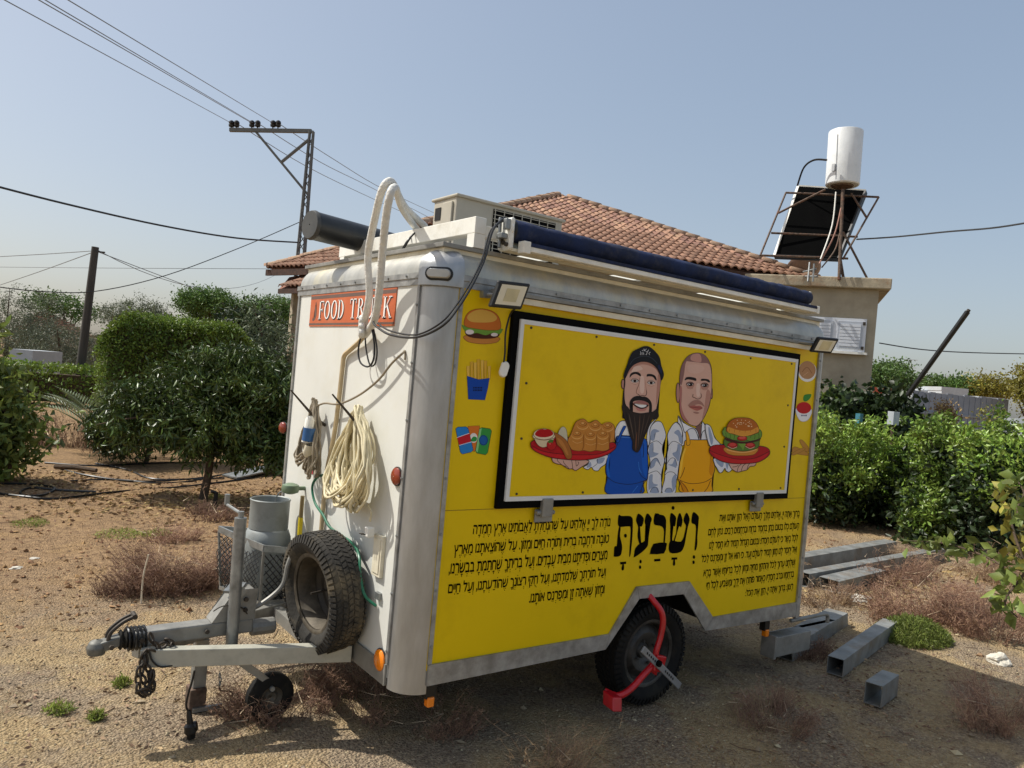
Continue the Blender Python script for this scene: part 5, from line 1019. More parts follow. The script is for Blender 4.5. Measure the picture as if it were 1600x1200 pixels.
# hedges
def hedge(name, label, x0, y0, x1, y1, thick, h, m, n, size, seed, z0=.0, rough_=.07):
    a, b_ = V((x0, y0, 0)), V((x1, y1, 0)); d = b_-a; Ln = d.length; d.normalize(); s_ = V((-d.y, d.x, 0)); rg = np.random.default_rng(seed); pts = []
    for _ in range(n):
        f = rg.random(); u = rg.random()*Ln; w_ = (rg.random()-.5)*thick; z = z0+rg.random()**.8*h
        if f < .35: z = h-rg.random()**2*.12
        elif f < .95: w_ = (thick/2-rg.random()**2*.15)*(1 if rg.random() < .3 else -1)
        else: u = (0 if rg.random() < .5 else Ln)+rg.normal()*.04
        e_r = min(u, Ln-u); z = min(z, h-.55*max(0, 1-e_r/.6)**2*(1 if h > 1.5 else 0)) if True else z
        z += .10*noise.noise(V((u*1.2, seed, w_)))*h/2+rg.normal()*rough_*.6
        q = a+d*u+s_*(w_+.14*noise.noise(V((u*1.5, z*1.5, seed)))+rg.normal()*rough_); pts.append((q.x, q.y, max(.03, z)))
    t = thing(name, label, 'hedge', a.lerp(b_, .5)); leafmesh('foliage', m, np.array(pts), size, .5, -.15, seed, t)
    mb = MB(); mb.obox(a+d*.15-s_*(thick/2-.22)+V((0, 0, .1)), d*(Ln-.3), s_*(thick-.44), V((0, 0, h-.32))); mb.build('inner_twigs', M_bark, t); return t
pl_ = G(140, 700); pr_ = G(372, 700)
h_top = P(250, 500, 1, 13.0).z
hedge('clipped_hedge', 'tall thick clipped green hedge block behind the fruit tree', pl_.x+.35, 13.4, pl_.x+2.95, 12.7, 1.5, 2.3, L_hedge, 30000, .062, 21)
hedge('clipped_hedge', 'low flat topped clipped hedge at the far left', -4.5, 21.5, 2.2, 20.5, 1.0, 1.05, L_hedge, 9000, .09, 22)
# palm fronds
def frond(mb, o_, az, L_, lift, nl, lw, ll):
    o_ = Vector(o_); h_ = V((math.cos(az), math.sin(az), 0)); sd = V((-h_.y, h_.x, 0)); pts = []
    for i in range(nl+1):
        t = i/nl; pts.append(o_+h_*L_*t*math.cos(lift*(1-.3*t))+V((0, 0, L_*(math.sin(lift)*t-.30*t*t))))
    mb.tube(pts, [.012*(1-.8*i/nl) for i in range(nl+1)], 5)
    for i in range(2, nl):
        p_, t_ = pts[i], (pts[i+1]-pts[i-1]).normalized(); l_ = ll*math.sin(math.pi*min(1, .15+i/nl*.9))
        for sg in (-1, 1):
            d_ = (sd*sg*.8+t_*.7+V((0, 0, .18))).normalized(); w_ = t_*lw
            mb.add([p_-w_*.3, p_+d_*l_*.5+w_*.5, p_+d_*l_, p_+d_*l_*.5-w_*.5+V((0, 0, .01))], [(0, 1, 2), (0, 2, 3)])
pb = G(168, 712); pb.z = 0
pm_ = thing('date_palm', 'young feathery date palm between the low hedge and the fruit tree', 'palm', pb)
for k in range(15):
    mb = MB(); frond(mb, pb+V((0, 0, .15)), k*2.4+.3, 1.35+.5*rnd.random(), .7+.55*rnd.random(), 26, .035, .33); mb.build('frond', L_palm, pm_)
# olive, far trees on the left
def ftree(label, u, v, dep, wid, hgt, m, seed, name='far_tree', ncl=260, size=.12, asp=.45, cat='tree', group=None, ht=None, trk=.1, inner=.4, droop=.2):
    """u, v: where the crown centre stands in view, at distance dep"""
    c_ = at(u, v, dep); base = V((c_.x, c_.y, 0)); z = c_.z
    lob = [(0, 0, z, wid, wid, hgt)]; rg = random.Random(seed)
    for k in range(6): a = rg.random()*6.28; lob.append((wid*.6*math.cos(a), wid*.6*math.sin(a), z+hgt*rg.uniform(-.4, .45), wid*.55, wid*.55, hgt*.5))
    return tree(name, label, cat, base, max(.4, z-hgt*.4)*2, lob, m, ncl, 22, size*1.1, size, trk, seed, asp=asp, droop=droop, inner=inner, group=group)
ftree('grey green olive tree in front of the red roofed house at far left', 95, 548, 27, 1.9, 1.1, L_olive, 31, 'olive_tree', 800, .08, .25)
ftree('tall olive tree at the left picture edge behind the low hedge', 10, 520, 28, 1.6, 1.85, L_olive, 32, 'olive_tree', 700, .085, .25)
ftree('open crowned green tree rising behind the far red roof', 100, 480, 42, 1.8, .85, L_tree, 33, ncl=160, size=.14, inner=.2)
ftree('soft feathery tree behind the tall hedge', 215, 498, 24, .95, .6, L_olive, 34, ncl=420, size=.085, asp=.2, droop=-.3)
ftree('round crowned green tree behind the hedge, left one near the lamp', 330, 482, 30, 1.25, .75, L_tree, 35, ncl=520, size=.10)
ftree('broad green tree touching the trailer roof corner at its left', 425, 495, 30, 1.35, .8, L_tree, 36, ncl=560, size=.10)
ftree('dark dense tree in the gap between hedge and trailer', 390, 535, 22, 1.1, 1.1, L_dark, 37, ncl=260, size=.13)
ftree('slim grey green palm shrub beside the trailer edge', 425, 560, 17, .8, 1.2, L_palm, 38, ncl=200, size=.14, asp=.2)
# dry brush strip behind palm
def twig_bush(label, base, rx, ry, h, n, m, seed, name='dry_bush', r=.0022, side=5, cat='dry bush', group=None, upright=.35, kind=None):
    rg = random.Random(seed); base = V(base); mb = MB()
    def rib(p, q, r0):
        p, q = V(p), V(q); t = (q-p); s_ = t.orthogonal().normalized()*r0; s2 = t.cross(s_).normalized()*r0; k = len(mb.v)
        mb.v += [tuple(p+s_), tuple(p-s_*.5+s2*.87), tuple(p-s_*.5-s2*.87), tuple(q)]; mb.f += [(k, k+1, k+3), (k+1, k+2, k+3), (k+2, k, k+3)]; mb.m += [0, 0, 0]
    sub = [(rg.random()*6.283, math.sqrt(rg.random())*.8, rg.uniform(.22, .5), rg.uniform(.55, 1.15)) for _ in range(7)]
    for i in range(n):
        sa_, sr_, ss_, sh2 = sub[rg.randrange(7)]; ox_, oy_ = sr_*math.cos(sa_)+rg.gauss(0, ss_*.5), sr_*math.sin(sa_)+rg.gauss(0, ss_*.5); a = math.atan2(oy_, ox_); rr = min(1.15, math.hypot(ox_, oy_)); p = base+V((rx*rr*math.cos(a), ry*rr*math.sin(a), .0)); p.z = gh(p.x, p.y) if abs(base.z) < .2 else p.z; b2 = a+rg.uniform(-1.2, 1.2)
        sh = math.sqrt(max(.06, 1-rr*rr*.75))*sh2*(1.6 if i % 41 == 0 else 1); ln = h*(.5+.6*rg.random())*sh; out = V((math.cos(b2)*rx, math.sin(b2)*ry, 0)).normalized()*ln*rg.uniform(.3, 1.2)*(1-upright)*1.4
        e = p+out+V((0, 0, ln)); md = p.lerp(e, .5)+V((rg.uniform(-1, 1), rg.uniform(-1, 1), rg.uniform(0, 1)))*ln*.15
        rib(p, md, r*1.3); rib(md, e, r)
        for _ in range(side):
            t = rg.random(); q = (p.lerp(md, t*2) if t < .5 else md.lerp(e, t*2-1)); d = V((rg.gauss(0, 1), rg.gauss(0, 1), rg.gauss(.3, .7))).normalized()*ln*rg.uniform(.15, .4); rib(q, q+d, r*.75)
            for _2 in range(2): q2 = q+d*rg.uniform(.3, .9); rib(q2, q2+V((rg.gauss(0, 1), rg.gauss(0, 1), rg.gauss(.2, .7))).normalized()*d.length*.5, r*.6)
    nf = len(mb.f); mb.use(m); mb.m = [0]*nf; mb.use(mat('bleached_twig', '#bda88c', .9))
    for _ in range(max(3, n//40)):
        a = rg.random()*6.283; p = base+V((rx*rg.uniform(-.8, .8), ry*rg.uniform(-.8, .8), h*rg.uniform(.2, .8))); d = V((math.cos(a), math.sin(a), rg.uniform(-.1, .35)))*h*rg.uniform(.5, 1.3); md = p+d*.5+V((rg.gauss(0, .1), rg.gauss(0, .1), rg.gauss(0, .1)))*h; rib(p, md, r*1.5); rib(md, p+d, r*1.2)
    mb.m = [0]*nf+[1]*(len(mb.f)-nf); o = mb.build(name, None, None)
    if kind: o['kind'] = kind; return o
    return tag(o, label, cat, group)
def g0_(u, v): q = G(u, v); q.z = gh(q.x, q.y); return q
twig_bush('pinkish brown dry brush heap left of the trailer, nearest the hitch', g0_(275, 915), .52, .35, .30, 900, L_dry, 41, r=.0022)
twig_bush('low dry brush heap left of the large heap', g0_(185, 925), .35, .2, .12, 260, L_dry, 42)
twig_bush('dry brown bush around the jockey wheel', g0_(440, 1100), .33, .26, .20, 520, L_dry, 43, r=.0018)
twig_bush('dry twigs under the front of the trailer floor', V((.35, .75, 0)), .35, .4, .22, 300, L_dry, 44, r=.0018)
twig_bush('small red brown bush between tree trunk and gas basket', g0_(330, 808), .4, .25, .2, 260, L_dry, 45, r=.003)
twig_bush('purple brown tuft lying left of the small red brown bush', g0_(262, 845), .3, .2, .15, 160, L_dry, 46, r=.003)
for i, (u, v, rx, ry, h_, n_, lab, L__) in enumerate([(1450, 960, .75, .5, .30, 900, 'large pink brown dry bush behind the steel beams on the right', L_dry), (1560, 985, .55, .45, .34, 700, 'dry pink brown bush at the right edge beside the white rock', L_dry), (1545, 905, .9, .6, .34, 700, 'pale dry brush in front of the broad leaved branches', L_dry2), (1400, 905, .7, .4, .26, 500, 'dry brush growing over the end of the three long beams', L_dry), (1300, 945, .32, .25, .22, 260, 'small dry bush between the trailer rear and the long beams', L_dry2),
        (1210, 1125, .28, .22, .15, 330, 'dark dry bush in the trailer shade below the rear step', L_dry), (1575, 1130, .38, .3, .26, 420, 'dark purple dry bush in the shade at the lower right edge', L_dry), (1265, 1020, .3, .16, .12, 200, 'thin dry bush in front of the beam under the rear step', L_dry), (850, 1200, .22, .2, .22, 110, 'sparse pale dry stalks at the bottom edge below the wheel', L_dry2), (690, 1130, .22, .2, .16, 200, 'dry tuft in the shade below the trailer front corner', L_dry), (1450, 885, .5, .4, .22, 260, 'straw coloured dry tuft left of the broad leaved branches', L_dry2)]):
    twig_bush(lab, g0_(u, v), rx, ry, h_, n_, L__, 50+i, r=.0024 if v < 1020 else .0016)
twig_bush('dry grass stems in front of the low hedge', g0_(110, 700), 1.2, .7, .6, 380, L_dry2, 71, r=.006, side=3, upright=.8)
# green weeds
def weed(label, base, rx, ry, h, n, m, seed, size=.03, asp=.12):
    rg = np.random.default_rng(seed); a = rg.random(n)*6.28; r = np.sqrt(rg.random(n)); x = base.x+rx*r*np.cos(a); y = base.y+ry*r*np.sin(a); z = base.z+rg.random(n)*h*(1-.8*r*r)
    o = leafmesh('green_weed', m, np.stack([x, y, z], 1), size, asp, -.6, seed); tag(o, label, 'weed'); return o
weed('feathery yellow green weed at the far end of the long box beam', g0_(1425, 995), .36, .26, .17, 9000, L_weed, 81, .032, .14)
for i, (u, v, r_, lab) in enumerate([(92, 1108, .06, 'bright green grass tuft at the lower left'), (190, 1068, .045, 'tiny green tuft left of the dangling chain'), (150, 1122, .03, 'smallest green sprout at the lower left'), (48, 820, .16, 'flat green weed patch on the orange soil at left'), (185, 838, .2, 'pale green weed patch in front of the fruit tree'), (245, 836, .14, 'dull green weed beside the purple brown tuft'), (335, 775, .12, 'yellow green weed at the foot of the fruit tree')]):
    weed(lab, g0_(u, v), r_, r_*.8, .04+r_*.15, int(160+1500*r_), L_weed, 90+i, .03 if v > 900 else .03)

# ------------------------------------------------------------------ shrubs on the right
sh_spots = [(1300, 745, 11.6, .62, .72, 'leafy bright green shrub right beside the trailer rear edge'), (1368, 752, 12.1, .66, .74, 'leafy bright green shrub below the stucco wall corner'), (1438, 750, 11.6, .62, .76, 'bright green shrub below the leaning black pole'), (1500, 742, 10.6, .66, .74, 'tall bright green shrub below the metal fence'), (1580, 748, 9.6, .62, .70, 'bright green shrub at the right edge behind the broad leaves'), (1400, 735, 13.4, .8, .8, 'green shrub in the second row below the dark creeper'), (1540, 735, 12.6, .75, .62, 'green shrub in the second row below the white sheeting'), (1452, 815, 10.2, .34, .34, 'small pale green shrub at the front of the hedge line'), (1320, 715, 13.0, .8, .75, 'green shrub in the second row close to the trailer')]
for i, (u, v, dep, wid, hgt, lab) in enumerate(sh_spots):
    c_ = at(u, v-16, dep); base = V((c_.x, c_.y, 0)); rg = random.Random(100+i); z = c_.z
    lob = [(0, 0, z-.1, wid*.8, wid*.8, hgt*.8)]+[(wid*.75*math.cos(a), wid*.75*math.sin(a), z+hgt*rg.uniform(-.45, .82), wid*.30, wid*.30, hgt*rg.uniform(.2, .42)) for a in [rg.random()*6.28 for _ in range(11)]]
    t_ = tree('green_shrub', lab, 'shrub', base, 1.2, lob, L_citrus, 260 if i < 7 else 110, 26, .052, .072, .022, 110+i, asp=.46, droop=.0, inner=.5, branches=18)
    ip = clumps([(base.x, base.y+.1, max(.35, z-.35), wid*.85, wid*.85, max(.4, z-.25))], 170 if i < 7 else 40, 24, .12, 300+i, .1, .03); ip = ip[ip[:, 2] < z+.25]; leafmesh('shade_toned_foliage', L_dark, ip, .10, .45, .2, 300+i, t_)  # darker leaf colour inside stands in for the shade of the shrub's hollows
def creeper(label, u, v, dep, wid, hgt, seed, n=200):
    c_ = at(u, v, dep); t = thing('dark_creeper', label, 'creeper', (c_.x, c_.y, 0)); pts = clumps([(c_.x, c_.y, c_.z, wid, wid*.6, hgt), (c_.x+.2, c_.y, c_.z*.5, wid*.8, wid*.5, c_.z*.5)], n, 24, .12, seed, .3)
    leafmesh('foliage', L_dark, pts, .12, .7, .2, seed, t)
creeper('dark climbing plant over the foot of the stucco building', 1320, 640, 14.0, .9, .38, 131, 220); creeper('dark creeper mound right of the stucco wall under the black pole', 1392, 648, 13.6, .5, .36, 132, 160); creeper('dark creeper trailing down in front of the metal fence', 1446, 690, 13.2, .4, .12, 133, 60)
# broad leaved branches in front right
def branch(label, pts, n, seed, m=L_broad, size=.095, gname='broad_leaf_branch'):
    t = thing(gname, label, 'branch', pts[0]); pts = smoothpts(pts, 5); MB().tube(pts, [.012*(1-.7*i/len(pts)) for i in range(len(pts))], 6).build('stem', M_bark, t, smooth=True)
    rg = np.random.default_rng(seed); q = np.array([tuple(pts[i]) for i in rg.integers(1, len(pts), n)])+rg.normal(size=(n, 3))*.04
    leafmesh('leaves', m, q, size, .6, .35, seed, t)
def q3(u, v, d): return at(u, v, d)
branch('broad leaved branch reaching left over the end of the beams', [q3(1600, 905, 5.6), q3(1540, 870, 6.0), q3(1480, 850, 6.3), q3(1420, 845, 6.5)], 100, 141)
branch('broad leaved branch at the right edge pointing up', [q3(1610, 900, 5.2), q3(1590, 850, 5.3), q3(1575, 800, 5.5), q3(1560, 760, 5.7)], 55, 142, L_yell)
branch('broad leaved branch hanging low at the right edge', [q3(1615, 880, 5.2), q3(1590, 910, 5.2), q3(1570, 940, 5.1), q3(1590, 965, 5.0)], 60, 143)
branch('broad leaved branch with large leaves at the right middle edge', [q3(1620, 830, 5.0), q3(1590, 800, 5.2), q3(1600, 770, 5.3), q3(1585, 745, 5.5)], 45, 144)

# ------------------------------------------------------------------ house with tiled roof
tile_me = None
def tile_mesh():
    mb = MB(); L_, n = .36, 6; w_ = .20; vs = []
    prof = [(-.10, .0), (-.075, .006), (-.05, .03), (-.015, .052), (.02, .052), (.055, .03), (.08, .008), (.10, .004)]
    for y_, dz_ in ((-.02, .030), (L_, .0)):
        for x_, z_ in prof: vs.append((x_*w_/.2, y_, z_+dz_))
    for x_, z_ in prof: vs.append((x_*w_/.2, -.02, z_+.004))
    N = len(prof); mb.add(vs, [(i, i+1, N+i+1, N+i) for i in range(N-1)]+[(2*N+i, 2*N+i+1, i+1, i) for i in range(N-1)])
    me = bpy.data.meshes.new('roof_tile'); me.from_pydata(mb.v, [], mb.f); me.materials.append(M_tile); me.polygons.foreach_set('use_smooth', [True]*(N-1)+[False]*(N-1)); return me
def cap_mesh():
    mb = MB(); vs = []; n = 6
    for y_, r_ in ((-.03, .115), (.38, .095)):
        for i in range(n+1): a = math.pi*i/n; vs.append((r_*math.cos(a), y_, r_*math.sin(a)*.8))
    for i in range(n+1): a = math.pi*i/n; vs.append((.09*math.cos(a), -.03, .09*math.sin(a)*.8-.01))
    N = n+1; mb.add(vs, [(i, i+1, N+i+1, N+i)[::-1] for i in range(n)]+[(2*N+i, 2*N+i+1, i+1, i)[::-1] for i in range(n)])
    me = bpy.data.meshes.new('ridge_tile'); me.from_pydata(mb.v, [], mb.f); me.materials.append(M_cap); me.polygons.foreach_set('use_smooth', [True]*n+[False]*n); return me
TM, CM = tile_mesh(), cap_mesh()
def inst(name, me, M, parent):
    o = bpy.data.objects.new(name, me); C.objects.link(o); o.parent = parent; off = V((0, 0, 0)); q = parent
    while q is not None: off += V(q.location); q = q.parent
    M = M.copy(); M.translation -= off; o.matrix_basis = M; return o
def face_tiles(root, A_, B_, Cc, pitch=.19, row=.29, limit=300, jit=.012):
    """A,B eave corners (left, right), C top of the face"""
    A_, B_, Cc = V(A_), V(B_), V(Cc); e = (B_-A_).normalized(); nrm = e.cross(Cc-A_).normalized()
    if nrm.z < 0: nrm = -nrm
    s_ = nrm.cross(e).normalized()
    if s_.z < 0: s_ = -s_
    Lx = (B_-A_).length; cx = (Cc-A_).dot(e); H_ = (Cc-A_).dot(s_); rg = random.Random(5); cells = []
    r = 0
    while r*row < H_-.1:
        y_ = r*row; x0 = cx*y_/H_; x1 = Lx+(cx-Lx)*y_/H_; k = math.ceil((x0+.02)/pitch)
        while k*pitch < x1-.02: cells.append((k*pitch, y_)); k += 1
        r += 1
    def MT(c_): 
        M = Matrix(((e.x, s_.x, nrm.x, 0), (e.y, s_.y, nrm.y, 0), (e.z, s_.z, nrm.z, 0), (0, 0, 0, 1))); M.translation = A_+e*(c_[0]+rg.uniform(-jit, jit)*.5)+s_*(c_[1]+rg.uniform(-jit, jit))+nrm*(.01+rg.uniform(0, .005)); return M @ Matrix.Rotation(rg.uniform(-.02, .02), 4, 'Z')
    cells.sort(key=lambda c_: ((A_+e*c_[0]+s_*c_[1])-V(CAM)).length)
    for c_ in cells[:limit]: inst('roof_tile', TM, MT(c_), root)
    rest = cells[limit:]
    if rest:
        mb = MB()
        for c_ in rest:
            M = MT(c_); mb.add([tuple(M @ v.co) for v in TM.vertices], [tuple(p_.vertices) for p_ in TM.polygons])
        mb.build('roof_tiles', M_tile, root, kind='stuff')
def hip(root, a, b_, lift=.05, step=.33):
    a, b_ = V(a), V(b_); d = (b_-a).normalized(); n_ = int((b_-a).length/step); x_ = d.cross(V((0, 0, 1))).normalized(); z_ = x_.cross(d); rg = random.Random(8)
    for i in range(n_):
        M = Matrix(((x_.x, d.x, z_.x, 0), (x_.y, d.y, z_.y, 0), (x_.z, d.z, z_.z, 0), (0, 0, 0, 1))); M.translation = a+d*i*step+z_*(lift+rg.uniform(0, .015)); inst('ridge_tile', CM, M @ Matrix.Rotation(rg.uniform(-.05, .05), 4, 'Y'), root)
    mb = MB(); mb.bar(a+V((0, 0, lift-.02)), b_+V((0, 0, lift-.02)), .16, .06); mb.build('mortar_bed', M_cap, root)
HR = at(1275, 440, 16.2); HL = at(655, 352, 14.0); HA = at(875, 307, 20.5)
ez = (HR.z+HL.z)/2; HR.z = HL.z = ez
hs = thing('tiled_roof_house', 'stucco house with a hipped terracotta tile roof behind the trailer', 'house', (HA.x, HA.y, 0))
BRr = V((2*HA.x-HL.x, 2*HA.y-HL.y, ez)); BLr = V((2*HA.x-HR.x, 2*HA.y-HR.y, ez))
rfm = MB(); rfm.add([HL, HR, BRr, BLr, HA], [(0, 1, 4), (1, 2, 4), (2, 3, 4), (3, 0, 4), (3, 2, 1, 0)]).build('roof_deck', mat('clay_deck', '#8a5f4e', .9, var=.3), hs)
face_tiles(hs, HL, HR, HA, limit=300)
hip(hs, HR, HA); hip(hs, HL, HA)
ed = (HR-HL).normalized(); MB().bar(HL-V((0, 0, .09)), HR-V((0, 0, .09)), .05, .14).build('eave_board', M_wood, hs)
ins_ = [HA+(q-HA)*.86 for q in (HL, HR, BRr, BLr)]
mb = MB(); vs = [(q.x, q.y, 0) for q in ins_]+[(q.x, q.y, ez-.02) for q in ins_]; mb.add(vs, [(i, (i+1) % 4, 4+(i+1) % 4, 4+i) for i in range(4)]).build('wall', M_stucco, hs)
# left wing
WL = at(417, 419, 20.5); WR = at(640, 408, 17.2); WT = at(604, 372, 20.5); wz = WL.z; WR.z = wz
wg = thing('house_wing', 'small tiled wing roof with dark wooden eaves left of the trailer top', 'house wing', (WT.x, WT.y, 0))
face_tiles(wg, WL, WR, WT, pitch=.19, row=.28, limit=200); hip(wg, WL, WT)
WB = WT*2-WR; WB.z = wz; WC = WT*2-WL; WC.z = wz
MB().add([WL, WR, WC, WB, WT], [(0, 1, 4), (1, 2, 4), (2, 3, 4), (3, 0, 4), (3, 2, 1, 0)]).build('roof_deck', mat('clay_deck', '#8a5f4e', .9), wg)
MB().bar(WL-V((0, 0, .12)), WR-V((0, 0, .12)), .06, .16).build('eave_board', M_wood, wg)
wi = [WT+(q-WT)*.72 for q in (WL, WR, WC, WB)]; mb = MB(); mb.add([(q.x, q.y, 0) for q in wi]+[(q.x, q.y, wz-.02) for q in wi], [(i, (i+1) % 4, 4+(i+1) % 4, 4+i) for i in range(4)]).build('wall', M_wood, wg)
# lower porch roof with post
PL, PR, PT = at(436, 449, 19.5), at(520, 445, 18.0), at(500, 425, 20.3); PR.z = PL.z
pg = thing('porch_roof', 'little lower tiled porch roof on a post under the left eaves', 'porch', (PL.x, PL.y, 0))
PT2 = at(452, 433, 20.5)
mb = MB().add([PL-V((0, 0, .05)), PR-V((0, 0, .05)), PT, PT2], [(0, 1, 2, 3)]); mb.build('roof_deck', mat('clay_deck', '#8a5f4e', .9), pg)
e_ = (PR-PL).normalized(); s__ = ((PT2-PL)-e_*(PT2-PL).dot(e_)); Hs = s__.length; s__.normalize(); nn_ = e_.cross(s__); nn_ = nn_ if nn_.z > 0 else -nn_
for r in range(int(Hs/.28)+1):
    for k in range(int((PR-PL).length/.19)):
        if k*.19 < r*.12: continue
        M = Matrix(((e_.x, s__.x, nn_.x, 0), (e_.y, s__.y, nn_.y, 0), (e_.z, s__.z, nn_.z, 0), (0, 0, 0, 1))); M.translation = PL+e_*(k*.19+.1)+s__*(r*.28)+nn_*.01; inst('roof_tile', TM, M, pg)
MB().bar(PL-V((0, 0, .1)), PR-V((0, 0, .1)), .05, .12).build('eave_board', M_wood, pg)
pp = at(463, 455, 19.6); MB().box((pp.x-.09, pp.y-.09, 0), (pp.x+.09, pp.y+.09, pp.z)).build('post', M_conc, pg)
# annex
AR = at(1393, 452, 14.8); dirl = V((*( (BR[:2]*-math.sin(R_(70))+BF[:2]*math.cos(R_(70)))), 0)).normalized()
bkd = V((-dirl.y, dirl.x, 0)); bkd = bkd if bkd.dot(V(BF)) > 0 else -bkd
zt_ = AR.z
an = thing('flat_roof_annex', 'grey beige stucco annex with stained concrete roof slab and small window', 'building', (AR.x, AR.y, 0))
MB().obox(V((AR.x, AR.y, zt_)), dirl*3.2, bkd*3.0, V((0, 0, .21))).build('roof_slab', M_conc, an, bevel=.02)
wst = V((AR.x, AR.y, 0))+dirl*.20+bkd*.15
MB().obox(wst, dirl*2.9, bkd*2.7, V((0, 0, zt_-.003))).build('wall', M_stucco, an)
def wallpt(u, v):
    d = _dir(u, v); n_ = -bkd; t = ((wst-V(CAM)).dot(n_))/V(d).dot(n_); return V(CAM)+V(d)*t
w1, w2 = wallpt(1262, 497), wallpt(1350, 551); wx = (w2-w1).dot(dirl); wdt = abs(wx); z1, z0 = wallpt(1350, 499).z, wallpt(1350, 551).z; pR = V((w2.x, w2.y, z0))
wm = mat('white_window_frame', '#d6dae0', .4, var=.03); wn = MB().obox(pR-bkd*.05, dirl*wdt, bkd*.04, V((0, 0, z1-z0))).build('window', wm, an, bevel=.005)
hw = wdt/2
for k in (0, 1):
    o0 = pR+dirl*(k*hw+.06)-bkd*.062+V((0, 0, .06)); fr = MB().obox(o0, dirl*(hw-.09), bkd*.011, V((0, 0, z1-z0-.12))).build('sash', mat('window_shade', '#b3b9c2', .4, var=.04), wn)
    H_ = z1-z0-.2; mb = MB()
    for j in range(7): mb.obox(o0+dirl*.04-bkd*.012+V((0, 0, .04+j*H_/7)), dirl*(hw-.17), bkd*.010, V((0, 0, H_/7-.012)))
    mb.build('shutter_slat', wm, wn)
MB().obox(pR-dirl*.05-bkd*.11-V((0, 0, .05)), dirl*(wdt+.1), bkd*.10, V((0, 0, .045))).build('sill', M_wpaint, an)
for dz_ in (.05, z1-z0-.12): MB().obox(pR+dirl*.02-bkd*.075+V((0, 0, dz_)), dirl*.05, bkd*.02, V((0, 0, .06))).build('hinge', M_chain, wn)
# solar water heater on the slab
A = lambda u, v, d=15.6: at(u, v, d)
sr = V((AR.x, AR.y, zt_+.21))+dirl*1.0+bkd*1.0
shd = thing('solar_water_heater', 'white upright tank and black tilted panel on a rusty stand', 'solar heater', sr)
tb, tt = A(1316, 290), A(1322, 206)
tax = (tt-tb).normalized(); tl = (tt-tb).length
MB().lathe(tb, tax, [(0, .0), (0, .31), (.02, .325), (tl-.015, .33), (tl, .322), (tl+.01, .0)], 36).build('tank', M_tank, shd, smooth=True, angle=35)
MB().tube([A(1306, 280, 15.28), A(1309, 210, 15.28)], .012).box(A(1303, 262, 15.3)-V((.03, .03, .07)), A(1303, 262, 15.3)+V((.03, .03, .07))).build('cover_strip', mat('tank_seam', '#b5b8ba', .5), shd)
MB().lathe(tb-tax*.03, tax, [(0, .0), (0, .2), (.03, .22)], 20).build('tank_base', M_rust, shd)
q0, q1, q2, q3_ = A(1248, 291, 16.3), A(1353, 298, 15.9), A(1311, 403, 15.2), A(1211, 399, 15.6)
pn = (q1-q0).cross(q3_-q0).normalized()
mb = MB(); mb.add([q0, q1, q2, q3_, q0+pn*.08, q1+pn*.08, q2+pn*.08, q3_+pn*.08], [(0, 1, 2, 3), (4, 7, 6, 5), (0, 4, 5, 1), (1, 5, 6, 2), (2, 6, 7, 3), (3, 7, 4, 0)]); mb.build('solar_panel', M_glassb, shd)
for a_, b_ in ((q0, q3_), (q0, q1), (q1, q2), (q3_, q2)): MB().bar(a_+pn*.04, b_+pn*.04, .05, .10).build('panel_frame', M_wpaint if a_ is q0 else M_blackp, shd)
mb = MB()
for a_, b_ in (((1228, 301, 16.2), (1188, 399, 15.4)), ((1188, 399, 15.4), (1325, 404, 15.3)), ((1228, 301, 16.2), (1373, 308, 15.6)), ((1205, 364, 15.7), (1340, 370, 15.4)), ((1373, 308, 15.6), (1317, 405, 15.2)), ((1216, 333, 15.9), (1290, 296, 15.5)), ((1330, 302, 15.6), (1354, 340, 15.5)), ((1317, 362, 15.4), (1356, 437, 15.3))):
    mb.tube([A(*a_), A(*b_)], .022, 6)
mb.tube([A(1317, 296, 15.4), A(1311, 437, 15.1)], .032, 8).tube([A(1312, 400, 15.5), A(1318, 436, 15.6)], .03, 8).build('stand', M_rust, shd)
MB().tube(smoothpts([A(1292, 250, 15.4), A(1272, 250, 15.6), A(1256, 262, 15.8), A(1246, 290, 16.1)]), .02, 6).build('water_pipe', M_blackp, shd, smooth=True)
for k, (a_, b_, m_) in enumerate((((1306, 300, 15.2), (1282, 405, 15.0), M_wpaint), ((1314, 325, 15.2), (1280, 412, 15.0), mat('pink_pipe', '#a3705c', .6)), ((1312, 365, 15.2), (1284, 418, 15.0), M_rust))): MB().tube(smoothpts([A(*a_), A((a_[0]+b_[0])/2+6, (a_[1]+b_[1])/2, 15.1), A(*b_)]), .014, 5).build('feed_pipe', m_, shd, smooth=True)
sdh = thing('satellite_dish', 'brownish satellite dish seen from behind at the corner of the tiled roof', 'satellite dish', A(1262, 420, 15.5))
dc = A(1257, 420, 15.5); dax = (V(CAM)-dc+V((0, 0, 0))).normalized(); dax = (dax+V((.2, .1, -.2))).normalized()
dax = V(BF)*.75+V((0, 0, .62)); dc = A(1257, 424, 16.6)
MB().lathe(dc, dax, [(0, .0), (.012, .14), (.05, .27), (.10, .36), (.115, .37), (.105, .35), (.06, .26), (.024, .14), (.014, 0)], 32).build('dish', mat('dusty_dish', '#a58a78', .8, var=.15), sdh, smooth=True)
mb = MB()
for a_, b_ in (((1255, 425, 15.3), (1275, 420, 15.0)), ((1258, 432, 15.2), (1278, 432, 15.0)), ((1265, 410, 15.2), (1262, 440, 15.1)), ((1272, 412, 15.0), (1270, 440, 15.0))): mb.tube([A(*a_), A(*b_)], .018, 6)
mb.build('mount', M_galv, sdh)
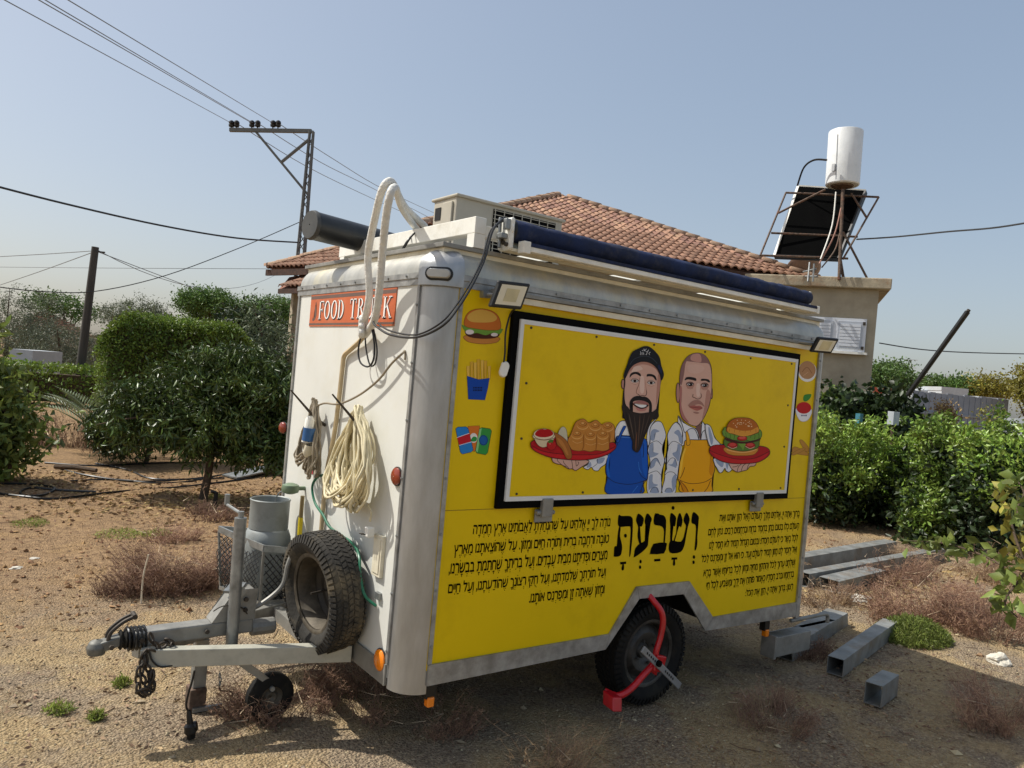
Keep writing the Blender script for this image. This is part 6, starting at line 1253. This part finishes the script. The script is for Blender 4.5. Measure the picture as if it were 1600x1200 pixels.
# leaning black pole
o = MB().tube([at(1418, 618, 13.2), at(1512, 487, 12.6)], .042, 10).build('leaning_pole', M_blackp, None, smooth=True); tag(o, 'thin black pole leaning to the right above the green shrubs', 'pole')
MB().tube([at(1512, 487, 12.6), at(1514, 484, 12.6)], .03, 8).build('pole_tip', M_chain, o)
# ------------------------------------------------------------------ fence and far right background
fs_, fe = at(1424, 640, 19), at(1575, 645, 19.5); fs_.z = fe.z = 0; fd = (fe-fs_).normalized(); fL = (fe-fs_).length
fn = thing('metal_sheet_fence', 'grey corrugated metal sheet fence beyond the green shrubs', 'fence', fs_)
fm = mat('grey_fence_sheet', '#9499a3', .6, .2, var=.08, scale=3); fh = at(1500, 621, 19.2).z; n_p = 17
for k in range(n_p):
    o_ = fs_+fd*(k*fL/n_p); MB().obox(o_, fd*(fL/n_p-.012), V((-fd.y, fd.x, 0))*(.03+.02*(k % 2)), V((0, 0, fh+.07-.012*(k % 3)))).build('panel', fm, fn)
MB().bar(fs_-V((-fd.y, fd.x, 0))*.03+V((0, 0, fh-.45)), fe-V((-fd.y, fd.x, 0))*.03+V((0, 0, fh-.45)), .05, .05).build('rail', fm, fn)
bx = at(1396, 652, 12.2); eb = MB().box((bx.x-.09, bx.y-.05, bx.z-.12), (bx.x+.09, bx.y+.05, bx.z+.09)).box((bx.x-.02, bx.y-.02, bx.z-.125), (bx.x+.02, bx.y+.02, bx.z-.12)).build('meter_box', M_whitew, None, bevel=.008); MB().box((bx.x-.02, bx.y-.02, 0), (bx.x+.02, bx.y+.02, bx.z-.126)).build('post', M_bark, eb); tag(eb, 'pale grey meter box half hidden in the dark creeper', 'meter box')
bx = at(1343, 648, 12.8); eb = MB().box((bx.x-.05, bx.y-.04, 0), (bx.x+.05, bx.y+.04, bx.z+.02)).build('blue_post', mat('teal_paint', '#3f7f8f', .5), None); tag(eb, 'narrow teal blue post in the creeper at the building foot', 'post')
s0, s1 = at(1563, 652, 13.5), at(1640, 648, 13.0); cl_ = MB().add([s0, s0.lerp(s1, .3)-V((0, .05, .03)), s0.lerp(s1, .6)+V((0, .04, .0)), s1, s1-V((0, 0, .42)), s0.lerp(s1, .6)-V((0, -.1, .45)), s0.lerp(s1, .3)-V((0, .1, .4)), s0-V((-.15, 0, .38))], [(0, 1, 6, 7), (1, 2, 5, 6), (2, 3, 4, 5)]).build('white_sheeting', M_whitew, None); tag(cl_, 'white plastic sheeting hung at the right edge above the shrubs', 'plastic sheet')
sm_ = cl_.modifiers.new('thickness', 'SOLIDIFY'); sm_.thickness = .01
ftree('yellow green tree at the right edge beside the metal fence', 1618, 612, 19, .5, .75, L_yell, 151, ncl=260, size=.08)
ftree('thin yellowing shrub standing in front of the metal fence', 1548, 655, 16, .3, .35, L_yell, 152, 'thin_shrub', ncl=12, size=.07, trk=.012)
ftree('rusty brown dead shrub in front of the metal fence', 1476, 652, 17, .22, .4, L_lit, 153, 'dead_shrub', ncl=50, size=.07, trk=.012)
ftree('big round tree beyond the fence right of the stucco building', 1402, 592, 48, 1.35, 1.0, L_tree, 154, ncl=320, size=.2)
ftree('low dark bush left under the far round tree', 1375, 595, 46, 1.0, .9, L_tree, 155, ncl=160, size=.2)
for i, (u, v, w_, lab, m_) in enumerate([(1455, 606, 1.1, 'far palm like green clump left of the white buildings', L_tree), (1480, 607, 1.0, 'far green clump right of the palm like clump', L_tree), (1525, 607, 1.3, 'far bushy yellow tree above the white buildings', L_yell), (1557, 606, 1.3, 'far bushy yellow tree nearest the right edge tree', L_yell), (1500, 606, .7, 'small far dark tree between green and yellow crowns', L_tree)]):
    ftree(lab, u, v, 75, w_*1.4, 1.1, m_, 160+i, ncl=110, size=.3)
def fbuild(label, u0, v0, u1, dep, m, win=None, roofm=None):
    a, b_ = at(u0, v0, dep), at(u1, v0, dep); d = b_-a; d.z = 0; n_ = V((-d.y, d.x, 0)).normalized()*4; z_ = (a.z+b_.z)/2; root = thing('far_house', label, 'building', (a.x, a.y, 0))
    MB().obox(V((a.x, a.y, 0)), d, n_, V((0, 0, z_-.3))).build('wall', m, root); MB().obox(V((a.x, a.y, z_-.298))-d*.02, d*1.04, n_, V((0, 0, .3))).build('roof', roofm or m, root)
    if win: 
        for t0, t1 in win: MB().obox(V((a.x, a.y, z_-1.6))+d*t0-n_*.01, d*(t1-t0), n_*.008, V((0, 0, 1.0))).build('window', M_dark, root)
fbuild('white box house, right of the low pale ones, beyond the fence', 1472, 606, 1513, 60, M_whitew, [(.7, .85)]); fbuild('low pale house left of the white box house', 1437, 611, 1470, 62, M_whitew); fbuild('pale small house behind the leaning black pole', 1395, 608, 1435, 64, M_whitew)
fbuild('low white house farthest right beyond the fence', 1530, 621, 1570, 62, M_whitew, [(.45, .62)])
fbuild('small red roofed shed beside the stucco building', 1363, 606, 1396, 40, M_whitew, None, mat('red_roof', '#b5583f', .8))
def pylon(label, u, vt, vb, dep, name='pylon'):
    a, b_ = at(u, vt, dep), at(u, vb, dep); hh = (a-b_).length; m_ = mat('haze_toned_pylon', '#b9bec4', .8); root = thing(name, label, 'pylon', (a.x, a.y, 0)); s_ = V(BR); s_.z = 0; s_.normalize(); r_ = dep/FPX*.55  # haze of distance is put into the pale mast colour
    MB().tube([V((a.x, a.y, 0)), a], r_, 4).build('mast', m_, root)
    for k, w_ in ((.0, 10), (.25, 8), (.5, 11)): q = a+(b_-a)*k; MB().tube([q-s_*w_*dep/FPX, q+s_*w_*dep/FPX], r_*.8, 4).build('crossarm', m_, root)
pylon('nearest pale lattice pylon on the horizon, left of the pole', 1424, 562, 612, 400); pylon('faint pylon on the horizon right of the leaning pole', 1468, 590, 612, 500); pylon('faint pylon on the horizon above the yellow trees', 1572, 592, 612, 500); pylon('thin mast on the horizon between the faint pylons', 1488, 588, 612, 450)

# ------------------------------------------------------------------ far left: house, shed, poles
ra, rb, rc, rd_ = at(20, 512, 36), at(150, 530, 37), at(60, 487, 44), at(75, 488, 44); ra.z = rb.z = (ra.z+rb.z)/2
lh = thing('red_roof_house', 'low house with reddish tile roof behind the olive trees', 'house', (rc.x, rc.y, 0))
MB().add([ra, rb, rd_, rc], [(0, 1, 2, 3)]).build('roof', M_tile, lh).modifiers.new('t', 'SOLIDIFY').thickness = .15
rows = MB()
for k in range(10):
    t = k/10; rows.bar(ra.lerp(rc, t)+V((0, 0, .05)), rb.lerp(rd_, t)+V((0, 0, .05)), .10, .08)
rows.build('tile_row', M_tile, lh)
MB().add([(ra.x, ra.y, 0), (rb.x, rb.y, 0), (rb.x, rb.y, ra.z), (ra.x, ra.y, ra.z), (rb.x+3, rb.y+6, 0), (ra.x+3, ra.y+6, 0), (rb.x+3, rb.y+6, rb.z), (ra.x+3, ra.y+6, ra.z)], [(0, 1, 2, 3), (1, 4, 6, 2), (5, 0, 3, 7)]).build('wall', M_stucco, lh)
sa = at(15, 553, 22.6); sb = at(51, 553, 22.6); d_ = sb-sa; d_.z = 0
sd_ = thing('white_shed', 'small white walled shed behind the low hedge at left', 'shed', (sa.x, sa.y, 0)); MB().obox(V((sa.x, sa.y, 0)), d_, V((-d_.y, d_.x, 0)).normalized()*1.5, V((0, 0, sb.z+.1))).build('wall', M_whitew, sd_)
hq = at(34, 571, 22.5); MB().box((hq.x-.04, hq.y-.06, hq.z-.15), (hq.x+.04, hq.y-.02, hq.z+.1)).build('vent', M_dark, sd_)
pt, pbm = at(149, 386, 21), at(124, 590, 21); pd = (pbm-pt); k_ = pt.z/(pt.z-pbm.z); pbm = pt+pd*k_
o = MB().tube([pbm, pt], [.13, .095], 10).build('utility_pole', M_pole, None, smooth=True); tag(o, 'leaning dark wooden utility pole rising behind the low hedge', 'utility pole')
MB().tube([pt-V((.05, 0, .12)), pt+V((.25, .05, -.1))], .02).build('bracket', M_chain, o)
# lattice pole
LP = at(487, 205, 22); zt2 = LP.z; s_ = V(BR); s_.z = 0; s_.normalize(); f_ = V(BF); f_.z = 0; f_.normalize()
lp = thing('lattice_pole', 'grey steel lattice power pole with a sideways crossarm', 'power pole', (LP.x, LP.y, 0))
wB, wT = .30, .10
cor = [(-1, -1), (1, -1), (1, 1), (-1, 1)]
def lpt(c_, z): w_ = wB+(wT-wB)*z/zt2; return V((LP.x, LP.y, z))+s_*c_[0]*w_*.5-s_*(.0)+f_*c_[1]*w_*.5
for c_ in cor: MB().tube([lpt(c_, 0), lpt(c_, zt2)], .03, 4).build('upright', M_lattice, lp)
mb = MB(); z = .3; k = 0
while z < zt2-.4:
    for i in range(4): a, b_ = cor[i], cor[(i+1) % 4]; mb.tube([lpt(a if k % 2 else b_, z), lpt(b_ if k % 2 else a, z+.3)], .012, 4)
    z += .3; k += 1
mb.build('lattice_bar', M_lattice, lp, kind='stuff')
arm0 = at(359, 204, 22); arm0.z = zt2-.02+.0
armE = at(359, 203, 22); MB().bar(V((LP.x, LP.y, zt2)), armE, .10, .10).build('crossarm', M_lattice, lp)
MB().tube([at(400, 206, 22), at(481, 304, 22)], .035, 6).tube([at(439, 254, 22), at(484, 217, 22)], .045, 6).build('arm_brace', M_lattice, lp)
for i, u in enumerate((361, 369, 393, 402, 426, 434)):
    b0_ = at(u, 203-.0, 22); MB().lathe(b0_+V((0, 0, .02)), (0, 0, 1), [(0, .015), (.06, .02), (.07, .07), (.12, .08), (.14, .06), (.17, .08), (.22, .07), (.25, .03)], 12).build('insulator', M_ins, lp, smooth=True)
# wires
def wire(label, pts, r, m=M_wire, sag=0, n=14):
    a, b_ = V(pts[0]), V(pts[-1])
    if len(pts) == 2: q = [a.lerp(b_, i/n)-V((0, 0, sag*4*(i/n)*(1-i/n))) for i in range(n+1)]
    else: q = smoothpts(pts, 6)
    o = MB().tube(q, r, 5).build('overhead_wire', m, None, smooth=True); return tag(o, label, 'wire')
WG = .0065
def iz(u): return at(u, 192, 22)
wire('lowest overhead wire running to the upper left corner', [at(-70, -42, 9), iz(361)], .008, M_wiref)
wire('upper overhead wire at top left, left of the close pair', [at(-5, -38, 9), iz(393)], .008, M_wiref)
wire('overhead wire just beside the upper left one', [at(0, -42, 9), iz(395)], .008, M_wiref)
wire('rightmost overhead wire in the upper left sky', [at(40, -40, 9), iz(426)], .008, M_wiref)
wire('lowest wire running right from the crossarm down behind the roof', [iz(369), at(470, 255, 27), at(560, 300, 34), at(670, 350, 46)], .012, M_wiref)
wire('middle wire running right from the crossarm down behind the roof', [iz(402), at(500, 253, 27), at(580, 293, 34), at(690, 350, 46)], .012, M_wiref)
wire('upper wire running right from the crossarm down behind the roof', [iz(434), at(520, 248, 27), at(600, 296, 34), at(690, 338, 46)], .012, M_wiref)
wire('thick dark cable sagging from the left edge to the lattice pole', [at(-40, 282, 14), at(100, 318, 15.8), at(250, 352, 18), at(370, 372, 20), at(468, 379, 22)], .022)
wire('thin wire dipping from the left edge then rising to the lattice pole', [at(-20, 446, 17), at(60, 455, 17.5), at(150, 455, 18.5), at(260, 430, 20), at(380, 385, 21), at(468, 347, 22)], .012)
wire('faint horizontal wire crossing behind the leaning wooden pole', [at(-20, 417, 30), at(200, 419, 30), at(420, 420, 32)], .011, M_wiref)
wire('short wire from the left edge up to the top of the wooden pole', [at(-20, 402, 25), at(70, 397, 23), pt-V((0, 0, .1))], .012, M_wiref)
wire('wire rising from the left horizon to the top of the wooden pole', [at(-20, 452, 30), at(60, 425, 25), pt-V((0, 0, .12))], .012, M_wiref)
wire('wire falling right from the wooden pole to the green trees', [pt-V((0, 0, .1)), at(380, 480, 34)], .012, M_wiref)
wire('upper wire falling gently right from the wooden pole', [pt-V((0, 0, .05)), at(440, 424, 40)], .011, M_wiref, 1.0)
wire('twisted cable from the solar heater to the right edge', [at(1338, 374, 15.4), at(1400, 370, 15), at(1480, 362, 14), at(1560, 355, 13), at(1660, 338, 12)], .016)
wire('thin wire from the stucco building to the right edge', [at(1374, 536, 15.4), at(1440, 546, 16), at(1520, 551, 17), at(1660, 554, 18)], .012)
lmp = at(306, 482, 40); o = MB().tube(smoothpts([V((lmp.x, lmp.y, 0)), lmp-V((0, 0, .6)), lmp, lmp+V((.4, 0, .15))]), .04, 6).build('street_lamp', M_lattice, None, smooth=True); tag(o, 'small grey street lamp head among the trees above the hedge', 'street lamp')
MB().box(lmp+V((.35, -.1, .08)), lmp+V((.85, .1, .2))).build('lamp_head', M_lattice, o)

# ------------------------------------------------------------------ hoses, stones and litter on the ground
def ghose(label, pts, r=.013):
    q = [g0_(u, v)+V((0, 0, r)) for u, v in pts]; o = MB().tube(smoothpts(q, 6), r, 6).build('irrigation_pipe', M_blackp, None, smooth=True); return tag(o, label, 'irrigation pipe', None)
ghose('black irrigation pipe with a loop at left, lowest on the soil', [(0, 771), (40, 778), (90, 779), (180, 768), (270, 762), (330, 755), (390, 748), (430, 738)])
ghose('looped end of black irrigation pipe at left', [(0, 757), (45, 757), (85, 762), (70, 772), (40, 776), (32, 768), (50, 762), (100, 766), (150, 768)])
ghose('black irrigation pipe crossing from the left tree to the trailer', [(85, 731), (130, 745), (200, 752), (260, 752), (330, 745), (400, 735)])
ghose('straight black irrigation pipe, farthest one on the soil', [(70, 723), (150, 728), (250, 727), (330, 725), (400, 726)])
ghose('black irrigation pipe curving through the middle of the soil', [(150, 724), (200, 735), (235, 748), (290, 750), (350, 748)])
ghose('black irrigation pipe branching near the fruit tree trunk', [(110, 752), (180, 750), (240, 755), (300, 752), (360, 742)], .011)
ghose('dark pipe lying on the pale ground right of the trailer', [(1262, 798), (1310, 800), (1350, 812), (1415, 832)], .028)
ghose('shorter dark pipe behind the one right of the trailer', [(1290, 783), (1330, 800), (1370, 815), (1390, 822)], .02)
def rock(label, c_, r_, m, seed, name='rock', sq=.6):
    bm = bmesh.new(); bmesh.ops.create_icosphere(bm, subdivisions=3, radius=1)
    for v in bm.verts: n_ = noise.noise(v.co*1.3+V((seed, 0, 0)))*.5+noise.noise(v.co*3+V((0, seed, 0)))*.2; v.co *= 1+n_; v.co = V((v.co.x*r_, v.co.y*r_*.8, v.co.z*r_*sq))+V(c_)
    me = bpy.data.meshes.new(name); bm.to_mesh(me); bm.free(); me.materials.append(m); o = bpy.data.objects.new(name, me); C.objects.link(o); return tag(o, label, 'rock')
M_rock = mat('pale_limestone', '#cfc8b8', .95, var=.15, scale=12, bump=.6)
rock('white limestone lump at the right edge of the gravel', g0_(1562, 1035)+V((0, 0, .02)), .085, M_rock, 1); rock('pale flat stone slab between the long beams and the weed', g0_(1335, 935)+V((0, 0, .01)), .16, M_rock, 2, sq=.2); rock('small brown stone left of the white limestone lump', g0_(1532, 1024), .03, mat('brown_stone', '#8b6f52', .95), 3)
rock('white chip on the orange soil, upper of two', g0_(53, 875), .035, M_rock, 4, 'white_chip', .3); rock('white chip on the orange soil, lower of two', g0_(25, 890), .04, M_rock, 5, 'white_chip', .3)
# standing tap by the tree and lone stick
tq = g0_(336, 790); o = MB().tube([tq, tq+V((0, 0, .18))], .025).tube([tq+V((0, 0, .17)), tq+V((-.06, 0, .19))], .02).build('irrigation_valve', M_blackp, None, bevel=.004); tag(o, 'black irrigation valve standing by the fruit tree trunk', 'valve')
sq_ = g0_(221, 940); o = MB().tube(smoothpts([sq_, sq_+V((.0, .01, .18)), sq_+V((.02, 0, .34))]), [.006]*8+[.005]*5, 6).build('pale_stick', mat('bleached_stick', '#d0c4ae', .9), None); tag(o, 'bleached thin stick standing upright in the dry brush heap', 'stick')

o = MB().obox(g0_(370, 750)+V((0, 0, .02)), V((1.0, .5, .12)), V((-.12, .3, .0)), V((0, 0, .02))).build('metal_sheet', M_galv, None); tag(o, 'grey metal sheet lying under the fruit tree beside the trailer', 'metal sheet')
# gravel and small stones
rg = np.random.default_rng(4); mb_v = []; mb_f = []; cnt = 0
def stones(n, xr, yr, r0, r1, seed):
    rg = np.random.default_rng(seed); out_v = []; out_f = []; tmpl = np.array([(1, 0, 0), (-1, 0, 0), (0, 1, 0), (0, -1, 0), (0, 0, 1), (0, 0, -1)], float); tf = np.array([(0, 2, 4), (2, 1, 4), (1, 3, 4), (3, 0, 4), (2, 0, 5), (1, 2, 5), (3, 1, 5), (0, 3, 5)])
    for i in range(n):
        x, y = rg.uniform(*xr), rg.uniform(*yr); r = r0+(r1-r0)*rg.random()**3; v = tmpl*(r*rg.uniform(.6, 1.3, 3))*np.array([1, 1, .6]); v += rg.normal(size=(6, 3))*r*.2; a = rg.random()*6.28
        v = v@np.array([[math.cos(a), math.sin(a), 0], [-math.sin(a), math.cos(a), 0], [0, 0, 1]]); v += (x, y, gh(x, y)+r*.25); out_v.append(v); out_f.append(tf+6*i)
    return np.concatenate(out_v), np.concatenate(out_f)
gst = mat('gravel_stone', '#c2b190', .95, col2='#85755e', scale=2, island=.4)
for nm, n_, xr, yr, r0, r1, sd in (('gravel', 420, (-1.9, 7), (-1.6, 3.6), .006, .026, 3), ('gravel', 26000, (-1.8, 4.8), (-2.0, 3.0), .0018, .009, 1), ('soil_clods', 11000, (-2.2, 8), (2.4, 8.5), .004, .026, 2)):
    v, f = stones(n_, xr, yr, r0, r1, sd); me = bpy.data.meshes.new(nm); me.from_pydata(v.tolist(), [], f.tolist()); me.materials.append(gst if sd in (1, 3) else mat('soil_clod', '#b08a62', .95, col2='#83603f', scale=2, island=.35)); o = bpy.data.objects.new(nm, me); C.objects.link(o); o['kind'] = 'stuff'; o['label'] = 'loose gravel on the ground around the trailer' if sd in (1, 3) else 'clods of orange soil left of the trailer'
# fallen leaves and twigs
def litter(name, label, spots, m, size, seed):
    rg = np.random.default_rng(seed); P_ = []
    for (cx, cy, rx, ry, n_) in spots:
        q = rg.normal(size=(n_, 2))*np.array([rx, ry])*.6+np.array([cx, cy]); P_.append(np.array([(x, y, gh(x, y)+.004+.01*rg.random()) for x, y in q]))
    o = leafmesh(name, m, np.concatenate(P_), size, .4, 0, seed, None, flat=.85, fold=.05); o['kind'] = 'stuff'; o['label'] = label
litter('leaf_litter', 'fallen dry leaves under the fruit trees and shrubs', [(1.0, 6.6, 1.6, .9, 1500), (-.6, 8.2, 1, .8, 500), (9.8, 4.0, 1.2, .6, 900), (12, 4.2, 1.6, .6, 1000), (6.6, .9, 1.4, .6, 500)], L_lit, .06, 7)
litter('dry_debris', 'bits of dry straw and twigs on the gravel', [(-.3, 1.6, .9, .7, 420), (2.0, -.6, 1.6, .6, 650), (-1.0, 1.0, .6, .8, 350), (3.6, -.2, 1, .6, 380), (.0, 3.2, 1.4, .8, 500), (5.0, 1.0, 1.2, .8, 700), (7.5, 3, 2.5, 1.2, 900), (1.5, 5, 2.5, 1.5, 900)], L_dry2, .028, 8)
mb = MB(); rg_ = random.Random(77)
for _ in range(420):
    x, y = (rg_.uniform(-1.8, 6.5), rg_.uniform(-1.4, 3.2)) if rg_.random() < .6 else (rg_.uniform(-1.5, 6), rg_.uniform(3.2, 8)); a = rg_.random()*6.28; l_ = rg_.uniform(.04, .22); z_ = gh(x, y)+.006
    p_ = V((x, y, z_)); m_ = p_+V((math.cos(a), math.sin(a), 0))*l_*.5+V((rg_.gauss(0, .012), rg_.gauss(0, .012), rg_.uniform(0, .015))); e2 = p_+V((math.cos(a+.2), math.sin(a+.2), 0))*l_; e2.z = gh(e2.x, e2.y)+.005
    mb.tube([p_, m_, e2], rg_.uniform(.0012, .003), 4)
o = mb.build('loose_twigs', mat('loose_twig', '#8c7358', .9, col2='#594434', island=.4), None, kind='stuff'); o['label'] = 'loose dry twigs scattered over the ground'
# wooden branch lying by the irrigation pipes
q0_, q1_ = g0_(85, 735), g0_(150, 742); o = MB().tube([q0_+V((0, 0, .04)), q0_.lerp(q1_, .5)+V((0, .05, .05)), q1_+V((0, 0, .04))], [.03, .035, .028], 8).build('cut_branch', M_bark, None, smooth=True); tag(o, 'cut grey branch lying beside the irrigation pipes at left', 'branch')
bpy.context.view_layer.update()
